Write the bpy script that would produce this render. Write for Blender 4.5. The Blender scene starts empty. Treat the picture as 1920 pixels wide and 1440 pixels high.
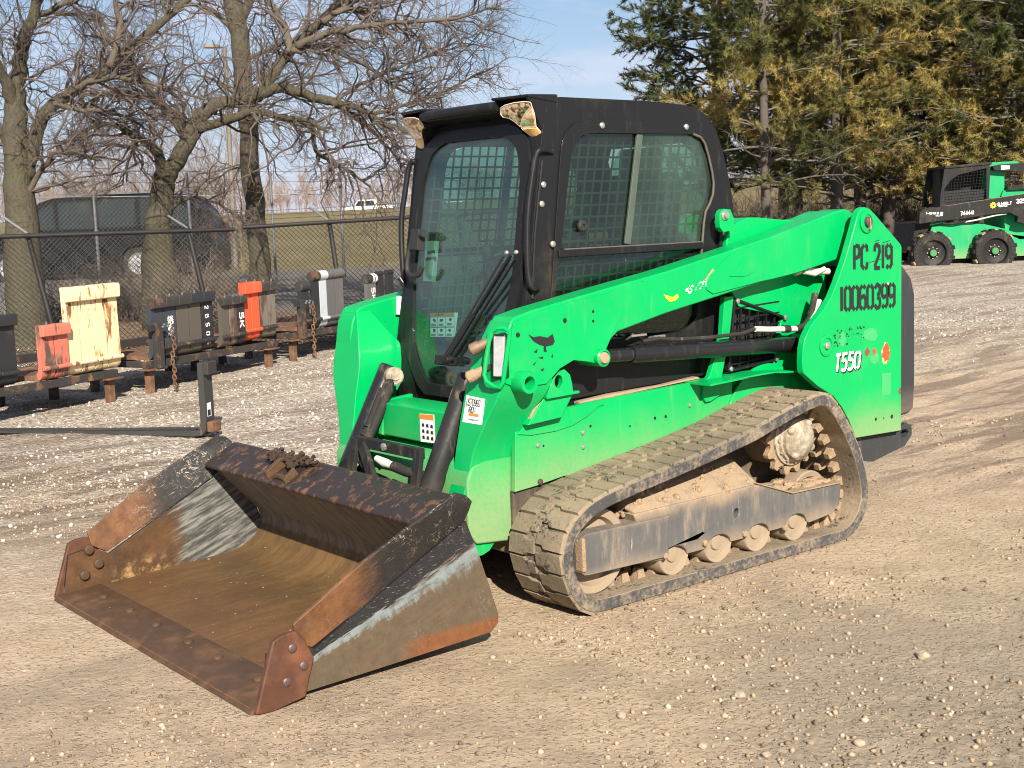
import bpy, bmesh, math, random
import numpy as np
from mathutils import Vector, Matrix, Quaternion
from mathutils.geometry import tessellate_polygon

random.seed(7); RNG = np.random.default_rng(7)
SC = bpy.context.scene
COL = SC.collection
rad = math.radians

# ------------------------------------------------------------------ camera
# camera axes in the yard's frame: right, down, forward
RC = np.array([[-0.7771732430346471, 0.6282860969826713, -0.035472956590771126],
               [0.10887341109417181, 0.07872554739969766, -0.9909333320376995],
               [-0.6197970076305055, -0.7739889330765004, -0.12958703950384792]])
CP = np.array([1.762, 4.405, 1.504])
FPX = 2430.0
cam = bpy.data.cameras.new("camera")
cam.sensor_width = 36.0
cam.lens = 36.0 * FPX / 1920.0
cam.clip_start = 0.05
cam.clip_end = 3000
camo = bpy.data.objects.new("camera", cam); COL.objects.link(camo)
mw = Matrix.Identity(4)
for i in range(3):
    mw[i][0] = RC[0][i]; mw[i][1] = -RC[1][i]; mw[i][2] = -RC[2][i]; mw[i][3] = CP[i]
camo.matrix_world = mw
SC.camera = camo

# ------------------------------------------------------------------ light
SUN = Vector((0.39, 0.757, 0.522)).normalized()
world = bpy.data.worlds.new("World"); SC.world = world
world.use_nodes = True
wn = world.node_tree; wn.nodes.clear()
sky = wn.nodes.new("ShaderNodeTexSky"); sky.sky_type = 'NISHITA'; sky.sun_disc = False
sky.sun_elevation = math.asin(SUN.z); sky.sun_rotation = math.atan2(SUN.x, SUN.y)
sky.air_density = 1.0; sky.dust_density = 0.25; sky.ozone_density = 3.0; sky.altitude = 200
wtc = wn.nodes.new("ShaderNodeTexCoord")
wmp = wn.nodes.new("ShaderNodeMapping"); wmp.inputs['Scale'].default_value = (2.2, 2.2, 9.0)
wno = wn.nodes.new("ShaderNodeTexNoise"); wno.inputs['Scale'].default_value = 1.6; wno.inputs['Detail'].default_value = 7
wno.inputs['Roughness'].default_value = 0.55
wrp = wn.nodes.new("ShaderNodeValToRGB")
wrp.color_ramp.elements[0].position = 0.44; wrp.color_ramp.elements[0].color = (0, 0, 0, 1)
wrp.color_ramp.elements[1].position = 0.60; wrp.color_ramp.elements[1].color = (0.8, 0.8, 0.8, 1)
wmx = wn.nodes.new("ShaderNodeMixRGB"); wmx.inputs['Color2'].default_value = (7.6, 7.9, 9.4, 1)
wbg = wn.nodes.new("ShaderNodeBackground"); wbg.inputs['Strength'].default_value = 0.054
wou = wn.nodes.new("ShaderNodeOutputWorld")
L = wn.links.new
L(wtc.outputs['Generated'], wmp.inputs['Vector']); L(wmp.outputs['Vector'], wno.inputs['Vector'])
L(wno.outputs['Fac'], wrp.inputs['Fac']); L(wrp.outputs['Color'], wmx.inputs['Fac'])
whz = wn.nodes.new("ShaderNodeSeparateXYZ"); L(wtc.outputs['Generated'], whz.inputs[0])
wmr = wn.nodes.new("ShaderNodeMapRange"); wmr.interpolation_type = 'SMOOTHSTEP'
for k_, v_ in ((1, -0.02), (2, 0.22), (3, 0.80), (4, 0.0)): wmr.inputs[k_].default_value = v_
L(whz.outputs[2], wmr.inputs[0])
wm2 = wn.nodes.new("ShaderNodeMixRGB"); wm2.inputs['Color2'].default_value = (5.5, 6.2, 8.6, 1)   # pale band low in the sky
L(sky.outputs['Color'], wm2.inputs['Color1']); L(wmr.outputs[0], wm2.inputs['Fac'])
L(wm2.outputs['Color'], wmx.inputs['Color1']); L(wmx.outputs['Color'], wbg.inputs['Color'])
L(wbg.outputs['Background'], wou.inputs['Surface'])

sun = bpy.data.lights.new("sun", 'SUN'); sun.energy = 5.0; sun.angle = rad(0.53); sun.color = (1.0, 0.905, 0.765)
suno = bpy.data.objects.new("sun", sun); COL.objects.link(suno)
suno.location = (5, 9, 12)
suno.rotation_euler = SUN.to_track_quat('Z', 'Y').to_euler()

SC.view_settings.view_transform = 'Standard'; SC.view_settings.look = 'None'
SC.view_settings.gamma = 1.0; SC.view_settings.use_curve_mapping = False
SC.view_settings.exposure = 0.92
SC.cycles.use_denoising = True
SC.cycles.filter_width = 1.05
SC.cycles.max_bounces = 8; SC.cycles.transparent_max_bounces = 16
SC.cycles.caustics_reflective = False; SC.cycles.caustics_refractive = False

# ------------------------------------------------------------------ places
def ray(px, py):
    return (np.array([px - 960.0, py - 720.0, FPX]) @ RC)
def at(px, py, depth):
    r = ray(px, py)
    return CP + r * (depth / FPX)
def on(axis, px, py, v):
    r = ray(px, py); return CP + r * ((v - CP[axis]) / r[axis])
def onplane(px, py, p0, n):
    r = ray(px, py); p0 = np.array(p0, float); n = np.array(n, float)
    return CP + r * (((p0 - CP) @ n) / (r @ n))
FH = RC[2][:2] / np.linalg.norm(RC[2][:2])       # level forward
RH = np.array([-FH[1], FH[0]]) * -1              # level right
if RH @ RC[0][:2] < 0: RH = -RH

def vnoise(x, y, seed=0):
    x = np.asarray(x, float); y = np.asarray(y, float)
    xi = np.floor(x).astype(np.int64); yi = np.floor(y).astype(np.int64)
    fx = x - xi; fy = y - yi
    fx = fx * fx * (3 - 2 * fx); fy = fy * fy * (3 - 2 * fy)
    def h(a, b):
        n = (a * 374761393 + b * 668265263 + seed * 1442695041) & 0x7fffffff
        n = ((n ^ (n >> 13)) * 1274126177) & 0x7fffffff
        return ((n ^ (n >> 16)) & 0xffff) / 65535.0
    return (h(xi, yi) * (1 - fx) + h(xi + 1, yi) * fx) * (1 - fy) + (h(xi, yi + 1) * (1 - fx) + h(xi + 1, yi + 1) * fx) * fy

def sstep(a, b, x):
    t = np.clip((x - a) / (b - a), 0, 1); return t * t * (3 - 2 * t)

def ground(x, y, detail=True):
    x = np.asarray(x, float); y = np.asarray(y, float)
    dx = x - CP[0]; dy = y - CP[1]
    u = dx * FH[0] + dy * FH[1]; v = dx * RH[0] + dy * RH[1]
    z = np.full(np.broadcast(x, y).shape, -0.036)
    side = sstep(-0.12, 0.12, v / np.maximum(u, 1.0))
    s = 0.017 * (1 - side) + 0.031 * side
    z = z + s * np.maximum(0, u - 10.0) * sstep(9, 14, u)
    z = z + np.maximum(0, np.minimum(u, 125.0) - 33.0) * 0.0055 * (1 - side * 0.6)
    z = z - np.maximum(0, u - 130.0) * (s + 0.004)
    z = z + 0.026 * sstep(-1.25, -0.15, x) * (1 - sstep(1.2, 2.6, np.abs(y)))   # the bank the bucket rests on
    if detail:
        near = 1 - sstep(14, 40, u)
        clear = sstep(0.75, 1.5, np.hypot(np.maximum(0, np.abs(x + 1.7) - 1.9), np.maximum(0, np.abs(y) - 0.95)))
        a = (vnoise(v * 0.6, u * 3.0, 3) - 0.5) * 0.030 + (vnoise(v * 2.2, u * 7.0, 4) - 0.5) * 0.012
        a = a + (vnoise(v * 14, u * 14, 5) - 0.5) * 0.010 + (vnoise(v * 34, u * 34, 6) - 0.5) * 0.006
        rug = vnoise(v * 1.1, u * 1.1, 8)
        a = a + np.maximum(0, vnoise(v * 40, u * 40, 9) - 0.6) * 0.022 * sstep(0.5, 0.75, rug)
        z = z + a * near * (0.12 + 0.88 * clear)
    return z

# ------------------------------------------------------------------ mesh building
class MB:
    def __init__(s): s.v = []; s.f = []
    def add(s, vs, fs):
        o = len(s.v); s.v.extend([tuple(map(float, p)) for p in vs]); s.f.extend([tuple(i + o for i in f) for f in fs]); return s
    def box(s, x0, x1, y0, y1, z0, z1):
        vs = [(x, y, z) for x in (x0, x1) for y in (y0, y1) for z in (z0, z1)]
        return s.add(vs, [(0, 1, 3, 2), (4, 6, 7, 5), (0, 4, 5, 1), (2, 3, 7, 6), (0, 2, 6, 4), (1, 5, 7, 3)])
    def obox(s, c, ax, h):
        c = np.array(c, float); ax = [np.array(a, float) / np.linalg.norm(a) for a in ax]
        vs = [c + ax[0] * h[0] * i + ax[1] * h[1] * j + ax[2] * h[2] * k for i in (-1, 1) for j in (-1, 1) for k in (-1, 1)]
        return s.add(vs, [(0, 1, 3, 2), (4, 6, 7, 5), (0, 4, 5, 1), (2, 3, 7, 6), (0, 2, 6, 4), (1, 5, 7, 3)])
    def bar(s, p0, p1, w, h, up=(0, 0, 1)):
        p0 = np.array(p0, float); p1 = np.array(p1, float); d = p1 - p0; l = np.linalg.norm(d); d /= l
        a = np.cross(up, d); a = a / np.linalg.norm(a); b = np.cross(d, a)
        return s.obox((p0 + p1) / 2, (d, a, b), (l / 2, w / 2, h / 2))
    def tube(s, path, r, n=8, closed=False, caps=True):
        P = [np.array(p, float) for p in path]; m = len(P)
        R = [r] * m if np.isscalar(r) else list(r)
        T = []
        for i in range(m):
            if closed: t = P[(i + 1) % m] - P[i - 1]
            else: t = P[min(i + 1, m - 1)] - P[max(i - 1, 0)]
            T.append(t / (np.linalg.norm(t) + 1e-9))
        u = np.cross(T[0], (0.31, 0.2, 0.93)); u /= np.linalg.norm(u)
        vs = []
        for i in range(m):
            u = u - T[i] * (u @ T[i]); u /= np.linalg.norm(u) + 1e-9
            w = np.cross(T[i], u)
            for k in range(n):
                a = 2 * math.pi * k / n
                vs.append(P[i] + (u * math.cos(a) + w * math.sin(a)) * R[i])
        fs = []
        for i in range(m if closed else m - 1):
            j = (i + 1) % m
            for k in range(n):
                k2 = (k + 1) % n; fs.append((i * n + k, i * n + k2, j * n + k2, j * n + k))
        if caps and not closed:
            fs.append(tuple(range(n - 1, -1, -1))); fs.append(tuple((m - 1) * n + k for k in range(n)))
        return s.add(vs, fs)
    def cyl(s, p0, p1, r0, r1=None, n=20):
        return s.tube([p0, p1], [r0, r0 if r1 is None else r1], n)
    def lathe(s, prof, o, axis, n=28, caps=True):
        """prof: list of (radius, height along axis)"""
        o = np.array(o, float); axis = np.array(axis, float); axis /= np.linalg.norm(axis)
        u = np.cross(axis, (0.3, 0.9, 0.2) if abs(axis[0]) > 0.5 else (0.9, 0.1, 0.3)); u /= np.linalg.norm(u); w = np.cross(axis, u)
        vs = []; m = len(prof)
        for (r, h) in prof:
            for k in range(n):
                a = 2 * math.pi * k / n; vs.append(o + axis * h + (u * math.cos(a) + w * math.sin(a)) * max(r, 1e-4))
        fs = [(i * n + k, i * n + (k + 1) % n, (i + 1) * n + (k + 1) % n, (i + 1) * n + k) for i in range(m - 1) for k in range(n)]
        if caps: fs.append(tuple(range(n))); fs.append(tuple((m - 1) * n + k for k in range(n)))
        return s.add(vs, fs)
    def prism(s, out, ax, a, b, holes=()):
        """outline in the plane across axis ax, from a to b; holes cut through"""
        def put(p, t):
            q = list(p); q.insert(ax, t); return q
        loops = [list(out)] + [list(h) for h in holes]
        allp = [p for l in loops for p in l]; n = len(allp)
        if holes:
            tris = tessellate_polygon([[Vector((p[0], p[1], 0)) for p in l] for l in loops])
            caps = [tuple(t) for t in tris]
        else:
            caps = [tuple(range(len(out)))]
            tr = tessellate_polygon([[Vector((p[0], p[1], 0)) for p in out]])
            caps = [tuple(t) for t in tr]
        vs = [put(p, a) for p in allp] + [put(p, b) for p in allp]
        fs = [c for c in caps] + [tuple(i + n for i in reversed(c)) for c in caps]
        o = 0
        for l in loops:
            m = len(l)
            for i in range(m):
                j = (i + 1) % m; fs.append((o + i, o + j, n + o + j, n + o + i))
            o += m
        return s.add(vs, fs)
    def ell(s, c, r, nu=14, nv=8):
        vs = []; c = np.array(c, float)
        for i in range(nv + 1):
            t = math.pi * i / nv
            for k in range(nu):
                a = 2 * math.pi * k / nu
                vs.append(c + np.array([r[0] * math.sin(t) * math.cos(a), r[1] * math.sin(t) * math.sin(a), r[2] * math.cos(t)]))
        fs = [(i * nu + k, i * nu + (k + 1) % nu, (i + 1) * nu + (k + 1) % nu, (i + 1) * nu + k) for i in range(nv) for k in range(nu)]
        return s.add(vs, fs)
    def mesh(s, name, fix=True, angle=38):
        me = bpy.data.meshes.new(name); me.from_pydata(s.v, [], s.f); me.update()
        if fix:
            bm = bmesh.new(); bm.from_mesh(me)
            bmesh.ops.remove_doubles(bm, verts=bm.verts, dist=1e-5)
            bmesh.ops.dissolve_degenerate(bm, edges=bm.edges, dist=1e-6)
            # join coplanar cap triangles so bevels run clean
            bmesh.ops.recalc_face_normals(bm, faces=bm.faces)
            bm.to_mesh(me); bm.free()
        me.polygons.foreach_set("use_smooth", [True] * len(me.polygons))
        me.set_sharp_from_angle(angle=rad(angle)); me.update()
        return me

def link(name, me, mat, parent=None, loc=None, bevel=0.0, seg=2, label=None, kind=None):
    o = bpy.data.objects.new(name, me); COL.objects.link(o)
    if mat is not None and len(me.materials) == 0: me.materials.append(mat)
    if parent is not None:
        o.parent = parent
        if parent.type == 'EMPTY' and parent.get('_w'):
            o.location = tuple(-c for c in parent.location)
    if loc is not None: o.location = loc
    if bevel:
        m = o.modifiers.new("edge", 'BEVEL'); m.width = bevel; m.segments = seg; m.limit_method = 'ANGLE'; m.angle_limit = rad(40)
        m.harden_normals = True
    if label: o['label'] = label
    if kind: o['kind'] = kind
    return o
def ob(name, mb, mat, parent=None, bevel=0.0, **k):
    an = k.pop('angle', 38); fix = k.pop('fix', True)
    return link(name, mb.mesh(name, fix, an), mat, parent, bevel=bevel, **k)

def carve(solid, cutters, name):
    def tmp(mb):
        o = bpy.data.objects.new("tmp", mb.mesh("tmp")); COL.objects.link(o); return o
    s = tmp(solid); cs = [tmp(c) for c in cutters]
    for c in cs:
        m = s.modifiers.new("b", 'BOOLEAN'); m.operation = 'DIFFERENCE'; m.object = c; m.solver = 'EXACT'
    bpy.context.view_layer.update()
    dg = bpy.context.evaluated_depsgraph_get()
    me = bpy.data.meshes.new_from_object(s.evaluated_get(dg)); me.name = name
    for o in [s] + cs: bpy.data.objects.remove(o, do_unlink=True)
    me.polygons.foreach_set("use_smooth", [True] * len(me.polygons)); me.set_sharp_from_angle(angle=rad(35))
    return me
def thing(name, label, cat, loc=(0, 0, 0), rotz=0.0, group=None, world=False):
    o = bpy.data.objects.new(name, None); COL.objects.link(o)
    o.location = loc; o.rotation_euler = (0, 0, rotz); o.empty_display_size = 0.2
    o['label'] = label; o['category'] = cat
    if group: o['group'] = group
    if world: o['_w'] = 1            # its parts are given in yard coordinates
    return o
def tag(o, label, cat, group=None):
    o['label'] = label; o['category'] = cat
    if group: o['group'] = group
    return o
def structure(o): o['kind'] = 'structure'; return o

def big_mesh(name, V, F, mat, smooth=False, color=None):
    """numpy arrays: V (n,3), F (m,3 or 4)"""
    me = bpy.data.meshes.new(name); k = F.shape[1]
    me.vertices.add(len(V)); me.vertices.foreach_set("co", V.astype(np.float32).ravel())
    me.loops.add(F.size); me.loops.foreach_set("vertex_index", F.astype(np.int32).ravel())
    me.polygons.add(len(F)); me.polygons.foreach_set("loop_start", np.arange(0, F.size, k, dtype=np.int32))
    me.polygons.foreach_set("loop_total", np.full(len(F), k, np.int32))
    if smooth: me.polygons.foreach_set("use_smooth", np.ones(len(F), bool))
    me.update(calc_edges=True)
    if color is not None:
        at_ = me.color_attributes.new("tint", 'FLOAT_COLOR', 'POINT')
        at_.data.foreach_set("color", np.concatenate([color, np.ones((len(color), 1))], 1).astype(np.float32).ravel())
    me.materials.append(mat)
    return me

def tubes(P, R, n=3):
    """many polylines at once: P (m,k,3), R (m,k) -> V,F"""
    m, k, _ = P.shape
    T = np.gradient(P, axis=1); T /= np.linalg.norm(T, axis=2, keepdims=True) + 1e-9
    ref = np.array([0.37, 0.21, 0.9]); U = np.cross(T, ref); U /= np.linalg.norm(U, axis=2, keepdims=True) + 1e-9
    W = np.cross(T, U)
    a = 2 * np.pi * np.arange(n) / n
    V = P[:, :, None, :] + (U[:, :, None, :] * np.cos(a)[None, None, :, None] + W[:, :, None, :] * np.sin(a)[None, None, :, None]) * R[:, :, None, None]
    idx = np.arange(m * k * n).reshape(m, k, n)
    A = idx[:, :-1, :]; B = idx[:, 1:, :]
    F = np.stack([A, np.roll(A, -1, 2), np.roll(B, -1, 2), B], -1).reshape(-1, 4)
    return V.reshape(-1, 3), F

# ------------------------------------------------------------------ materials
class Mat:
    def __init__(s, name):
        s.m = bpy.data.materials.new(name); s.m.use_nodes = True; s.t = s.m.node_tree; s.t.nodes.clear()
        s.out = s.t.nodes.new("ShaderNodeOutputMaterial"); s.p = s.t.nodes.new("ShaderNodeBsdfPrincipled")
        s.t.links.new(s.p.outputs[0], s.out.inputs['Surface'])
        s.tc = None
    def n(s, t): return s.t.nodes.new(t)
    def l(s, a, b): s.t.links.new(a, b)
    def pos(s):
        if s.tc is None: s.tc = s.n("ShaderNodeTexCoord")
        return s.tc.outputs['Object']
    def geo(s, what='Position'): return s.n("ShaderNodeNewGeometry").outputs[what]
    def val(s, inp, v):
        if hasattr(v, 'is_output') or isinstance(v, bpy.types.NodeSocket): s.l(v, inp)
        else:
            if inp.type == 'RGBA' and len(v) == 3: v = (*v, 1)
            inp.default_value = v
    def map(s, vec, scale=(1, 1, 1), rot=(0, 0, 0), loc=(0, 0, 0)):
        k = s.n("ShaderNodeMapping"); s.l(vec, k.inputs['Vector']); k.inputs['Scale'].default_value = scale
        k.inputs['Rotation'].default_value = rot; k.inputs['Location'].default_value = loc; return k.outputs[0]
    def noise(s, vec, scale, detail=4, rough=0.55, dist=0.0, out='Fac'):
        k = s.n("ShaderNodeTexNoise"); s.l(vec, k.inputs['Vector']); k.inputs['Scale'].default_value = scale
        k.inputs['Detail'].default_value = detail; k.inputs['Roughness'].default_value = rough; k.inputs['Distortion'].default_value = dist
        return k.outputs[out]
    def voro(s, vec, scale, feature='F1', out='Distance'):
        k = s.n("ShaderNodeTexVoronoi"); s.l(vec, k.inputs['Vector']); k.inputs['Scale'].default_value = scale; k.feature = feature
        return k.outputs[out]
    def ramp(s, fac, els, interp='LINEAR'):
        k = s.n("ShaderNodeValToRGB"); s.l(fac, k.inputs['Fac']); cr = k.color_ramp; cr.interpolation = interp
        while len(cr.elements) < len(els): cr.elements.new(0.5)
        for e, (p, c) in zip(cr.elements, els):
            e.position = p; e.color = (c, c, c, 1) if np.isscalar(c) else (*c, 1)
        return k.outputs['Color']
    def mix(s, fac, a, b, mode='MIX'):
        k = s.n("ShaderNodeMixRGB"); k.blend_type = mode; s.val(k.inputs['Fac'], fac); s.val(k.inputs['Color1'], a); s.val(k.inputs['Color2'], b)
        return k.outputs['Color']
    def math(s, op, a, b=0.0, clamp=False):
        k = s.n("ShaderNodeMath"); k.operation = op; k.use_clamp = clamp; s.val(k.inputs[0], a); s.val(k.inputs[1], b); return k.outputs[0]
    def sep(s, vec):
        k = s.n("ShaderNodeSeparateXYZ"); s.l(vec, k.inputs[0]); return k.outputs
    def dot(s, vec, v3):
        k = s.n("ShaderNodeVectorMath"); k.operation = 'DOT_PRODUCT'; s.l(vec, k.inputs[0]); k.inputs[1].default_value = v3; return k.outputs['Value']
    def attr(s, name):
        k = s.n("ShaderNodeAttribute"); k.attribute_name = name; return k.outputs['Color']
    def rng(s, v, a, b, c=0.0, d=1.0, smooth=True):
        k = s.n("ShaderNodeMapRange"); s.val(k.inputs[0], v); k.inputs[1].default_value = a; k.inputs[2].default_value = b
        k.inputs[3].default_value = c; k.inputs[4].default_value = d
        if smooth: k.interpolation_type = 'SMOOTHSTEP'
        return k.outputs[0]
    def bump(s, h, strength=0.3, dist=0.01):
        k = s.n("ShaderNodeBump"); s.l(h, k.inputs['Height']); k.inputs['Strength'].default_value = strength; k.inputs['Distance'].default_value = dist
        s.l(k.outputs[0], s.p.inputs['Normal']); return k.outputs[0]
    def set(s, color=None, rough=None, metal=None, coat=None, spec=None):
        if color is not None: s.val(s.p.inputs['Base Color'], color)
        if rough is not None: s.val(s.p.inputs['Roughness'], rough)
        if metal is not None: s.val(s.p.inputs['Metallic'], metal)
        if coat is not None: s.val(s.p.inputs['Coat Weight'], coat); s.p.inputs['Coat Roughness'].default_value = 0.12
        if spec is not None: s.val(s.p.inputs['Specular IOR Level'], spec)
        return s

DUST = (0.36, 0.27, 0.18)
def painted(name, col, rough=0.35, dust_z=None, dust=0.12, chips=0.0, coat=0.12, chipcol=(0.06, 0.045, 0.035), scale=1.0, var=0.06):
    """paint with a thin dust film, some scuffs and chips; dust_z = (low, high): mud thrown up from the ground fades out upwards"""
    m = Mat(name); g = m.geo()
    c2 = tuple(max(0, v * (1 - var * 3)) for v in col)
    base = m.mix(m.noise(g, 3.0 * scale, 5), tuple(min(1, v * (1 + var)) for v in col), c2)
    fine = m.noise(g, 60 * scale, 3)
    d = m.rng(m.noise(g, 2.2 * scale, 8, 0.68), 0.52, 0.80, 0, dust)
    if dust_z:
        z = m.sep(g)[2]; zz = m.math('ADD', z, m.math('MULTIPLY', m.math('SUBTRACT', m.noise(g, 5 * scale, 6, 0.65), 0.5), 0.22))
        low = m.rng(zz, dust_z[0], dust_z[1], 0.55, 0.0)
        d = m.math('MAXIMUM', d, m.math('MULTIPLY', low, m.rng(fine, 0.25, 0.6, 0.65, 1.0)))
    c = m.mix(d, base, DUST)
    if chips:
        st = m.noise(m.map(g, (3, 3, 9)), 14 * scale, 5, 0.7)
        ch = m.rng(st, 0.74 - chips * 0.1, 0.755 - chips * 0.1)
        c = m.mix(ch, c, chipcol)
    sc = m.noise(m.map(g, (2, 2, 30), (0, 0.4, 0)), 5 * scale, 5, 0.8)
    c = m.mix(m.rng(sc, 0.70, 0.735, 0, 0.30), c, tuple(v * 0.45 + 0.02 for v in col))
    c = m.mix(m.rng(m.noise(g, 95 * scale, 2), 0.735, 0.76, 0, 0.8), c, chipcol)
    c = m.mix(m.rng(m.noise(m.map(g, (6, 6, 0.8)), 4 * scale, 5, 0.65), 0.55, 0.75, 0, dust * 0.8), c, DUST)
    r = m.math('ADD', m.math('MULTIPLY', d, 0.5), m.rng(fine, 0.2, 0.8, rough - 0.05, rough + 0.12), clamp=True)
    m.set(c, r, coat=coat, spec=0.22)
    m.bump(m.math('ADD', m.noise(g, 9, 2), m.math('MULTIPLY', fine, 0.15)), 0.04, 0.01)
    return m.m

def plain(name, col, rough=0.5, metal=0.0, var=0.15, scale=12, bump=0.0):
    m = Mat(name); g = m.geo()
    f = m.noise(g, scale, 5, 0.6)
    m.set(m.mix(f, tuple(v * (1 - var) for v in col), tuple(min(1, v * (1 + var)) for v in col)), m.rng(f, 0.2, 0.8, max(0.02, rough - 0.08), min(1, rough + 0.1)), metal)
    if bump: m.bump(m.noise(g, scale * 4, 5), bump, 0.01)
    return m.m

def rusty(name, paint, rust=0.5, rough=0.75, scale=5.0, rustc=(0.20, 0.085, 0.035), dark=(0.06, 0.035, 0.022), streak=False):
    m = Mat(name); g = m.geo()
    v = m.map(g, (1, 1, 0.22)) if streak else g
    f = m.noise(v, scale, 8, 0.68)
    rc = m.mix(m.noise(g, 28, 5, 0.65), dark, rustc)
    rc = m.mix(m.rng(m.noise(g, 9, 5), 0.45, 0.75), rc, tuple(x * 1.6 for x in rustc))
    c = m.mix(m.rng(f, 0.78 - rust * 0.55, 0.84 - rust * 0.55), paint, rc)
    c = m.mix(m.rng(m.noise(g, 3.1, 6, 0.7), 0.55, 0.8, 0, 0.35), c, DUST)
    m.set(c, m.rng(f, 0.3, 0.7, rough - 0.15, rough + 0.1))
    m.bump(m.noise(g, 60, 6, 0.7), 0.25, 0.004)
    return m.m

def glass(name, tint, dust=0.06, spec=1.0, dustcol=(0.34, 0.40, 0.36), smear=3.0):
    m = Mat(name); m.t.nodes.remove(m.p)
    g = m.geo()
    tr = m.n("ShaderNodeBsdfTransparent"); tr.inputs[0].default_value = (*tint, 1)
    gl = m.n("ShaderNodeBsdfGlossy"); gl.inputs['Roughness'].default_value = 0.03; gl.inputs[0].default_value = (0.9, 0.95, 0.92, 1)
    df = m.n("ShaderNodeBsdfDiffuse"); df.inputs[0].default_value = (*dustcol, 1)
    lw = m.n("ShaderNodeLayerWeight"); lw.inputs[0].default_value = 0.5
    fr = m.math('ADD', 0.045, m.math('MULTIPLY', m.math('POWER', lw.outputs['Facing'], 4.0), 0.8), clamp=True)
    a = m.n("ShaderNodeMixShader"); m.l(m.math('MULTIPLY', fr, spec), a.inputs[0]); m.l(tr.outputs[0], a.inputs[1]); m.l(gl.outputs[0], a.inputs[2])
    k = m.rng(m.noise(m.map(g, (1, 1, 0.45)), smear, 7, 0.65), 0.3, 0.75, dust * 0.35, dust * 1.8)
    k = m.math('MAXIMUM', k, m.math('MULTIPLY', m.rng(m.noise(g, 55, 2), 0.74, 0.78), 0.35))
    b = m.n("ShaderNodeMixShader"); m.l(k, b.inputs[0]); m.l(a.outputs[0], b.inputs[1]); m.l(df.outputs[0], b.inputs[2])
    m.l(b.outputs[0], m.out.inputs['Surface'])
    return m.m
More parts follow.
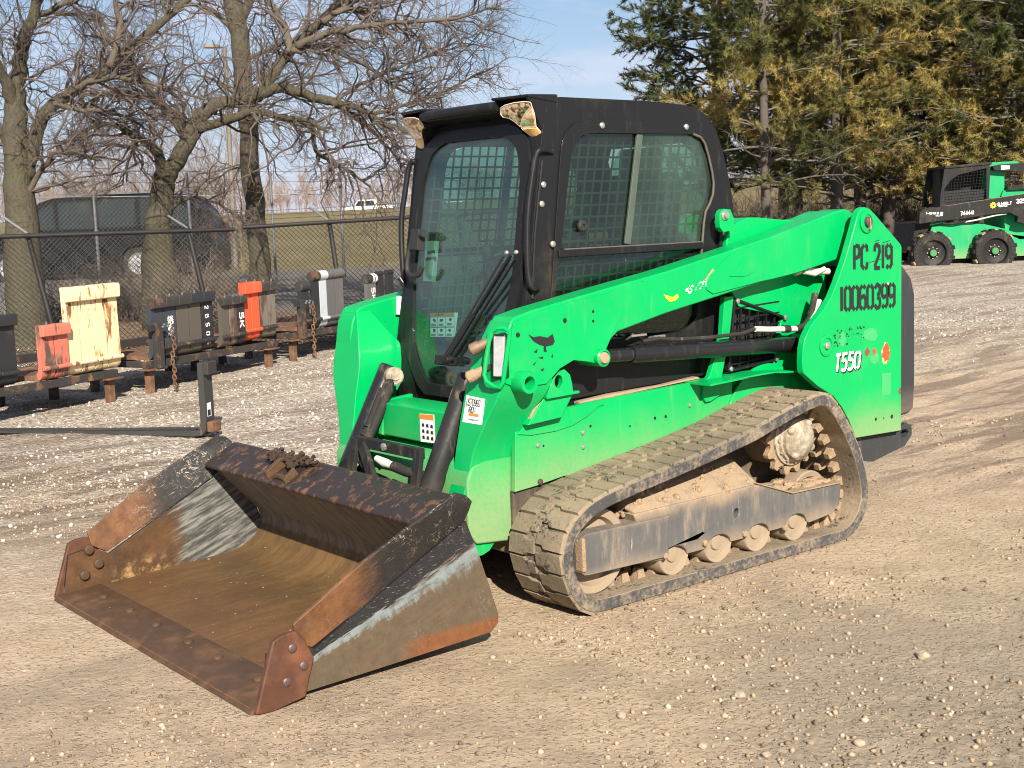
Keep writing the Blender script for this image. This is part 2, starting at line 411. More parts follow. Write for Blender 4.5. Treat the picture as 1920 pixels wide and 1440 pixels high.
# ------------------------------------------------------------------ ground
def ground_material():
    m = Mat("yard_ground"); g = m.geo()
    u = m.math('SUBTRACT', m.dot(g, (FH[0], FH[1], 0)), float(CP[:2] @ FH))
    v = m.math('SUBTRACT', m.dot(g, (RH[0], RH[1], 0)), float(CP[:2] @ RH))
    vu = m.math('DIVIDE', v, m.math('MAXIMUM', u, 1.0))
    flat = m.map(g, (1, 1, 0))
    big = m.noise(flat, 0.55, 6, 0.6)
    med = m.noise(flat, 3.5, 7, 0.65)
    fin = m.noise(flat, 45, 5, 0.7)
    ang = math.atan2(RH[1], RH[0])
    streak = m.noise(m.map(flat, (0.55, 4.2, 1), (0, 0, -ang - 0.12)), 1.0, 7, 0.62)
    # tan dirt
    dirt = m.ramp(med, [(0.25, (0.36, 0.27, 0.18)), (0.5, (0.51, 0.39, 0.27)), (0.75, (0.59, 0.46, 0.325))])
    dirt = m.mix(m.rng(m.math('ADD', m.math('MULTIPLY', big, .55), m.math('MULTIPLY', m.noise(flat, 1.7, 8, .7), .45)), 0.40, 0.54, 0.55, 0.0), dirt, (0.27, 0.22, 0.165))
    dirt = m.mix(m.rng(fin, 0.55, 0.72, 0, 0.35), dirt, (0.58, 0.47, 0.35))
    spk = m.noise(flat, 150, 4, 0.75); dirt = m.mix(m.rng(spk, 0.30, 0.42, 0.6, 0.0), dirt, (0.13, 0.10, 0.075)); dirt = m.mix(m.rng(spk, 0.64, 0.72, 0, 0.6), dirt, (0.68, 0.58, 0.46))
    dirt = m.mix(m.rng(fin, 0.28, 0.42, 0.6, 0.0), dirt, (0.20, 0.15, 0.11))
    vc = m.voro(flat, 85, out='Color'); vd = m.voro(flat, 85); vs_ = m.sep(vc)
    crumb = m.math('MULTIPLY', m.rng(vd, 0.55, 0.35), m.rng(m.math('ADD', vs_[0], m.math('MULTIPLY', m.math('SUBTRACT', med, 0.5), 0.9)), 0.62, 0.70))
    dirt = m.mix(m.math('MULTIPLY', crumb, 0.75), dirt, m.ramp(vs_[1], [(0.0, (0.17, 0.13, 0.095)), (0.5, (0.42, 0.33, 0.24)), (0.9, (0.52, 0.42, 0.32)), (1.0, (0.66, 0.57, 0.46))]))
    wet = m.math('MULTIPLY', m.rng(u, 6.2, 7.6), m.math('MULTIPLY', m.rng(vu, -0.02, 0.08), m.rng(streak, 0.54, 0.44)))
    dirt = m.mix(m.math('MULTIPLY', wet, 0.8), dirt, m.mix(fin, (0.15, 0.11, 0.08), (0.27, 0.205, 0.15)))
    wet2 = m.math('MULTIPLY', m.math('MULTIPLY', m.rng(u, 5.9, 6.8), m.rng(u, 9.5, 8.0)), m.math('MULTIPLY', m.rng(vu, -0.16, -0.26), m.rng(streak, 0.53, 0.45)))
    lowr = m.math('MULTIPLY', m.rng(m.math('ADD', u, m.math('MULTIPLY', m.math('SUBTRACT', med, 0.5), 1.4)), 5.3, 4.5), m.rng(m.math('ADD', vu, m.math('MULTIPLY', m.math('SUBTRACT', big, 0.5), 0.3)), 0.10, 0.24))
    dirt = m.mix(m.math('MULTIPLY', lowr, 0.6), dirt, m.mix(fin, (0.20, 0.165, 0.125), (0.38, 0.315, 0.24)))
    # pale crushed stone
    cell = m.voro(flat, 46, out='Color'); cs = m.sep(cell)[0]
    cell2 = m.sep(m.voro(flat, 15, out='Color'))[1]
    stone = m.ramp(cs, [(0.0, (0.16, 0.135, 0.105)), (0.25, (0.36, 0.305, 0.245)), (0.6, (0.50, 0.435, 0.355)), (1.0, (0.68, 0.61, 0.52))])
    stone = m.mix(m.rng(cell2, 0.55, 0.95, 0, 0.5), stone, (0.33, 0.285, 0.235))
    mud = m.mix(fin, (0.16, 0.12, 0.09), (0.31, 0.24, 0.175))
    stone = m.mix(m.rng(m.math('ADD', m.math('MULTIPLY', streak, 0.7), m.math('MULTIPLY', big, 0.5)), 0.46, 0.66, 0.9, 0.0), stone, mud)
    right = m.rng(v, -0.6, 1.8)
    edge = m.math('ADD', 6.3, m.math('MULTIPLY', right, 6.0))
    wob = m.math('ADD', m.math('MULTIPLY', m.math('SUBTRACT', big, 0.5), 5.0), m.math('MULTIPLY', m.math('SUBTRACT', med, 0.5), 3.0))
    gm = m.rng(m.math('SUBTRACT', m.math('ADD', u, wob), edge), -1.8, 2.4)
    c = m.mix(gm, dirt, stone)
    # leaf litter by the fence, dark lot behind it, dry grass beyond
    left = m.rng(vu, 0.045, -0.02)
    litter = m.mix(m.noise(flat, 22, 5, 0.75), (0.07, 0.045, 0.03), (0.33, 0.22, 0.13))
    c = m.mix(m.math('MULTIPLY', wet2, 0.75), c, m.mix(fin, (0.13, 0.095, 0.07), (0.25, 0.19, 0.14)))
    lm = m.math('MULTIPLY', m.rng(m.math('ADD', u, m.math('MULTIPLY', wob, 0.35)), 14.6, 15.6), left)
    c = m.mix(m.math('MULTIPLY', lm, m.rng(med, 0.3, 0.5, 0.35, 1.0)), c, litter)
    lot = m.mix(fin, (0.10, 0.095, 0.09), (0.26, 0.235, 0.20))
    c = m.mix(m.math('MULTIPLY', m.rng(u, 19.5, 21.0), left), c, lot)
    grass = m.ramp(m.noise(flat, 1.3, 8, 0.75), [(0.3, (0.10, 0.085, 0.035)), (0.5, (0.23, 0.185, 0.080)), (0.7, (0.36, 0.28, 0.135))])
    grass = m.mix(m.rng(m.noise(flat, 0.12, 4), 0.4, 0.65), grass, (0.19, 0.155, 0.065))
    c = m.mix(m.math('MULTIPLY', m.rng(m.math('ADD', u, m.math('MULTIPLY', wob, 0.4)), 31.0, 33.0), left), c, grass)
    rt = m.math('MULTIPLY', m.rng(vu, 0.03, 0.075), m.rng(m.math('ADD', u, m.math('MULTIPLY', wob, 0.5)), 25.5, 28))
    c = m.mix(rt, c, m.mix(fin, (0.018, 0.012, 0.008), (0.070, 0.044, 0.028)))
    c = m.mix(m.math('MULTIPLY', m.rng(u, 40.0, 52.0), m.rng(vu, 0.0, 0.06)), c, grass)
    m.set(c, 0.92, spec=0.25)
    h = m.math('ADD', m.math('MULTIPLY', m.noise(flat, 28, 8, 0.75), 0.6), m.math('MULTIPLY', m.math('SUBTRACT', 1.0, m.voro(flat, 40)), m.math('ADD', 0.25, m.math('MULTIPLY', gm, 0.7))))
    m.bump(m.math('ADD', m.math('ADD', h, m.math('MULTIPLY', spk, 0.35)), m.math('MULTIPLY', crumb, 0.5)), 0.9, 0.022)
    return m.m

def build_ground():
    un = np.concatenate([np.exp(np.linspace(math.log(0.4), math.log(3.0), 30, endpoint=False)),
                         np.exp(np.linspace(math.log(3.0), math.log(15.0), 430, endpoint=False)),
                         np.exp(np.linspace(math.log(15.0), math.log(140.0), 120, endpoint=False)),
                         np.exp(np.linspace(math.log(140.0), math.log(1500.0), 20))])
    tn = np.concatenate([-np.exp(np.linspace(math.log(12), math.log(0.6), 26, endpoint=False)), np.linspace(-0.6, 0.6, 330), np.exp(np.linspace(math.log(0.6), math.log(12), 27)[1:])])
    U, T = np.meshgrid(un, tn, indexing='ij'); Vv = U * T
    X = CP[0] + U * FH[0] + Vv * RH[0]; Y = CP[1] + U * FH[1] + Vv * RH[1]
    Z = ground(X, Y)
    V = np.stack([X, Y, Z], -1).reshape(-1, 3)
    n, k = U.shape; i = np.arange(n * k).reshape(n, k)
    F = np.stack([i[:-1, :-1], i[:-1, 1:], i[1:, 1:], i[1:, :-1]], -1).reshape(-1, 4)
    # behind the camera: a plain sheet joined on
    W = 1500.0; o = len(V)
    r0 = V.reshape(n, k, 3)[0]
    ext = r0 - np.array([*(FH * 60.0), 0]) + np.stack([RH[0] * tn * 8, RH[1] * tn * 8, tn * 0], -1)
    V = np.concatenate([V, ext]); j = np.arange(k)
    F2 = np.stack([o + j[:-1], o + j[1:], i[0, 1:], i[0, :-1]], -1)
    F = np.concatenate([F, F2])
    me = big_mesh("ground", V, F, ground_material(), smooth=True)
    return structure(link("ground", me, None))
build_ground()

def tint_mat(name, rough=0.9, mul=1.0, trans=0.0):
    m = Mat(name); a = m.attr("tint")
    m.set(a, rough, spec=0.2)
    if trans:
        t = m.n("ShaderNodeBsdfTranslucent"); m.l(a, t.inputs[0]); x = m.n("ShaderNodeMixShader"); x.inputs[0].default_value = trans
        m.l(m.p.outputs[0], x.inputs[1]); m.l(t.outputs[0], x.inputs[2]); m.l(x.outputs[0], m.out.inputs['Surface'])
    return m.m

def scatter_stones(name, n, umin, umax, tmax, smin, smax, pal, seed, mask=None, power=2.2, sink=0.75):
    r = np.random.default_rng(seed)
    u = np.sqrt(r.uniform(umin ** 2, umax ** 2, n)); v = u * r.uniform(-tmax, tmax, n)
    x = CP[0] + u * FH[0] + v * RH[0]; y = CP[1] + u * FH[1] + v * RH[1]
    keep = np.ones(n, bool)
    if mask is not None: keep &= r.random(n) < mask(x, y, u, v)
    keep &= ~((x > -1.05) & (x < 0.12) & (np.abs(y) < 0.93))
    x, y, u, v = x[keep], y[keep], u[keep], v[keep]; n = len(x)
    s = smin + (smax - smin) * r.random(n) ** power
    z = ground(x, y)
    bm = bmesh.new(); bmesh.ops.create_icosphere(bm, subdivisions=1, radius=1.0)
    bv = np.array([q.co[:] for q in bm.verts]); bf = np.array([[q.index for q in f.verts] for f in bm.faces]); bm.free()
    nv = len(bv)
    V = bv[None] * (1 + (r.random((n, nv, 1)) - 0.5) * 0.55)
    V = V * (s[:, None, None] * np.stack([r.uniform(0.7, 1.35, n), r.uniform(0.7, 1.2, n), r.uniform(0.65, 1.1, n)], -1)[:, None, :])
    a = r.uniform(0, 2 * np.pi, n); ca, sa = np.cos(a)[:, None], np.sin(a)[:, None]
    V = np.stack([V[..., 0] * ca - V[..., 1] * sa, V[..., 0] * sa + V[..., 1] * ca, V[..., 2]], -1)
    V = V + np.stack([x, y, z + s * sink * 0.5], -1)[:, None, :]
    F = (bf[None] + (np.arange(n) * nv)[:, None, None]).reshape(-1, 3)
    pal = np.array(pal); c = pal[r.integers(0, len(pal), n)] * r.uniform(0.8, 1.15, (n, 1))
    me = big_mesh(name, V.reshape(-1, 3), F, MAT_STONE, color=np.repeat(c, nv, 0))
    o = link(name, me, None, kind='stuff'); return o
MAT_STONE = tint_mat("loose_stone", 0.9)
TANS = [(0.33, 0.25, 0.172), (0.29, 0.222, 0.152), (0.36, 0.275, 0.192), (0.23, 0.175, 0.125), (0.42, 0.34, 0.25), (0.16, 0.125, 0.09)]
GREYS = [(0.50, 0.45, 0.38), (0.40, 0.35, 0.29), (0.33, 0.28, 0.225), (0.60, 0.55, 0.48), (0.24, 0.20, 0.16)]
def clods(x, y, u, v):
    rug = vnoise(v * 1.1, u * 1.1, 8); lane = sstep(.9, .2, np.abs((u - 4.55) - 0.42 * (v - .1)) / .45) * sstep(-.9, .2, v)
    return np.clip(0.08 + 0.92 * sstep(0.55, 0.8, rug) + lane * .8 * sstep(.35, .6, vnoise(v * 3, u * 3, 18)), 0, 1)
def inleft(x, y, u, v): return sstep(6.0, 7.5, u - 6.0 * sstep(-0.6, 1.8, v) + (vnoise(v, u * 2, 3) - .5) * 3) * (0.15 + 0.85 * sstep(0.35, 0.6, vnoise(v * 0.8, u * 2.4, 14)))
tag(scatter_stones("dirt_clods", 60000, 3.2, 9.0, 0.50, 0.0015, 0.0105, TANS, 3, clods, 5.0), "scattered tan dirt clods and pebbles on the packed dirt", "pebbles")
tag(scatter_stones("gravel", 26000, 6.0, 16.0, 0.56, 0.004, 0.016, GREYS, 4, inleft, 3.0), "pale crushed stone gravel spread over the yard", "gravel")
for i, (px, py, r) in enumerate(((1388, 1300, .026), (1612, 1386, .022), (1437, 1412, .018), (1017, 1195, .018), (1730, 1225, .03), (1165, 1340, .02), (1318, 1395, .017))):
    p = on(2, px, py, -0.02); bm = bmesh.new(); bmesh.ops.create_icosphere(bm, subdivisions=2, radius=r * .75)
    for q in bm.verts: q.co *= 1 + (random.random() - .5) * .4
    for q in bm.verts: q.co.z *= .7
    me = bpy.data.meshes.new("stone"); bm.to_mesh(me); bm.free()
    at_ = me.color_attributes.new("tint", 'FLOAT_COLOR', 'POINT')
    at_.data.foreach_set("color", [c for _ in me.vertices for c in (0.36, 0.29, 0.215, 1)])
    o = link("stone", me, MAT_STONE, loc=(p[0], p[1], float(ground(p[0], p[1])) + r * .35))
    tag(o, ("pale loose stone lying on the tan dirt in the open", "stone lying on the dirt among dark clods", "small stone near the lower picture edge", "brown stone beside the bucket's side plate",
            "clod on the loosened dirt strip", "loose stone on smooth packed dirt", "small pale pebble beyond the packed dirt")[i], "stone", "loose stones on the dirt yard")

# ------------------------------------------------------------------ material palette
GREEN = (0.0, 0.385, 0.098)
M_green = painted("green_paint", GREEN, 0.33, None, 0.10, 0.0)
M_green_low = painted("green_paint_dusty", GREEN, 0.36, (0.30, 0.72), 0.14, 0.05)
M_green_arm = painted("green_paint_arm", GREEN, 0.33, (-0.15, 0.30), 0.10, 0.12, chipcol=(0.03, 0.06, 0.03))
M_green_rear = painted("green_paint_rear", GREEN, 0.33, (0.36, 0.62), 0.09, 0.0)
M_black = painted("black_cab_paint", (0.011, 0.0115, 0.013), 0.45, None, 0.10, 0.0, coat=0.1)
M_black_low = painted("black_paint_muddy", (0.020, 0.021, 0.022), 0.5, (0.15, 0.55), 0.35, 0.1, coat=0.0, chipcol=(0.12, 0.10, 0.08))
M_cyl = painted("cylinder_black", (0.014, 0.014, 0.016), 0.3, None, 0.25, 0.05, coat=0.35)
M_grey_tail = painted("tailgate_grey", (0.035, 0.040, 0.045), 0.5, (0.3, 0.6), 0.18, 0.0, coat=0.0)
M_chrome = plain("chrome_rod", (0.75, 0.74, 0.72), 0.12, 1.0, 0.05)
M_bolt = plain("zinc_bolt", (0.55, 0.52, 0.47), 0.4, 0.8, 0.2, 60)
M_rubber = plain("black_rubber", (0.018, 0.018, 0.018), 0.7)
M_white = plain("white_sticker", (0.82, 0.82, 0.80), 0.4, 0, 0.05)
M_orange = plain("orange_print", (0.75, 0.22, 0.03), 0.5)
M_ink = plain("black_ink_and_hole_shade", (0.012, 0.012, 0.013), 0.6)  # print and stickers; also the painted shade inside small holes
M_tanmud = plain("dried_mud", (0.34, 0.25, 0.165), 0.95, 0, 0.3, 25, 0.4)
M_hose = painted("dusty_hose", (0.03, 0.028, 0.026), 0.7, None, 0.75, 0, coat=0)
M_hosewhite = plain("white_sleeve", (0.62, 0.58, 0.50), 0.7, 0, 0.2, 30)
M_seat = plain("seat_vinyl", (0.015, 0.016, 0.017), 0.55)
M_dark = plain("dark_interior", (0.012, 0.013, 0.013), 0.7)

# ------------------------------------------------------------------ lettering drawn as strokes
GL = {
 '0': [[(.2, 0), (.0, .14), (.0, .86), (.2, 1)], [(.3, 0), (.5, .14), (.5, .86), (.3, 1)]],
 '1': [[(.25, 0), (.25, 1)]],
 '2': [[(.02, .72), (.06, .93), (.25, 1), (.45, .92), (.48, .70), (.36, .48), (.04, .10)], [(.0, .02), (.5, .02)]],
 '3': [[(.02, .85), (.22, 1), (.44, .93), (.47, .75), (.38, .60), (.22, .55)], [(.22, .46), (.45, .40), (.5, .2), (.42, .04), (.2, 0), (.0, .14)]],
 '4': [[(.38, 0), (.38, .22)], [(.38, .40), (.38, 1), (.02, .31), (.5, .31)]],
 '5': [[(.46, 1), (.08, 1), (.05, .52)], [(.10, .55), (.28, .62), (.46, .5), (.49, .25), (.38, .04), (.18, 0), (.0, .1)]],
 '6': [[(.2, 1), (.0, .84), (.0, .14), (.2, 0)], [(.3, 0), (.5, .12), (.5, .44), (.34, .56), (.1, .50)], [(.3, 1), (.48, .88)]],
 '7': [[(.0, 1), (.48, 1), (.2, 0)]],
 '9': [[(.3, 0), (.5, .16), (.5, .86), (.3, 1)], [(.2, 1), (.0, .88), (.0, .56), (.16, .44), (.4, .50)], [(.2, 0), (.02, .12)]],
 'P': [[(.03, 0), (.03, 1)], [(.15, .98), (.4, .95), (.5, .74), (.4, .52), (.15, .47)]],
 'C': [[(.22, 1), (.0, .84), (.0, .16), (.22, 0)], [(.31, 1), (.47, .92), (.5, .72)], [(.31, 0), (.47, .08), (.5, .28)]],
 'T': [[(.0, 1), (.5, 1)], [(.25, .9), (.25, 0)]], 'K': [[(.04, 0), (.04, 1)], [(.48, 1), (.16, .5), (.5, 0)]],
 'U': [[(.0, 1), (.0, .1), (.12, 0), (.38, 0), (.5, .1), (.5, 1)]],
 'S': [[(.48, .86), (.38, 1), (.1, 1), (.0, .86), (.0, .62), (.1, .53), (.4, .47), (.5, .36), (.5, .12), (.4, 0), (.1, 0), (.0, .14)]],
 'I': [[(.25, 0), (.25, 1)]], 'R': [[(.0, 0), (.0, 1), (.4, 1), (.5, .85), (.5, .62), (.4, .5), (.1, .5)], [(.26, .42), (.5, 0)]],
 'O': [[(.2, 0), (.0, .12), (.0, .88), (.12, 1), (.38, 1), (.5, .88), (.5, .12), (.3, 0)]], 'N': [[(.0, 0), (.0, 1), (.5, 0), (.5, 1)]],
 'E': [[(.5, 1), (.0, 1), (.0, 0), (.5, 0)], [(.1, .5), (.4, .5)]], 'A': [[(.0, 0), (.22, 1), (.28, 1), (.5, 0)], [(.18, .3), (.32, .3)]],
 'L': [[(.0, 1), (.0, 0), (.5, 0)]], 'B': [[(.0, 0), (.0, 1), (.38, 1), (.46, .88), (.46, .64), (.36, .53), (.1, .52)], [(.12, .45), (.4, .44), (.5, .3), (.5, .1), (.4, 0), (.1, 0)]],
 'W': [[(.0, 1), (.13, 0), (.25, .6), (.37, 0), (.5, 1)]], 'G': [[(.48, .82), (.38, 1), (.1, 1), (.0, .86), (.0, .14), (.1, 0), (.5, 0), (.5, .45), (.28, .45)]],
 'D': [[(.0, 0), (.0, 1), (.35, 1), (.5, .82), (.5, .18), (.35, 0), (.1, 0)]], '-': [[(.05, .5), (.45, .5)]], ' ': []}
def ribbon(mb, P, w, O, ux, uz, nrm):
    P = [np.array(p, float) for p in P]; n = len(P); L_, R_ = [], []
    for i in range(n):
        d0 = P[i] - P[i - 1] if i else P[1] - P[0]; d1 = P[i + 1] - P[i] if i < n - 1 else d0
        d0 /= np.linalg.norm(d0) + 1e-9; d1 /= np.linalg.norm(d1) + 1e-9
        n0 = np.array([-d0[1], d0[0]]); n1 = np.array([-d1[1], d1[0]]); b = n0 + n1
        b = b / max(0.5, b @ b) * 2 if np.linalg.norm(b) > 1e-6 else n0
        L_.append(P[i] + b * w / 2); R_.append(P[i] - b * w / 2)
    t = lambda q: O + ux * q[0] + uz * q[1] + nrm
    vs = [t(q) for q in L_] + [t(q) for q in R_]
    mb.add(vs, [(i, i + 1, n + i + 1, n + i) for i in range(n - 1)])
def letters(txt, O, ux, uz, h, w=0.56, gap=0.16, t=0.12, off=0.0015, sp=0.45, skew=0.0):
    """txt on the plane (ux, uz); h = height, w = letter width / h"""
    O = np.array(O, float); ux = np.array(ux, float); uz = np.array(uz, float)
    ux /= np.linalg.norm(ux); uz /= np.linalg.norm(uz); nrm = np.cross(ux, uz); nrm /= np.linalg.norm(nrm)
    mb = MB(); x = 0.0; k = 0
    for ch in txt:
        cw = w * h * (0.5 if ch in '1I' else 1.0)
        for s in GL.get(ch, []):
            k += 1
            pts = []
            for (a, b) in s:
                a2 = (a - 0.25) if ch in '1I' else a
                pts.append((x + (cw / 2 if ch in '1I' else 0) + a2 / 0.5 * (w * h) + skew * b * h, b * h))
            ribbon(mb, pts, t * h, O, ux, uz, nrm * (off + 0.00015 * (k % 4)))
        x += (cw + gap * h) if ch != ' ' else sp * h
    return mb
def patch(mb, pts, O, ux, uz, off):
    ux = np.array(ux, float); uz = np.array(uz, float); n = np.cross(ux, uz); n /= np.linalg.norm(n)
    mb.add([np.array(O, float) + ux * a + uz * b + n * off for a, b in pts], [tuple(range(len(pts)))]); return mb
# ================================================================== the track loader
loader = thing("track_loader", "bright green compact track loader with black cab and rusty front bucket", "track loader", (-2.1, 0, -0.036), world=True)

def mir(P): return [(p[0], -p[1], p[2]) for p in P]

# ---- bucket -------------------------------------------------------
def bucket_materials():
    # outer side: black paint under the fold, a pale scraped band, then worn grey-brown steel with rust
    def side(name, inner):
        m = Mat(name); g = m.geo(); x, y, z = m.sep(g)[0:3]
        s = m.rng(m.math('MULTIPLY', x, -1.0), 0.20, 0.85, 0, 1, False)
        cz = m.math('ADD', 0.15, m.math('MULTIPLY', m.math('SUBTRACT', m.math('MULTIPLY', x, -1.0), 0.232), 0.466))
        t = m.math('SUBTRACT', cz, z)
        v = m.map(g, (1, 1, 1), (0, rad(-20), 0)); st = m.noise(m.map(v, (2.2, 1, 22)), 3.0, 8, 0.7)
        st2 = m.noise(m.map(v, (9, 1, 1.2)), 5, 7, 0.7); n1 = m.noise(g, 4.5, 8, 0.66); n2 = m.noise(g, 22, 6, 0.7); n3 = m.noise(g, 90, 4, 0.7)
        steel = m.mix(n2, (0.058, 0.044, 0.029), (0.120, 0.090, 0.058))
        steel = m.mix(m.rng(st, 0.5, 0.68, 0, 0.55), steel, (0.14, 0.075, 0.035))
        rust = m.mix(n2, (0.085, 0.034, 0.014), (0.22, 0.085, 0.032))
        if not inner:
            low = m.math('ADD', z, m.math('MULTIPLY', m.math('SUBTRACT', n2, 0.5), 0.05))
            rm = m.math('MULTIPLY', m.rng(low, 0.075, 0.10, 1, 0), m.rng(m.math('MULTIPLY', x, -1.0), 0.52, 0.66))
            c = m.mix(m.math('MAXIMUM', rm, m.rng(n1, 0.66, 0.72, 0, 0.8)), steel, rust)
            k = m.math('DIVIDE', m.math('ADD', t, m.math('MULTIPLY', m.math('SUBTRACT', st, 0.5), 0.10)), m.math('ADD', 0.022, m.math('MULTIPLY', s, 0.075)))
            pale = m.mix(n2, (0.085, 0.10, 0.105), (0.25, 0.30, 0.305))
            band = m.math('MULTIPLY', m.rng(k, 0.85, 1.0), m.rng(m.math('ADD', k, m.math('MULTIPLY', m.math('SUBTRACT', st2, 0.5), 1.6)), 1.25, 1.75, 1, 0))
            c = m.mix(m.math('MULTIPLY', band, m.rng(m.math('ADD', m.math('MULTIPLY', st, .6), m.math('MULTIPLY', n2, .4)), .36, .52, .25, 1.0)), c, pale)
            blk = m.mix(m.rng(m.noise(m.map(g, (6, 1, 40)), 6, 6, 0.75), 0.60, 0.66), (0.016, 0.016, 0.018), (0.24, 0.22, 0.19))
            c = m.mix(m.rng(k, 0.78, 0.95, 1, 0), c, blk)
        else:
            fr = m.math('ADD', m.math('MULTIPLY', x, -1.0), m.math('MULTIPLY', m.math('SUBTRACT', st, 0.5), 0.22))
            grey = m.mix(m.rng(st, 0.42, 0.62), (0.050, 0.051, 0.050), (0.20, 0.20, 0.18))
            brown = m.mix(m.rng(n1, .35, .65), m.mix(n2, (0.045, 0.026, 0.015), (0.085, 0.046, 0.022)), m.mix(n2, (0.080, 0.040, 0.017), (0.145, 0.070, 0.028)))
            c = m.mix(m.rng(fr, 0.50, 0.60), brown, grey)
            cream = m.math('MULTIPLY', m.rng(m.math('ADD', z, m.math('MULTIPLY', m.math('SUBTRACT', n2, 0.5), 0.11)), 0.07, 0.13, 1, 0), m.math('MULTIPLY', m.rng(fr, 0.56, 0.42), m.rng(fr, 0.20, 0.30)))
            c = m.mix(m.math('MULTIPLY', cream, m.rng(m.math('ADD', m.math('MULTIPLY', n2, .5), m.math('MULTIPLY', n1, .5)), 0.46, 0.56)), c, (0.32, 0.20, 0.085))
        sc = m.rng(m.noise(m.map(v, (34, 1, 4)), 9, 4, 0.8), 0.735, 0.76, 0, 0.55)
        c = m.mix(sc, c, (0.55, 0.52, 0.46))
        rd_ = m.math('ABSOLUTE', m.math('SUBTRACT', m.noise(m.map(v, (3.0, 1, 7.0)), 2.6, 3, 0.6, 1.2), 0.5)); rd2 = m.math('ABSOLUTE', m.math('SUBTRACT', m.noise(m.map(v, (7.0, 1, 2.2)), 3.4, 3, 0.6, 0.8), 0.5))
        c = m.mix(m.math('MULTIPLY', m.rng(rd_, 0.006, 0.002), m.rng(n1, .60, .68)), c, (0.40, 0.38, 0.33)); c = m.mix(m.math('MULTIPLY', m.rng(rd2, 0.005, 0.0015), m.math('MULTIPLY', m.rng(n1, .50, .62), 0.6)), c, (0.24, 0.18, 0.12))
        m.set(c, m.rng(n2, 0.3, 0.7, 0.42, 0.7), spec=0.4); m.bump(m.math('ADD', n3, n2), 0.18, 0.003)
        return m.m
    def fold(name):
        m = Mat(name); g = m.geo(); x = m.math('MULTIPLY', m.sep(g)[0], -1.0)
        v = m.map(g, (1, 1, 1), (0, rad(-27), 0)); st = m.noise(m.map(v, (5, 5, 60)), 3, 9, 0.78); n2 = m.noise(g, 20, 7, 0.7)
        k = m.math('ADD', x, m.math('MULTIPLY', m.math('SUBTRACT', st, 0.5), 0.45))
        rust = m.mix(m.rng(m.noise(g, 7, 6, .7), .35, .65), m.mix(n2, (0.060, 0.030, 0.014), (0.13, 0.058, 0.024)), m.mix(n2, (0.10, 0.043, 0.017), (0.24, 0.105, 0.040)))
        blk = m.mix(m.rng(st, 0.57, 0.66), (0.016, 0.015, 0.015), (0.15, 0.080, 0.038))
        c = m.mix(m.rng(k, 0.34, 0.50), rust, blk)
        c = m.mix(m.math('MULTIPLY', m.rng(st, 0.60, 0.66), m.math('MULTIPLY', m.rng(x, 0.25, 0.45, 0.15, 0.85), m.rng(m.noise(g, 6, 5, .7), .45, .6))), c, (0.36, 0.38, 0.35))
        rd_ = m.math('ABSOLUTE', m.math('SUBTRACT', m.noise(m.map(v, (3.0, 3, 5.5)), 3.2, 3, 0.6, 1.4), 0.5)); rd2 = m.math('ABSOLUTE', m.math('SUBTRACT', m.noise(m.map(v, (6.0, 3, 2.0)), 4.2, 3, 0.6, 0.9), 0.5))
        on_ = m.math('MULTIPLY', m.rng(x, 0.25, 0.5, 0.10, 0.9), m.rng(m.noise(g, 5.5, 4), .42, .58))
        c = m.mix(m.math('MULTIPLY', on_, m.math('MULTIPLY', m.rng(rd_, 0.008, 0.003), m.rng(n2, .38, .58))), c, (0.46, 0.46, 0.41)); c = m.mix(m.math('MULTIPLY', on_, m.math('MULTIPLY', m.rng(rd2, 0.007, 0.002), m.rng(n2, .42, .55))), c, (0.34, 0.23, 0.13))
        m.set(c, m.rng(n2, 0.3, 0.7, 0.45, 0.75)); m.bump(m.noise(g, 70, 5, 0.7), 0.22, 0.003); return m.m
    def floor(name):
        m = Mat(name); g = m.geo(); x, y, z = m.sep(g)[0:3]
        st = m.noise(m.map(g, (1.2, 11, 1)), 2.2, 8, 0.68, 0.3); n1 = m.noise(g, 2.4, 7, 0.65); n2 = m.noise(g, 30, 6, 0.7)
        c = m.mix(m.rng(n1, 0.35, 0.65), (0.090, 0.054, 0.022), (0.165, 0.094, 0.036))
        c = m.mix(m.rng(st, 0.34, 0.60, 0.55, 0.0), c, (0.060, 0.040, 0.024))
        c = m.mix(m.math('MULTIPLY', m.rng(st, 0.58, 0.74, 0, 0.5), m.rng(n2, .3, .6)), c, (0.25, 0.185, 0.105))
        c = m.mix(m.math('MULTIPLY', m.rng(m.math('MULTIPLY', x, -1.0), 0.75, 0.35), 0.5), c, m.mix(n2, (0.085, 0.040, 0.018), (0.15, 0.068, 0.028)))
        c = m.mix(m.math('MULTIPLY', m.rng(m.math('MULTIPLY', x, -1.0), 0.22, 0.0), m.rng(n2, 0.35, 0.6)), c, (0.25, 0.10, 0.035))
        c = m.mix(m.rng(m.noise(g, 120, 2), 0.72, 0.76, 0, 0.6), c, (0.5, 0.42, 0.30))
        zb = m.math('ADD', z, m.math('MULTIPLY', m.math('SUBTRACT', m.noise(m.map(g, (1, 1, 0.2)), 9, 6, 0.75), 0.5), 0.08))
        back = m.math('MULTIPLY', m.rng(zb, 0.155, 0.17), m.rng(x, -0.5, -0.6))
        dryb = m.mix(n2, (0.12, 0.10, 0.075), (0.26, 0.225, 0.17))
        dryb = m.mix(m.rng(m.noise(m.map(g, (1, 6, 1)), 7, 6, 0.7), 0.4, 0.65, 0, 0.7), dryb, (0.075, 0.055, 0.035))
        c = m.mix(back, c, dryb)
        m.set(c, m.rng(n2, 0.3, 0.7, 0.5, 0.75), spec=0.35); m.bump(m.math('ADD', n2, st), 0.25, 0.004); return m.m
    return side("bucket_side_outer", False), side("bucket_side_inner", True), fold("bucket_fold"), floor("bucket_floor")
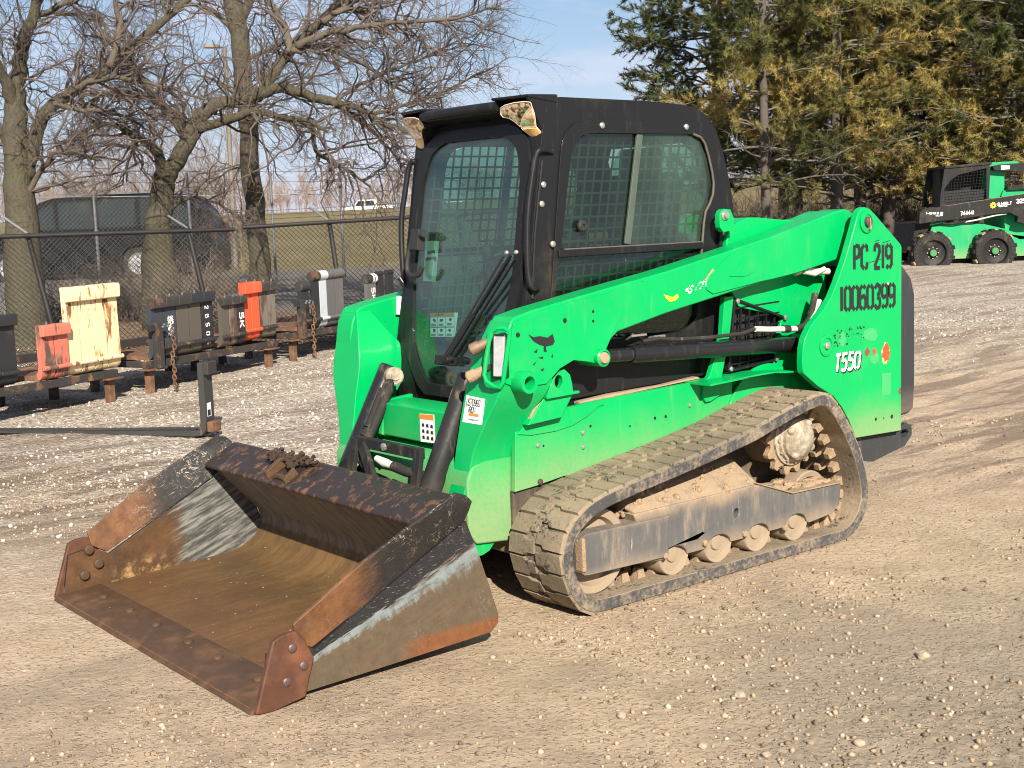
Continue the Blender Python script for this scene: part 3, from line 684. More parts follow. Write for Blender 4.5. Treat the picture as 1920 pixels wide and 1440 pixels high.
MB_out, MB_in, MB_fold, MB_floor = bucket_materials()
rust_bolt = plain("worn_bolt_head", (0.13, 0.085, 0.075), 0.5, 0.5, 0.3, 90)
M_lip = rusty("bucket_lip", (0.026, 0.018, 0.015), 0.46, 0.55, 22, (0.13, 0.060, 0.030), streak=True)
M_edge = rusty("cutting_edge_rust", (0.085, 0.045, 0.020), 0.75, 0.6, 5, (0.092, 0.048, 0.021), (0.042, 0.025, 0.014))
M_corner = rusty("corner_plate_rust", (0.16, 0.06, 0.025), 0.95, 0.65, 10, (0.100, 0.037, 0.017), (0.045, 0.021, 0.013))
prof = [(0.0, 0.004), (-.19, .018), (-.5, .033), (-.74, .044), (-.82, .053), (-.87, .070), (-.91, .098), (-.938, .140), (-.946, .180), (-.935, .222), (-.72, .452)]
th = 0.012
def offset(P, d):
    out = []
    for i, p in enumerate(P):
        a = np.array(P[max(i - 1, 0)]); b = np.array(P[min(i + 1, len(P) - 1)]); t = (b - a) / np.linalg.norm(b - a)
        out.append((p[0] - t[1] * d * -1, p[1] - t[0] * d))
    return out
def thick(P, t):
    Q = []
    for i, p in enumerate(P):
        a = np.array(P[max(i - 1, 0)]); b = np.array(P[min(i + 1, len(P) - 1)]); d = (b - a) / np.linalg.norm(b - a)
        n = np.array([-d[1], d[0]])      # left of travel (travelling rearwards along the floor: points down)
        Q.append((p[0] + n[0] * t, p[1] + n[1] * t))
    return list(P) + Q[::-1]
bucket = ob("bucket", MB().prism(thick(prof, th), 1, -0.846, 0.846), MB_floor, loader, 0.0, angle=50)
ob("bucket_lip", MB().prism([(-.688, .448), (-.684, .462), (-.70, .474), (-.83, .540), (-.862, .535), (-.878, .515), (-.866, .46), (-.74, .446)], 1, -0.84, 0.84), M_lip, bucket, 0.006)
ob("cutting_edge", MB().prism([(0.012, -0.014), (0.010, -0.004), (-.012, .010), (-.175, .0235), (-.19, .0215), (-.19, .0)], 1, -0.862, 0.862), M_edge, bucket, 0.003)
for sgn in (1, -1):
    sp = [(-.03, .012), (-.17, .0145), (-.55, .024), (-.942, .036), (-.974, .062), (-.976, .094), (-.902, .32), (-.849, .455), (-.232, .145), (-.16, .185), (-.06, .17)]
    a, b = (.848, .862) if sgn > 0 else (-.862, -.848)
    me = MB().prism(sp, 1, a, b).mesh("side_plate"); me.materials.append(MB_out); me.materials.append(MB_in)
    for p in me.polygons: p.material_index = 1 if p.normal.y * sgn < -0.5 else 0
    link("side_plate", me, None, bucket, bevel=0.003)
    low = [(-.16, .188, .857), (-.222, .152, .857), (-.5, .283, .857), (-.846, .456, .858), (-.822, .474, .872)]
    P = [(-.846, .498, .888), (-.85, .531, .902), (-.825, .553, .904), (-.779, .570, .904), (-.605, .494, .898), (-.407, .401, .890), (-.15, .246, .872)]
    ring = [low[0], low[1], low[2], low[3]] + P
    mb = MB(); n = len(ring); nr = np.array([0.12, 0.9, -0.36]); nr /= np.linalg.norm(nr)
    o_ = [(p[0], p[2] * sgn, p[1]) for p in ring]; i_ = [(q[0] - nr[0] * .013, q[1] - nr[1] * .013 * sgn, q[2] - nr[2] * .013) for q in o_]
    tr = tessellate_polygon([[Vector((p[0], p[1], 0)) for p in ring]])
    mb.add(o_ + i_, [tuple(t) for t in tr] + [tuple(i + n for i in reversed(t)) for t in tr] + [(i, (i + 1) % n, n + (i + 1) % n, n + i) for i in range(n)])
    ob("folded_rim", mb, MB_fold, bucket, 0.003)
    cpl = [(-.068, .214), (-.03, .10), (.004, -.004), (-.05, -.010), (-.172, .008), (-.182, .034), (-.192, .07), (-.212, .127), (-.185, .19), (-.152, .229), (-.10, .226)]
    a, b = (.8625, .886) if sgn > 0 else (-.886, -.8625)
    cp = ob("corner_plate", MB().prism(cpl, 1, a, b), M_corner, bucket, 0.006)
    for (bx, bz) in ((-.134, .179), (-.171, .113), (-.108, .075)):
        ob("plate_bolt", MB().lathe([(.0155, -.002), (.0155, .004), (.0115, .0075), (.004, .008)], (bx, (b if sgn > 0 else a), bz), (0, sgn, 0), 14), rust_bolt, bucket)
        ob("bolt_nut", MB().lathe([(.021, 0), (.021, .014), (.017, .018), (.004, .019)], (bx - .01, sgn * .848, bz), (0, -sgn, 0), 8), M_edge, bucket)
for k in range(6):
    y = -.66 + .26 * k + .03 * math.sin(k * 3); ob("edge_bolt", MB().lathe([(.020, -.002), (.019, .006), (.012, .010), (.002, .011)], (-.125, y, .0195), (0.02, 0, 1), 12), M_edge, bucket)
mb = MB(); r = random.Random(6)
for i in range(60):
    x = -r.uniform(.03, .93); y = r.uniform(-.82, .82); s = r.uniform(.0015, .005) * (1.8 if r.random() < .06 else 1); zf = float(np.interp(-x, [0, .19, .5, .74, .82, .87, .93], [.006, .020, .034, .045, .054, .07, .12]))
    mb.ell((x, y, zf + s * .4), (s, s * r.uniform(.7, 1.3), s * .7), 6, 4)
ob("loose_crumbs", mb, plain("brown_crumbs", (0.20, 0.14, 0.085), 0.95, 0, 0.5, 60), bucket, fix=False, kind='stuff')
# packed soil on the broken middle of the lip
mb = MB(); r = random.Random(5)
for i in range(90):
    t = r.random(); y = -.42 + .33 * t; s = r.uniform(.005, .018)
    mb.ell((-.80 + r.uniform(-.05, .05), y + r.uniform(-.02, .02), .540 + r.uniform(-.01, .016)), (s, s * r.uniform(.7, 1.4), s * r.uniform(.5, 1.0)), 7, 5)
mb.v = [(p[0] + (r.random() - .5) * .008, p[1] + (r.random() - .5) * .008, p[2] + (r.random() - .5) * .008) for p in mb.v]
ob("packed_soil", mb, plain("dark_soil", (0.05, 0.03, 0.02), 0.95, 0, 0.6, 60, 0.5), bucket, fix=False, kind='stuff')
mb = MB().prism([(-.70, .455), (-.69, .50), (-.76, .548), (-.80, .55), (-.78, .47)], 1, -.30, -.275).prism([(-.70, .455), (-.69, .49), (-.74, .53), (-.78, .47)], 1, -.15, -.13)
mb.tube([(-.715, -.28 + .15 * k / 6, .468 + .022 * math.sin(math.pi * k / 6)) for k in range(7)], .014, 8)
ob("torn_lip_lug", mb, M_edge, bucket, 0.002)

# ---- undercarriage --------------------------------------------------
OUT = [(-1.52, -.036), (-1.455, -.030), (-1.39, .008), (-1.343, .075), (-1.315, .15), (-1.303, .222), (-1.318, .29), (-1.365, .355), (-1.44, .405), (-1.535, .437), (-1.724, .468),
       (-1.93, .498), (-2.14, .530), (-2.40, .576), (-2.63, .636), (-2.777, .668), (-2.872, .677), (-2.942, .647), (-3.005, .583), (-3.082, .483), (-3.15, .367), (-3.197, .243),
       (-3.209, .150), (-3.178, .062), (-3.11, -.008), (-3.04, -.034), (-2.96, -.036), (-2.6, -.036), (-2.2, -.036), (-1.8, -.036)]
def resample(P, n, closed=True):
    P = np.array(P, float); Q = np.vstack([P, P[:1]]) if closed else P
    m = len(Q); S = np.concatenate([[0], np.cumsum(np.linalg.norm(np.diff(Q, axis=0), axis=1))])
    t = np.linspace(0, S[-1], n, endpoint=not closed)
    return np.stack([np.interp(t, S, Q[:, k]) for k in range(Q.shape[1])], 1), S[-1]
def smooth(P, it=2):
    for _ in range(it): P = (np.roll(P, 1, 0) + 2 * P + np.roll(P, -1, 0)) / 4
    return P
def tread_mat():
    m = Mat("muddy_tread"); g = m.geo(); n1 = m.noise(g, 7, 7, 0.7); n2 = m.noise(g, 55, 6, 0.72)
    mud = m.mix(n2, (0.17, 0.132, 0.090), (0.37, 0.295, 0.205)); mud = m.mix(m.rng(m.noise(g, 3.2, 4), 0.42, 0.62, 0, 0.55), mud, (0.125, 0.108, 0.082)); c = m.mix(m.rng(m.math('ADD', m.math('MULTIPLY', n1, 0.55), m.math('MULTIPLY', n2, 0.45)), 0.385, 0.46, 1, 0), mud, (0.050, 0.046, 0.042))
    m.set(c, 0.9, spec=0.2); m.bump(m.math('ADD', n2, m.noise(g, 18, 6, 0.7)), 0.6, 0.008); return m.m
def edge_mat():
    m = Mat("track_side_rubber"); g = m.geo(); n1 = m.noise(g, 6, 7, 0.7); n2 = m.noise(g, 60, 5, 0.7)
    c = m.mix(m.rng(m.math('ADD', m.math('MULTIPLY', n1, 0.65), m.math('MULTIPLY', n2, 0.35)), 0.44, 0.64, 0, 0.8), m.mix(n2, (0.028, 0.029, 0.031), (0.085, 0.085, 0.087)), (0.32, 0.25, 0.175))
    m.set(c, 0.75, spec=0.3); m.bump(n2, 0.25, 0.004); return m.m
M_tread, M_tedge = tread_mat(), edge_mat()
M_frame = painted("track_frame", (0.035, 0.037, 0.040), 0.5, (0.02, 0.30), 0.45, 0.25, coat=0.0, chipcol=(0.30, 0.29, 0.27))
def frame_mat():
    m = Mat("track_frame_dusty"); g = m.geo(); z = m.sep(g)[2]; n1 = m.noise(m.map(g, (2.4, 1, 0.5)), 5, 8, 0.7); n2 = m.noise(g, 45, 6, 0.7); n0 = m.noise(g, 4, 5)
    base = m.mix(n1, (0.038, 0.040, 0.043), (0.17, 0.165, 0.155))
    base = m.mix(m.rng(m.noise(m.map(g, (14, 1, 1.2)), 5, 6, 0.7), 0.60, 0.70, 0, 0.7), base, (0.40, 0.385, 0.35))
    d = m.math('ADD', z, m.math('MULTIPLY', m.math('SUBTRACT', n0, 0.5), 0.16))
    mud = m.mix(n2, (0.24, 0.175, 0.115), (0.42, 0.315, 0.21))
    k = m.math('MAXIMUM', m.math('MULTIPLY', m.rng(d, 0.25, 0.34), m.rng(m.noise(g, 13, 6, .75), .32, .52, .45, 1.0)), m.rng(d, 0.17, 0.07, 0, 0.6)); k = m.math('MAXIMUM', k, m.rng(n1, 0.50, 0.72, 0, 0.65))
    m.set(m.mix(k, base, mud), 0.7, spec=0.3); m.bump(m.math('ADD', n2, m.math('MULTIPLY', k, 0.8)), 0.4, 0.006); return m.m
M_tframe = frame_mat()
M_wheel = painted("muddy_roller", (0.30, 0.235, 0.165), 0.8, None, 0.7, 0.35, coat=0, chipcol=(0.05, 0.045, 0.04))
def hub_mat():
    m = Mat("muddy_hub"); g = m.geo(); n1 = m.noise(g, 11, 7, 0.72); n2 = m.noise(g, 60, 5, 0.7)
    c = m.mix(m.rng(n1, .38, .62), m.mix(n2, (0.15, 0.115, 0.08), (0.30, 0.24, 0.165)), m.mix(n2, (0.33, 0.30, 0.25), (0.50, 0.46, 0.38)))
    m.set(c, .8, spec=.3); m.bump(m.math('ADD', n1, n2), .5, .008); return m.m
M_hub = hub_mat()
M_brownmud = plain("clinging_mud", (0.30, 0.215, 0.135), 0.95, 0, 0.35, 30, 0.6)

def lug_mesh(flip):
    o = [(-.041, 0), (.041, 0), (.041, .085), (.028, .104), (.028, .152), (-.026, .152), (-.026, .114), (-.041, .098)]
    mb = MB(); n = len(o); f = -1 if flip else 1
    c = np.mean(np.array(o), 0)
    top = [((p[0] - c[0]) * .90 + c[0], f * ((p[1] - c[1]) * .95 + c[1]), .0) for p in o]; bot = [(p[0], f * p[1], -.026) for p in o]
    tr = [tuple(t) for t in tessellate_polygon([[Vector((p[0], p[1], 0)) for p in o]])]
    mb.add(top + bot, tr + [(i, (i + 1) % n, n + (i + 1) % n, n + i) for i in range(n)]); return mb
def drive_lug():
    return MB().add([(-.022, -.02, 0), (.022, -.02, 0), (.022, .02, 0), (-.022, .02, 0), (-.014, -.014, .042), (.014, -.014, .042), (.014, .014, .042), (-.014, .014, .042)],
                    [(0, 1, 5, 4), (1, 2, 6, 5), (2, 3, 7, 6), (3, 0, 4, 7), (4, 5, 6, 7), (3, 2, 1, 0)])
def undercarriage(sg):
    seen = sg > 0
    N = 160
    O, per = resample(OUT, N); O = smooth(O, 1)
    T = np.roll(O, -1, 0) - np.roll(O, 1, 0); T /= np.linalg.norm(T, axis=1)[:, None]
    NO = np.stack([T[:, 1], -T[:, 0]], 1); cen = np.array([-2.3, .25])
    if ((O - cen) * NO).sum() < 0: NO = -NO
    A = O - NO * .010; B = O - NO * .060
    y0, y1 = .512 * sg, .83 * sg
    mb = MB(); vs = []
    for q in (A, B):
        for y in (y0, y1): vs += [(p[0], y, p[1]) for p in q]
    fs = []
    for i in range(N):
        j = (i + 1) % N
        fs += [(i, j, N + j, N + i), (2 * N + i, 3 * N + i, 3 * N + j, 2 * N + j), (i, 2 * N + i, 2 * N + j, j), (N + i, N + j, 3 * N + j, 3 * N + i)]
    mb.add(vs, fs); me = mb.mesh("rubber_track"); me.materials.append(M_tread); me.materials.append(M_tedge)
    for p in me.polygons: p.material_index = 1 if abs(p.normal.y) > .6 else 0
    tr = link("rubber_track", me, None, loader, bevel=0.006)
    NL = 52
    F, _ = resample(OUT, NL * 4); F = smooth(F, 1); tt = np.roll(F, -1, 0) - np.roll(F, 1, 0); tt /= np.linalg.norm(tt, axis=1)[:, None]
    nn = np.stack([tt[:, 1], -tt[:, 0]], 1)
    if ((F - cen) * nn).sum() < 0: nn = -nn
    la, lb, ld = (lug_mesh(True), lug_mesh(False), drive_lug())
    if seen:
        la = la.mesh("tread_lug"); lb = lb.mesh("tread_lug"); ld = ld.mesh("drive_lug")
        for q in (la, lb): q.materials.append(M_tread)
        ld.materials.append(M_brownmud)
    joint = MB()
    for k in range(NL * 2):
        outer = k % 2 == 0; i = (k * 2 + (0 if outer else 0)) % (NL * 4)
        t = Vector((tt[i][0], 0, tt[i][1])); n = Vector((nn[i][0], 0, nn[i][1])); yy = n.cross(t)
        yv = Vector((0, 1, 0))
        M = Matrix.Identity(4)
        for r_ in range(3): M[r_][0] = t[r_]; M[r_][1] = yv[r_]; M[r_][2] = n[r_]
        edge = (.826 if outer else .516) * sg
        M.translation = Vector((F[i][0], edge, F[i][1]))
        mesh = (la if outer else lb) if sg > 0 else (lb if outer else la)
        if seen:
            o = link("tread_lug", mesh, None, tr); o.matrix_basis = M
        else:
            joint.add([M @ Vector(p) for p in mesh.v], mesh.f)
        if outer:
            for yl in (.625, .705):
                i2 = (i + 2) % (NL * 4)
                M2 = Matrix.Identity(4); n2 = -Vector((nn[i2][0], 0, nn[i2][1])); t2 = Vector((tt[i2][0], 0, tt[i2][1]))
                for r_ in range(3): M2[r_][0] = t2[r_]; M2[r_][1] = yv[r_]; M2[r_][2] = n2[r_]
                p = F[i2] - nn[i2] * .058; M2.translation = Vector((p[0], yl * sg, p[1]))
                if seen:
                    o = link("drive_lug", ld, None, tr); o.matrix_basis = M2
                else: joint.add([M2 @ Vector(p) for p in ld.v], ld.f)
    if not seen: ob("tread_lugs", joint, M_tread, tr, kind='stuff')
    # frame
    def Y(a, b): return (a * sg, b * sg) if sg > 0 else (b * sg, a * sg)
    main = [(-1.74, .275), (-1.72, .315), (-2.47, .318), (-2.56, .295), (-2.69, .238), (-3.042, .23), (-3.030, .132), (-2.976, .098), (-2.81, .086)]
    for xr_ in (-2.72, -2.465, -2.215, -1.95):
        main += [(xr_ + .072 * math.cos(a_), .098 + .044 * math.sin(a_)) for a_ in np.linspace(math.pi, 0, 9)]
    main += [(-1.86, .100), (-1.74, .11)]
    hole = [(-2.325 + .017 * math.cos(a), .215 + .022 * math.sin(a)) for a in np.linspace(0, 6.28, 12, endpoint=False)]
    fr = ob("track_frame", MB().prism(main, 1, *Y(.56, .792), holes=[hole]), M_tframe, loader, 0.006)
    mb = MB(); X0, X1 = -1.735, -2.46
    a = [(X0, .79 * sg, .312), (X0, .66 * sg, .398), (X0, .52 * sg, .40), (X0, .52 * sg, .30)]; b = [(X1 - .02, .79 * sg, .315), (X1, .66 * sg, .412), (X1, .52 * sg, .412), (X1, .52 * sg, .30)]
    mb.add(a + b, [(0, 1, 2, 3), (7, 6, 5, 4)] + [(i, (i + 1) % 4, 4 + (i + 1) % 4, 4 + i) for i in range(4)])
    ob("frame_top", mb, M_tframe, fr, 0.012)
    mb = MB().prism([(-1.432, .135), (-1.428, .275), (-1.455, .287), (-1.93, .279), (-1.905, .268), (-1.90, .112), (-1.48, .122), (-1.44, .128)], 1, *Y(.70, .806))
    ob("tension_arm", mb, M_tframe, fr, 0.008)
    ob("arm_end", MB().bar((-1.44, .79 * sg, .14), (-1.437, .79 * sg, .275), .05, .02, (1, 0, 0)), M_brownmud, fr, 0.008)
    mb = MB()
    for (xa, za, xb, zb) in ((-2.69, .243, -3.04, .236), (-2.45, .325, -2.69, .243)):
        mb.bar((xa, .72 * sg, za), (xb, .72 * sg, zb), .16, .006)
    ob("frame_ledge", mb, M_brownmud, fr, 0.002)
    # wheels
    def wheel(name, x, z, r, ya, yb, dish=.02, n=32):
        w = abs(yb - ya)
        return ob(name, MB().lathe([(r * .25, 0), (r * .98, 0), (r, .006), (r, w - .006), (r * .96, w), (r * .80, w - .004), (r * .74, w - dish), (r * .40, w - dish), (r * .36, w - .006), (r * .2, w - .004)], (x, ya * sg, z), (0, sg, 0), n), M_wheel, fr)
    wheel("front_idler", -1.535, .197, .172, .60, .765, .03, 40)
    wheel("rear_idler", -2.93, .158, .135, .60, .70)
    for x in (-1.95, -2.215, -2.465, -2.72): wheel("track_roller", x, .108, .088, .60, .785, .016)
    for (x, z) in ((-1.885, .118), (-2.12, .125), (-2.37, .118), (-2.635, .095)):
        ob("roller_bolt", MB().lathe([(.014, 0), (.014, .012), (.009, .016), (.003, .016)], (x, .793 * sg, z), (0, sg, 0), 8), M_brownmud, fr)
    # sprocket and drive hub
    NT = 13; pr = []
    for k in range(NT * 4):
        a = 2 * math.pi * k / (NT * 4); rr = .172 if k % 4 in (0, 1) else .143
        pr.append((-2.845 + rr * math.cos(a), .455 + rr * math.sin(a)))
    sp = ob("sprocket", MB().prism(pr, 1, *Y(.63, .665)), M_brownmud, loader, 0.005)
    ob("drive_hub", MB().lathe([(.125, -.005), (.125, .012), (.112, .018), (.108, .03), (.100, .034), (.097, .05), (.078, .066), (.072, .074), (.030, .086), (.004, .088)], (-2.845, .665 * sg, .455), (0, sg, 0), 32), M_hub, sp)
    for k in range(12):
        a = 2 * math.pi * k / 12
        ob("hub_bolt", MB().lathe([(.0085, 0), (.0085, .009), (.003, .010)], (-2.845 + .109 * math.cos(a), .683 * sg, .455 + .109 * math.sin(a)), (0, sg, 0), 6), M_brownmud, sp)
    for k in range(4):
        a = rad(35 + 90 * k); ob("hub_lobe", MB().ell((-2.845 + .078 * math.cos(a), .722 * sg, .455 + .078 * math.sin(a)), (.026, .018, .020), 10, 6), M_hub, sp)
    ob("drive_case", MB().cyl((-2.845, .45 * sg, .455), (-2.845, .64 * sg, .455), .13), M_brownmud, loader)
    mb = MB(); rr = random.Random(11)
    for k in range(60):
        x = rr.uniform(-3.0, -2.64); s = rr.uniform(.012, .03); mb.ell((x, sg * rr.uniform(.66, .76), .238 + rr.uniform(-.004, .010) + (.02 if x > -2.75 else 0)), (s * 1.4, s, s * .6), 7, 4)
    for k in range(70):
        s = rr.uniform(.006, .018); x = rr.uniform(-2.44, -1.71) if k > 26 else rr.uniform(-1.83, -1.71); q = rr.random(); mb.ell((x, sg * (.66 + .12 * q if k > 26 else rr.uniform(.66, .73)), (.400 - .078 * q) if k > 26 else .29 + rr.uniform(0, .03)), (s, s, s), 7, 4)
    mb.v = [(p[0] + (rr.random() - .5) * .006, p[1], p[2] + (rr.random() - .5) * .006) for p in mb.v]
    ob("mud_lumps", mb, M_brownmud, fr, fix=False, kind='stuff')
undercarriage(1); undercarriage(-1)

# ---- chassis -----------------------------------------------------------
def cm(pts, y0, y1, mat, name, bevel=.004, holes=(), par=None):
    return ob(name, MB().prism(pts, 1, y0, y1, holes=holes), mat, par or loader, bevel)
chassis = ob("chassis", MB().box(-3.30, -1.36, -.488, .488, .16, .70).box(-1.55, -1.35, -.50, .50, .20, .43), M_black_low, loader, 0.01)
M_deckmud = M_tanmud
for sg in (1, -1):
    def Y(a, b): return (a, b) if sg > 0 else (-b, -a)
    panel = [(-1.348, .425), (-1.36, .66), (-1.40, .700), (-1.60, .725), (-1.74, .732), (-2.455, .752), (-2.62, .752), (-2.62, .45), (-2.4, .44), (-1.60, .449), (-1.46, .433)]
    bp_ = cm(panel, *Y(.490, .516), M_green_low, "side_panel")
    if sg > 0:
        for (px, py, r_) in ((1228, 784, .006), (1248, 781, .006), (1107, 799, .005), (1181, 799, .004), (1019, 836, .004)):
            q = on(1, px, py, .516); ob("hole_shade_disc", MB().lathe([(r_ * 1.2, -.002), (r_ * 1.2, .0012), (.0005, .0012)], (q[0], .516, q[2]), (0, 1, 0), 10), M_ink, bp_)  # black disc on the surface paints the shade inside a bolt hole
        for (px, py) in ((1293, 760), (1092, 811), (1093, 838), (1008, 835)):
            q = on(1, px, py, .516); ob("panel_bolt", MB().lathe([(.009, 0), (.009, .006), (.003, .008)], (q[0], .516, q[2]), (0, 1, 0), 8), M_bolt, bp_)
        q = on(1, 1012, 903, .516); ob("panel_bolt", MB().lathe([(.012, 0), (.012, .008), (.003, .01)], (q[0], .516, q[2]), (0, 1, 0), 8), rust_bolt, bp_)
        # weld-on doubler with a curved lower edge
        cv = [(-1.37, .652), (-1.44, .640), (-1.56, .640), (-1.66, .652), (-1.74, .680), (-1.80, .712), (-1.83, .714), (-1.82, .729), (-1.62, .723), (-1.41, .695)]
        cm(cv, .5165, .522, M_green_low, "doubler_plate", .002, par=bp_)
    # rail stop with an eye
    eye = [(-1.532 + .021 * math.cos(a), .848 + .026 * math.sin(a)) for a in np.linspace(0, 6.28, 16, endpoint=False)]
    lg = cm([(-1.468, .795), (-1.485, .83), (-1.51, .87), (-1.535, .892), (-1.565, .893), (-1.592, .87), (-1.602, .835), (-1.606, .80), (-1.640, .800), (-1.640, .790), (-1.47, .786)], *Y(.56, .585), M_green, "stop_lug", .004, holes=[eye])
    mb = MB(); s_ = sg
    vs = [(-1.40, .70), (-1.47, .79), (-1.632, .79), (-1.565, .705)]
    ob("stop_bracket", MB().prism([(-1.385, .69), (-1.47, .786), (-1.625, .788), (-1.56, .70)], 1, *Y(.50, .565)), M_green_low, lg, .004)
    ob("stop_web", MB().prism([(-1.40, .70), (-1.44, .80), (-1.475, .86), (-1.50, .86), (-1.47, .78), (-1.43, .70)], 1, *Y(.50, .558)), M_tanmud, lg, .003)
    # strut between the cab and the engine bay
    st = [(-2.413, .674), (-2.43, .655), (-2.465, .655), (-2.52, .675), (-2.532, .745), (-2.59, .93), (-2.622, 1.11), (-2.56, 1.11), (-2.54, .94), (-2.456, .765), (-2.418, .745)]
    cm(st, *Y(.505, .532), M_green, "strut", .003)
    # engine bay: dark box, green upper panel, grille and fender
    cm([(-2.62, 1.14), (-2.655, 1.098), (-2.665, 1.065), (-2.70, 1.05), (-2.99, .988), (-2.965, .962), (-2.92, .80), (-2.90, .74), (-3.30, .74), (-3.30, 1.30), (-2.62, 1.24)], *Y(.490, .512), M_green, "engine_side_panel")
    cm([(-2.62, .752), (-2.62, .45), (-3.25, .45), (-3.25, .745), (-2.9, .742)], *Y(.47, .492), M_green_low, "lower_engine_panel")
    fen = [(-2.345, .752), (-2.50, .757), (-2.70, .764), (-2.84, .757), (-3.0, .741), (-3.0, .733), (-2.84, .748), (-2.70, .755), (-2.50, .748), (-2.345, .743)]
    cm(fen, *Y(.49, .635), M_green_low, "fender", .002)
    arc = [(-2.845 + .30 * math.cos(a), .45 + .335 * math.sin(a)) for a in np.linspace(rad(18), rad(162), 22)]
    cm(arc, *Y(.516, .528), M_green_low, "sprocket_guard", .002)
    gr = MB(); Z0, Z1 = .76, 1.09
    for x in np.arange(-2.62, -2.99, -.058):
        zt = 1.085 if x > -2.66 else 1.06 - (-2.66 - x) * .26
        gr.bar((x, .505 * sg, .762), (x - .018, .505 * sg, zt), .009, .007)
    for z in np.arange(.80, 1.07, .05):
        gr.bar((-2.60, .509 * sg, z), (-2.955 if z > .9 else -2.92, .509 * sg, z + .012), .009, .007)
    go = ob("side_grille", gr, M_black, loader)
    mb = MB().bar((-2.655, .512 * sg, 1.09), (-2.985, .512 * sg, .985), .012, .024, (0, 1, 0)).bar((-2.59, .512 * sg, .775), (-2.90, .512 * sg, .795), .012, .034, (0, 1, 0)).bar((-2.64, .512 * sg, 1.09), (-2.592, .512 * sg, .775), .012, .026, (0, 1, 0))
    ob("grille_frame", mb, M_black, go, .003)
    for (x, z) in ((-2.655, 1.085), (-2.985, .985), (-2.605, .783), (-2.92, .80)):
        ob("panel_bolt", MB().lathe([(.012, 0), (.012, .008), (.004, .011)], (x, .52 * sg, z), (0, sg, 0), 10), M_bolt, go)
    if sg > 0:
        ob("exhaust_sleeve", MB().tube([(-2.635, .475, .76), (-2.64, .475, .90), (-2.645, .475, 1.05)], .017, 12), M_hosewhite, go)
        mb = MB()
        for k in range(8):
            q = np.array([-2.62 - .04 * k, .45, .78 + .02 * math.sin(k * 2.1)]); mb.tube([q, q + (-.05, .0, .04 * math.cos(k)), q + (-.10, 0, .10)], .009, 7)
        ob("engine_hose", mb, M_hosewhite, loader)
ob("engine_bay", MB().box(-3.62, -2.63, -.47, .47, .40, 1.20), M_dark, loader)
ob("rear_hood", MB().prism([(-2.75, 1.16), (-2.80, 1.28), (-3.45, 1.30), (-3.66, 1.20), (-3.66, 1.10), (-2.75, 1.12)], 1, -.44, .44), M_black, loader, .015)
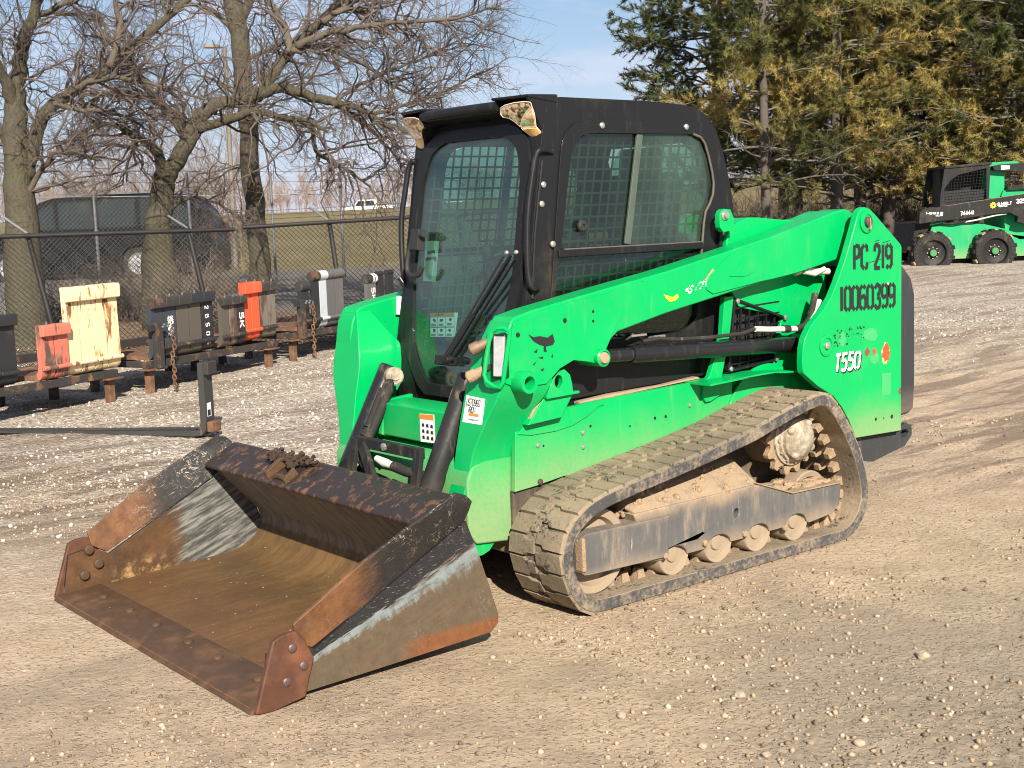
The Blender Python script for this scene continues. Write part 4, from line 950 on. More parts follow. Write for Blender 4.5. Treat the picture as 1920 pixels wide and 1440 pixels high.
# tower plates
tower = [(-3.295, 1.452), (-3.315, 1.472), (-3.345, 1.481), (-3.385, 1.472), (-3.425, 1.447), (-3.630, 1.298), (-3.641, 1.280), (-3.641, .385), (-3.279, .397), (-3.23, .484), (-3.17, .56), (-3.11, .616), (-3.006, .669), (-2.892, .748), (-2.887, .766), (-2.885, .800), (-2.889, .856), (-2.905, .905), (-2.945, .958), (-3.041, 1.025), (-3.095, 1.078), (-3.139, 1.141), (-3.199, 1.242), (-3.239, 1.326), (-3.278, 1.41)]
for sg in (1, -1):
    def Y(a, b): return (a, b) if sg > 0 else (-b, -a)
    tp = cm(tower, *Y(.664, .700), M_green_rear, "rear_tower_plate", .005)
    ob("tower_back", MB().box(-3.64, -3.60, *Y(.40, .662), .40, 1.25), M_green_rear, loader, .004)
    ob("inner_tower_plate", MB().prism([(-3.30, 1.40), (-3.345, 1.46), (-3.43, 1.43), (-3.60, 1.28), (-3.60, .42), (-3.25, .45), (-3.0, .75), (-3.0, 1.0), (-3.14, 1.15)], 1, *Y(.42, .445)), M_green_rear, loader, .004)
    ob("pin_boss", MB().lathe([(.052, -.002), (.052, .008), (.046, .011), (.034, .011), (.034, .007), (.003, .007)], (-3.357, .700 * sg, 1.412), (0, sg, 0), 28), M_green_rear, tp)
    ob("pivot_pin", MB().lathe([(.024, .004), (.024, .020), (.018, .024), (.003, .024)], (-3.357, .700 * sg, 1.412), (0, sg, 0), 12), rust_bolt, tp)
    ob("keeper_plate", MB().bar((-3.357, .711 * sg, 1.43), (-3.362, .711 * sg, 1.375), .008, .03, (0, 1, 0)), M_tanmud, tp, .003)
    q = (-3.055, .700 * sg, .858)
    ob("pin_boss", MB().lathe([(.050, -.002), (.050, .006), (.043, .008), (.036, .008), (.034, .003), (.003, .003)], q, (0, sg, 0), 26), M_green_rear, tp)
    ob("pivot_pin", MB().lathe([(.017, .0), (.017, .012), (.013, .015), (.003, .015)], q, (0, sg, 0), 14), M_bolt, tp)
    if sg > 0:
        def tx(px, py): return on(1, px, py, .700)
        a = tx(1601, 505); ob("lettering", letters("PC 219", a, (-1, 0, -.03), (0, 0, 1), .112, .385, .13, .175, .0015, .36), M_ink, tp, fix=False)
        a = tx(1575, 583.5); ob("lettering", letters("10060399", a, (-1, 0, -.022), (0, 0, 1), .112, .385, .125, .175, .0015), M_ink, tp, fix=False)
        a = tx(1564, 697.5); ob("lettering_shadow", letters("T550", a + np.array([-.006, 0, -.006]), (-1, 0, .0), (0, 0, 1), .078, .48, .15, .24, .0010, skew=.16), M_ink, tp, fix=False)
        ob("lettering", letters("T550", a, (-1, 0, .0), (0, 0, 1), .078, .48, .15, .18, .0020, skew=.16), M_white, tp, fix=False)
        rr = random.Random(4)
        def blob(px, py, rx, rz, n, mat, name, off, jag=.35):
            c = tx(px, py); mb = MB()
            P = [(rx * (1 - jag * rr.random()) * math.cos(2 * math.pi * k / n), rz * (1 - jag * rr.random()) * math.sin(2 * math.pi * k / n)) for k in range(n)]
            patch(mb, P, c, (-1, 0, 0), (0, 0, 1), off); return ob(name, mb, mat, tp, fix=False)
        M_red = plain("faded_red_sticker", (0.62, 0.075, 0.025), 0.6, 0, 0.3, 80); M_redd = plain("faded_dark_red", (0.20, 0.055, 0.05), 0.6, 0, 0.4, 80)
        M_yel = plain("sticker_backing", (0.55, 0.55, 0.20), 0.7, 0, 0.3, 60)
        M_ghost = plain("sticker_ghost", (0.045, 0.35, 0.115), 0.75, 0, 0.35, 120)
        blob(1660, 663, .040, .060, 22, M_yel, "torn_sticker", .0008); blob(1661, 662, .035, .054, 26, M_red, "torn_sticker", .0014)
        blob(1626, 660, .022, .026, 9, M_redd, "torn_sticker", .0012, .6); blob(1639, 659, .018, .022, 11, M_red, "torn_sticker", .0016, .6)
        blob(1640, 671, .05, .035, 16, M_ghost, "sticker_ghost", .0005)
        c = tx(1662, 720); ob("sticker_ghost", patch(MB(), [(-.036, -.055), (.036, -.055), (.036, .052), (-.036, .055)], c, (-1, 0, 0), (0, 0, 1), .0006), M_ghost, tp, fix=False)
        mb = MB(); c = tx(1562, 640)
        for k in range(44):
            a_ = rr.choice([rr.uniform(0, .06), rr.uniform(.085, .24)]); b_ = rr.uniform(-.03, .05); s = rr.uniform(.003, .010)
            patch(mb, [(a_, b_), (a_ + s, b_ + rr.uniform(-.003, .003)), (a_ + s * rr.uniform(.4, 1.2), b_ + s), (a_ - s * .3, b_ + s * .7)], c, (-1, 0, 0), (0, 0, 1), .001 + .0002 * (k % 5))
        ob("worn_lettering", mb, M_ink, tp, fix=False)
        blob(1579, 637, .034, .036, 14, M_ghost, "sticker_ghost", .0005); blob(1632, 628, .075, .034, 20, M_ghost, "sticker_ghost", .0004)
        blob(1664, 533, .016, .012, 7, M_yel, "torn_sticker", .001, .5); blob(1648, 454, .010, .012, 8, M_ghost, "scuff", .001, .6)
        mb = MB()
        for (a_, b_, c_, d_) in ((1640, 460, 1650, 459), (1640, 456, 1649, 455), (1640, 452, 1649, 451), (1655, 455, 1668, 451), (1630, 492, 1652, 486)):
            p, q2 = tx(a_, b_), tx(c_, d_); ribbon(mb, [((p[0] - q2[0]) * 0, 0), (p[0] - q2[0], q2[2] - p[2])], .003, p, np.array([-1., 0, 0]), np.array([0, 0, 1.]), np.array([0, .0012, 0]))
        ob("scuff", mb, M_ink, tp, fix=False)
        for (px, py, r_) in ((1642, 786, .008), (1672, 781, .010), (1657, 784, .004), (1549, 638, .012)):
            q2 = tx(px, py); ob("hole_shade_disc", MB().lathe([(r_, -.002), (r_, .0012), (.0005, .0012)], tuple(q2), (0, 1, 0), 12), M_ink, tp)
        ob("hinge_rust", MB().ell(tuple(tx(1687, 733)), (.012, .004, .018), 8, 6), M_edge, tp)
M_bumper = painted("bumper_grey", (0.040, 0.044, 0.047), 0.55, None, 0.35, 0.35, coat=0.0, chipcol=(0.4, 0.38, 0.34))
# tailgate and rear bumper
ob("tailgate", MB().prism([(-3.64, 1.22), (-3.76, 1.185), (-3.825, 1.13), (-3.855, 1.05), (-3.86, .62), (-3.85, .47), (-3.80, .44), (-3.64, .43)], 1, -.63, .63), M_grey_tail, loader, .03, seg=3)
tie = [(-3.735 + .035 * math.cos(a), .352 + .018 * math.sin(a)) for a in np.linspace(0, 6.28, 12, endpoint=False)]
bmp = cm([(-3.27, .388), (-3.63, .376), (-3.76, .405), (-3.80, .375), (-3.80, .337), (-3.742, .29), (-3.478, .248), (-3.40, .262), (-3.36, .33)], .62, .655, M_bumper, "rear_bumper", .006, holes=[tie])
cm([(-3.27, .388), (-3.63, .376), (-3.76, .405), (-3.80, .375), (-3.80, .337), (-3.742, .29), (-3.478, .248), (-3.40, .262), (-3.36, .33)], -.655, -.62, M_bumper, "rear_bumper", .006, holes=[tie])
ob("bumper_bar", MB().box(-3.80, -3.45, -.62, .62, .30, .38), M_bumper, loader, .01)
ob("bumper_hook", MB().tube([(-3.80, .60, .385), (-3.85, .60, .385), (-3.878, .60, .375), (-3.87, .60, .355)], .012, 8), M_grey_tail, loader)

# ---- lift arms -----------------------------------------------------------
arm_out = [(-1.288, 1.105), (-1.30, 1.120), (-1.394, 1.140), (-1.742, 1.193), (-2.12, 1.247), (-2.363, 1.289), (-2.516, 1.316), (-2.809, 1.368), (-3.24, 1.462), (-3.31, 1.474), (-3.36, 1.468), (-3.40, 1.440), (-3.412, 1.40), (-3.39, 1.36),
           (-3.345, 1.270), (-3.32, 1.250), (-3.11, 1.215), (-2.965, 1.190), (-2.688, 1.160), (-2.53, 1.136), (-2.115, 1.072), (-1.838, 1.018), (-1.79, .985), (-1.757, .945), (-1.735, .912), (-1.709, .900), (-1.674, .912), (-1.63, .926), (-1.589, .927), (-1.55, .918), (-1.519, .902), (-1.478, .872), (-1.44, .848), (-1.30, .846), (-1.238, .873), (-1.25, 1.0), (-1.262, 1.06)]
LEG = [(1.104, -1.285, -1.36, .479, .6045), (1.04, -1.266, -1.40, .447, .6050), (.96, -1.245, -1.46, .413, .6055), (.883, -1.231, -1.49, .392, .6055), (.846, -1.223, -1.479, .388, .604), (.794, -1.211, -1.455, .385, .583), (.745, -1.198, -1.418, .384, .556),
       (.68, -1.186, -1.398, .380, .523), (.607, -1.171, -1.393, .376, .491), (.52, -1.158, -1.384, .372, .472), (.45, -1.138, -1.370, .370, .466), (.387, -1.130, -1.351, .370, .465), (.314, -1.132, -1.324, .370, .464), (.239, -1.150, -1.293, .370, .463), (.20, -1.178, -1.256, .370, .463), (.186, -1.205, -1.215, .370, .463)]
def leg_loft(sg):
    mb = MB(); vs = []
    for (z, xf, xr, yi, yo) in LEG: vs += [(xf, yo * sg, z), (xf, yi * sg, z), (xr, yi * sg, z), (xr, yo * sg, z)]
    n = len(LEG); fs = [(0, 1, 2, 3), (4 * n - 1, 4 * n - 2, 4 * n - 3, 4 * n - 4)]
    for i in range(n - 1):
        for k in range(4): fs.append((4 * i + k, 4 * i + (k + 1) % 4, 4 * i + 4 + (k + 1) % 4, 4 * i + 4 + k))
    return mb.add(vs, fs)
def circ(cx_, cz_, r_, n=20): return [(cx_ + r_ * math.cos(2 * math.pi * k / n), cz_ + r_ * math.sin(2 * math.pi * k / n)) for k in range(n)]
front_plate = [(-1.292, 1.098), (-1.40, 1.128), (-1.62, 1.160), (-1.80, 1.180), (-1.862, 1.15), (-1.868, 1.115), (-1.85, 1.07), (-1.80, 1.01), (-1.757, .945), (-1.735, .912), (-1.709, .902), (-1.674, .914), (-1.589, .929), (-1.519, .904), (-1.448, .852), (-1.30, .850), (-1.240, .876)]
rear_plate = [(-2.40, 1.135), (-2.362, 1.155), (-2.36, 1.19), (-2.385, 1.22), (-2.52, 1.30), (-2.56, 1.312), (-2.809, 1.360), (-3.22, 1.452), (-3.30, 1.44), (-3.33, 1.30), (-3.32, 1.256), (-3.11, 1.220), (-2.965, 1.196), (-2.80, 1.178), (-2.70, 1.17), (-2.64, 1.162)]
for sg in (1, -1):
    def Y(a, b): return (a, b) if sg > 0 else (-b, -a)
    arm = cm(arm_out, *Y(.482, .606), M_green_arm, "lift_arm", .010)
    leg = link("arm_leg", carve(leg_loft(sg), [MB().cyl((-1.236, .40 * sg, .315), (-1.236, .60 * sg, .315), .042, n=28)], "arm_leg"), M_green_arm, arm, bevel=.005)
    cm(front_plate, *Y(.6065, .613), M_green_arm, "front_arm_plate", .002, par=arm)
    cm(rear_plate, *Y(.6065, .612), M_green, "rear_arm_plate", .002, par=arm)
    tear = [(-2.50, 1.205), (-2.59, 1.27), (-2.64, 1.29), (-2.675, 1.285), (-2.685, 1.25), (-2.66, 1.215), (-2.60, 1.198)]
    cc = np.mean(np.array(tear), 0)
    cm(tear, *Y(.6125, .6155), M_green, "teardrop_boss", .0014, par=arm)
    # hump behind the cab
    cm([(-2.645, 1.20), (-2.632, 1.31), (-2.642, 1.375), (-2.668, 1.408), (-2.71, 1.432), (-2.777, 1.453), (-2.859, 1.451), (-2.96, 1.441), (-3.057, 1.433), (-3.14, 1.432), (-3.223, 1.437), (-3.30, 1.455), (-3.354, 1.468), (-3.38, 1.46), (-3.30, 1.25)], *Y(.36, .479), M_green, "arm_hump", .012, par=arm)
    ob("hole_rim", MB().tube([(-1.236 + .047 * math.cos(a), .464 * sg, .315 + .047 * math.sin(a)) for a in np.linspace(0, 6.283, 28, endpoint=False)], .006, 8, closed=True), M_green_arm, arm)
    # hose boss
    ob("hose_boss", MB().lathe([(.044, -.002), (.044, .05), (.040, .062), (.026, .062), (.024, .050), (.024, .006), (.001, .005)], (-1.312, .612 * sg, .873), (0, sg, 0), 26), M_green_arm, arm)
    if sg > 0:
        for (px, py) in ((1059, 601), (971, 628), (1112, 584), (1112, 602)):
            q = on(1, px, py, .613); ob("hole_shade_disc", MB().lathe([(.010 if px < 1100 else .006, -.002), (.010 if px < 1100 else .006, .0012), (.0005, .0012)], tuple(q), (0, 1, 0), 12), M_ink, arm)
        # tattered black sticker
        for P in ([(990, 627), (1000, 632), (1012, 630), (1026, 633), (1036, 626), (1040, 640), (1036, 647), (1022, 650), (1010, 646), (1000, 640)], [(1019, 650), (1023, 649), (1025, 660), (1019, 659)], [(1000, 660), (1008, 654), (1006, 662)], [(1008, 671), (1018, 668), (1018, 673)], [(1033, 669), (1037, 662), (1036, 671)], [(1013, 693), (1020, 690), (1018, 697)], [(999, 683), (1006, 677), (1001, 686)]):
            P3 = [on(1, a, b, .613) for a, b in P]; ob("torn_black_sticker", MB().add([(p[0], .6142, p[2]) for p in P3], [tuple(range(len(P)))]), M_ink, arm, fix=False)
        mb = MB(); P = [(1244, 552), (1254, 555), (1262, 557), (1270, 551), (1273, 557), (1266, 564), (1256, 566), (1249, 560)]
        mb.add([tuple(on(1, a, b, .6080)) for a, b in P], [tuple(range(len(P)))]); ob("torn_yellow_sticker", mb, plain("yellow_sticker", (0.70, 0.55, 0.03), 0.5), arm, fix=False)
        mb = MB(); rr = random.Random(9)
        for k in range(46):
            t = rr.random(); a, b = 1280 + 62 * t, 546 - 22 * t + rr.uniform(-6, 6); s = rr.uniform(1.2, 3.6)
            mb.add([tuple(on(1, a + dx * s, b + dy * s, .6075 + .0001 * (k % 4))) for dx, dy in ((0, 0), (1, -.4), (1.2, .7), (.2, 1))], [(0, 1, 2, 3)])
        ob("worn_lettering", mb, M_white, arm, fix=False)
        mb = MB(); mb.add([tuple(on(1, a, b, .6078)) for a, b in ((1321, 525), (1336, 503), (1340, 506), (1329, 528))], [(0, 1, 2, 3)]); ob("mud_smear", mb, M_tanmud, arm, fix=False)
    # light guard loop and work light on the front face
    if sg > 0:
        LP, LN = (-1.198, .555, .95), (1, .42, .10)
        lp_ = [onplane(600 + a / 4, 500 + b / 4, LP, LN) for a, b in ((1330, 462), (1385, 462), (1425, 490), (1415, 560), (1395, 700), (1375, 860), (1350, 905), (1310, 900), (1250, 862), (1232, 810), (1245, 700), (1268, 560), (1290, 490))]
        ob("light_guard", MB().tube(lp_, .0088, 8, closed=True), M_green_arm, arm)
        cc_ = np.mean(lp_, 0); nl = np.array(LN) / np.linalg.norm(LN); du = np.array([-.42, 1, 0.]); du /= np.linalg.norm(du); dw = np.cross(nl, du)
        wl = ob("work_light", MB().obox(cc_ - nl * .035, (nl, du, dw), (.025, .030, .085)), M_cyl, arm, .008)
        mlens = Mat("clear_lens"); g_ = mlens.geo(); mlens.set(mlens.mix(mlens.noise(g_, 30, 3), (0.35, 0.34, 0.32), (0.85, 0.83, 0.80)), 0.12, 0.55, coat=0.7)
        ob("light_lens", MB().obox(cc_ - nl * .010 + du * .004, (nl, du, dw), (.006, .024, .076)), mlens.m, wl, .004)
        for (px, py, dr) in ((893, 652, -1), (887, 704, 1)):
            c_ = onplane(px, py, (-1.185, .45, .9), (1, .2, .1)); ax = np.array([.55, -.62, -.35])
            ob("hose_coupler", MB().lathe([(.014, -.055), (.020, -.045), (.020, -.015), (.024, -.010), (.024, .020), (.018, .026), (.011, .026), (.010, .016), (.001, .016)], c_, ax, 14), plain("brown_coupler", (0.20, 0.135, 0.09), 0.6, 0.3, 0.3, 40) if dr < 0 else M_brownmud, arm)
            ob("coupler_hose", MB().tube([c_ - ax * .05, c_ - ax * .08 + (-.02, 0, .01), c_ + (-.09, .04, .04)], .012, 8), M_hose, arm)
        sl_ = [(943, 776), (938, 770), (944, 760), (953, 752), (960, 752), (957, 762), (949, 772)]
        sq = [onplane(a, b, (-1.30, .5745, .79), (0.0, 1, -.50)) for a, b in sl_]
        ob("slot_shade_patch", MB().add([tuple(q) for q in sq], [tuple(range(len(sq)))]), M_ink, arm, fix=False)  # flat black patch, the slot's inner shade put into colour
    if sg > 0:
        # paper tag US70960 on the arm's sloping front face
        nrm = np.array([1, 0, .19]); nrm /= np.linalg.norm(nrm); base = np.array([-1.2035, .45, .77])
        Q = [onplane(px, py, base + nrm * .002, nrm) for px, py in ((867, 791), (903, 797), (909, 748), (875, 741))]
        ux = Q[1] - Q[0]; uz = Q[3] - Q[0]
        tg = ob("paper_label", MB().add([tuple(q) for q in Q] + [tuple(q - nrm * .002) for q in Q], [(0, 1, 2, 3), (7, 6, 5, 4), (0, 4, 5, 1), (1, 5, 6, 2), (2, 6, 7, 3), (3, 7, 4, 0)]), M_white, arm, fix=False)
        hh = np.linalg.norm(uz); ww = np.linalg.norm(ux)
        ob("lettering", letters("US70960", Q[0] + ux * .07 + uz * .64, ux, uz, hh * .25, .36, .11, .13, .001), M_ink, tg, fix=False)
        ob("lettering", letters("IRON", Q[0] + ux * .22 + uz * .38, ux, uz, hh * .22, .40, .13, .15, .001), M_ink, tg, fix=False)
        mb = MB(); O = Q[0]
        def lr(u0, u1, v0, v1, off): 
            n_ = np.cross(ux, uz); n_ /= np.linalg.norm(n_); return [tuple(O + ux * a + uz * b + n_ * off) for a, b in ((u0, v0), (u1, v0), (u1, v1), (u0, v1))]
        mb.add(lr(.27, .78, .27, .37, .0012), [(0, 1, 2, 3)]); ob("orange_band", mb, M_orange, tg, fix=False)
        mb = MB()
        for k in range(9): mb.add(lr(.26 + .06 * k, .30 + .06 * k, .11, .155, .0012), [(0, 1, 2, 3)])
        ob("fine_print", mb, M_ink, tg, fix=False)
    else:
        P = [(743, 556), (767, 556), (760, 590), (739, 589)]
        Q = [on(1, a, b, -.478) for a, b in P]
        Q = [np.array([q[0] + .0, -.476 + .012 * (k in (2, 3)), q[2]]) for k, q in enumerate(Q)]
        ob("paper_tag", MB().add([tuple(q) for q in Q] + [tuple(q + np.array([0, .002, 0])) for q in Q], [(3, 2, 1, 0), (4, 5, 6, 7), (0, 1, 5, 4), (1, 2, 6, 5), (2, 3, 7, 6), (3, 0, 4, 7)]), M_white, arm, fix=False)
        q = on(1, 682, 606, -.480); ob("hole_shade_disc", MB().lathe([(.012, -.002), (.012, .0015), (.0005, .0015)], tuple(q), (0, 1, 0), 12), M_ink, arm)
        ob("mud_patch", MB().ell((-1.30, -.478, .835), (.055, .004, .065), 14, 8), M_tanmud, arm)
    # lift cylinder
    pf = np.array([-1.730, .560 * sg, .925]); pr = np.array([-3.055, .560 * sg, .858])
    dd = pr - pf; 
    lc = ob("lift_cylinder", MB().tube([pf + dd * .17, pf + dd * .18, pf + dd * .96, pf + dd * .97], [.031, .036, .036, .030], 24), M_cyl, loader)
    ob("cylinder_rod", MB().cyl(pf + dd * .01, pf + dd * .17, .028), M_cyl, lc)
    ob("rod_collar", MB().cyl(pf + dd * .166, pf + dd * .178, .034), M_cyl, lc)
    ob("rod_eye", MB().lathe([(.036, -.05), (.036, .075), (.030, .080), (.028, .080), (.026, .072), (.003, .072)], pf, (0, sg, 0), 22), M_green, lc)
    ob("pivot_pin", MB().lathe([(.025, .0), (.025, .078), (.020, .086), (.003, .086)], pf, (0, sg, 0), 14), M_tanmud, lc)
    ob("rear_eye", MB().lathe([(.045, -.05), (.045, .08)], pr, (0, sg, 0), 22), M_cyl, lc)
    if sg > 0:
        ob("hydraulic_hose", MB().tube([(-2.02, .56, .962), (-2.10, .575, .968), (-2.20, .575, .955), (-2.40, .575, .945), (-2.62, .58, .945), (-2.70, .58, .958)], .009, 8), M_hose, lc)
        ob("hydraulic_tube", MB().tube([(-2.70, .585, .958), (-2.80, .585, .948), (-3.00, .59, .935)], .013, 10), M_hosewhite, lc)
        ob("hose_fitting", MB().cyl((-2.89, .586, .943), (-2.93, .587, .940), .019, n=8), M_hose, lc)
        ob("rear_hose", MB().tube([(-2.98, .59, .936), (-3.03, .60, .95), (-3.06, .61, .985), (-3.09, .60, 1.04), (-3.13, .58, 1.085)], .015, 10), M_hose, lc)
        ob("rear_hose", MB().tube([(-3.04, .63, .97), (-3.08, .63, 1.01), (-3.11, .62, 1.06)], .012, 10), M_hosewhite, lc)
        ob("arm_hose", MB().tube([(-3.02, .55, 1.19), (-3.08, .56, 1.205), (-3.16, .57, 1.19), (-3.24, .57, 1.185)], .016, 10), M_hosewhite, lc)
        ob("arm_hose", MB().tube([(-3.05, .58, 1.195), (-3.12, .585, 1.18), (-3.20, .58, 1.20)], .012, 10), M_hosewhite, lc)
        cl = MB().tube([(-1.985, .50, .972), (-1.985, .53, .985), (-2.07, .53, .985), (-2.07, .50, .970)], .006, 6).tube([(-2.12, .50, .965), (-2.12, .53, .97), (-2.18, .53, .97), (-2.18, .50, .96)], .006, 6)
        ob("hose_clip", cl, M_bolt, lc)
    # small lug at the cab's rear corner
    lb = cm([(-2.540, 1.415), (-2.538, 1.470), (-2.55, 1.488), (-2.567, 1.496), (-2.61, 1.492), (-2.622, 1.47), (-2.634, 1.45), (-2.634, 1.40), (-2.56, 1.395)], *Y(.50, .53), M_green, "cab_lug", .003)
    ob("lug_bolt", MB().lathe([(.022, 0), (.022, .005), (.014, .007), (.014, .018), (.003, .018)], (-2.568, .53 * sg, 1.468), (0, sg, 0), 12), M_bolt, lb)
ob("arm_cross_tube", MB().cyl((-3.0, -.40, 1.36), (-3.0, .40, 1.36), .07), M_green, loader)
# ---- cab -----------------------------------------------------------------
def fx(z): return float(np.interp(z, [.70, .80, .95, 1.25, 1.76, 1.90], [-1.425, -1.44, -1.462, -1.518, -1.602, -1.63]))
cab_out = [(-1.46, .70), (-1.44, .80), (-1.462, .95), (-1.518, 1.25), (-1.602, 1.76), (-1.628, 1.895), (-1.64, 1.91), (-1.64, 1.957), (-1.72, 1.962), (-2.175, 1.959), (-2.36, 1.952), (-2.458, 1.943), (-2.51, 1.931), (-2.555, 1.910), (-2.595, 1.882), (-2.622, 1.848), (-2.645, 1.80), (-2.670, 1.74), (-2.70, 1.65), (-2.724, 1.56), (-2.734, 1.48), (-2.734, 1.20), (-2.71, .70)]
cab_in = [(-1.52, .775), (-1.57, 1.25), (-1.655, 1.75), (-1.67, 1.90), (-2.45, 1.895), (-2.56, 1.85), (-2.62, 1.74), (-2.68, 1.5), (-2.685, .775)]
win = [(-1.688, 1.362), (-1.75, 1.700), (-1.762, 1.745), (-1.785, 1.785), (-1.82, 1.810), (-1.87, 1.821), (-2.47, 1.823), (-2.515, 1.810), (-2.54, 1.785), (-2.565, 1.725), (-2.585, 1.66), (-2.594, 1.61), (-2.588, 1.56), (-2.565, 1.518), (-2.540, 1.488), (-2.527, 1.44), (-2.515, 1.357)]
lwin = [(-1.675, 1.325), (-1.655, 1.22), (-1.625, 1.05), (-1.63, .985), (-1.68, .965), (-2.16, .965), (-2.36, .965), (-2.43, .985), (-2.475, 1.03), (-2.508, 1.322)]
def yhalf(z): return float(np.interp(z, [.765, .80, .85, .95, 1.25, 1.66, 1.76, 1.80, 1.835, 1.85], [.17, .225, .27, .335, .385, .378, .350, .325, .27, .22]))
zz_ = [.765, .785, .80, .83, .86, .90, .95, 1.05, 1.15, 1.25, 1.40, 1.55, 1.66, 1.72, 1.76, 1.80, 1.82, 1.835, 1.847, 1.852]
door_loop = [(yhalf(z), z) for z in zz_] + [(-yhalf(z), z) for z in reversed(zz_)]
cutters = [MB().prism(cab_in, 1, -.408, .408)]
for sg in (1, -1):
    cutters.append(MB().prism(win, 1, *((.36, .50) if sg > 0 else (-.50, -.36)))); cutters.append(MB().prism(lwin, 1, *((.36, .50) if sg > 0 else (-.50, -.36))))
cutters.append(MB().prism(door_loop, 0, -1.72, -1.30))
cutters.append(MB().prism([(-.30, 1.32), (.30, 1.32), (.31, 1.74), (.26, 1.80), (-.26, 1.80), (-.31, 1.74)], 0, -2.80, -2.58))
cab = link("cab", carve(MB().prism(cab_out, 1, -.438, .438), cutters, "cab"), M_black, loader, bevel=.014, seg=3)
M_glass_side = glass("green_side_glass", (0.57, 0.70, 0.63), 0.025, 1.0, (0.20, 0.28, 0.24))
M_glass_hazy = glass("hazy_side_glass", (0.58, 0.73, 0.65), 0.065, 1.0, (0.24, 0.33, 0.28))
M_glass_door = glass("green_door_glass", (0.66, 0.83, 0.77), 0.025, 1.3, (0.24, 0.32, 0.29))
M_glass_rear = glass("rear_glass", (0.6, 0.78, 0.7), 0.05)
M_seal = plain("dusty_rubber_seal", (0.10, 0.085, 0.065), 0.8, 0, 0.5, 20)
M_rail = plain("window_channel", (0.065, 0.085, 0.07), 0.6, 0, 0.3, 20)
M_mesh = plain("grille_dusty", (0.060, 0.068, 0.062), 0.6)
for sg in (1, -1):
    def Y(a, b): return (a, b) if sg > 0 else (-b, -a)
    surround = [(-1.600, .96), (-1.618, 1.10), (-1.640, 1.28), (-1.700, 1.740), (-1.712, 1.79), (-1.738, 1.828), (-1.775, 1.855), (-1.85, 1.873), (-2.50, 1.878), (-2.55, 1.866), (-2.588, 1.842), (-2.615, 1.80), (-2.655, 1.69), (-2.690, 1.55), (-2.697, 1.46), (-2.690, 1.20), (-2.665, .93), (-2.40, .90), (-1.62, .90)]
    ws = cm(surround, *Y(.4385, .446), M_black, "window_surround", .002, holes=[win, lwin], par=cab)
    front = [p for p in win if p[0] > -2.13]; split = lambda z: -2.066 - (z - 1.361) * .19
    fp = [(-1.688, 1.362), (-1.75, 1.700), (-1.785, 1.785), (-1.87, 1.821), (split(1.82) - .02, 1.822), (split(1.36) - .02, 1.360)]
    rp = [(split(1.36) + .01, 1.360), (split(1.82) + .01, 1.822), (-2.47, 1.823), (-2.515, 1.810), (-2.565, 1.725), (-2.594, 1.61), (-2.565, 1.518), (-2.527, 1.44), (-2.515, 1.357)]
    cm(fp, *Y(.420, .424), M_glass_side, "window_pane", 0, par=cab); cm(rp, *Y(.428, .432), M_glass_hazy, "window_pane", 0, par=cab)
    cm(lwin, *Y(.424, .428), M_glass_side, "window_pane", 0, par=cab)
    ob("window_divider", MB().bar((split(1.36), .434 * sg, 1.362), (split(1.82), .434 * sg, 1.820), .034, .012, (0, 1, 0)), M_rail, cab, .003)
    ob("window_sill", MB().bar((-1.668, .447 * sg, 1.341), (-2.513, .447 * sg, 1.339), .016, .030, (0, 0, 1)), M_black, cab, .004)
    ob("sill_seal", MB().bar((-1.70, .449 * sg, 1.358), (-2.51, .449 * sg, 1.355), .006, .005, (0, 0, 1)), M_seal, cab)
    sl = [(x, .4465 * sg, z) for x, z in win[6:]] + [(-2.508, .4465 * sg, 1.30), (-2.500, .4465 * sg, 1.25)]
    ob("window_seal", MB().tube(sl, .0055, 6), M_seal, cab)
    for (x, z) in ((-1.927, 1.852), (-2.423, 1.853), (-1.641, 1.381), (-2.602, 1.439), (-1.608, 1.617), (-1.596, 1.541)):
        ob("cab_bolt", MB().lathe([(.013, 0), (.013, .006), (.009, .010), (.003, .011)], (x, (.446 if x < -1.63 else .4385) * sg, z), (0, sg, 0), 10), M_bolt, cab)
    # punched steel grille inside the side windows
    g = MB(); p_ = .0485
    for k in range(20):
        x0 = -1.60 - p_ * k
        g.obox(((2 * x0 - .052) / 2, .400 * sg, 1.385), ((-.172, 0, .91), (0, 1, 0), (.91, 0, .172)), (.463, .002, .0042))
    for k in range(19):
        z = .95 + p_ * k; g.box(-2.66, fx(z) - .075, min(.3985 * sg, .4015 * sg), max(.3985 * sg, .4015 * sg), z - .0042, z + .0042)
    ob("window_grille", g, M_mesh, cab, fix=False)
    # rear pillar latch and short post
    ob("pillar_latch", MB().bar((-2.622, .45 * sg, 1.40), (-2.618, .45 * sg, 1.26), .02, .028, (0, 1, 0)), M_black, cab, .003)
    ob("latch_bolt", MB().lathe([(.022, 0), (.022, .012), (.012, .016), (.003, .017)], (-2.648, .446 * sg, 1.396), (0, sg, 0), 12), M_bolt, cab)
    # lower cab side below the windows
    cm([(-1.44, .735), (-1.48, .74), (-2.60, .76), (-2.62, .93), (-1.62, .92), (-1.46, .90)], *Y(.4385, .452), M_black, "lower_cab_panel", .004, par=cab)
    ob("deck_dirt", MB().prism([(-1.72, .737), (-1.9, .748), (-2.2, .752), (-2.42, .766), (-2.44, .757), (-1.72, .728)], 1, *Y(.46, .49)), M_tanmud, loader)
    # work lamps at the front corners
    p0 = np.array([-1.515, .261, 1.948]); p1 = np.array([-1.545, .434, 1.948]); p2 = np.array([-1.645, .424, 1.775])
    nn = np.cross(p1 - p0, p2 - p0); nn /= np.linalg.norm(nn); nn = nn if nn[0] > 0 else -nn
    lpx = lambda P: [onplane(920 + x_ / 9.517, 180 + y_ / 9.517, p0, nn) for x_, y_ in P]
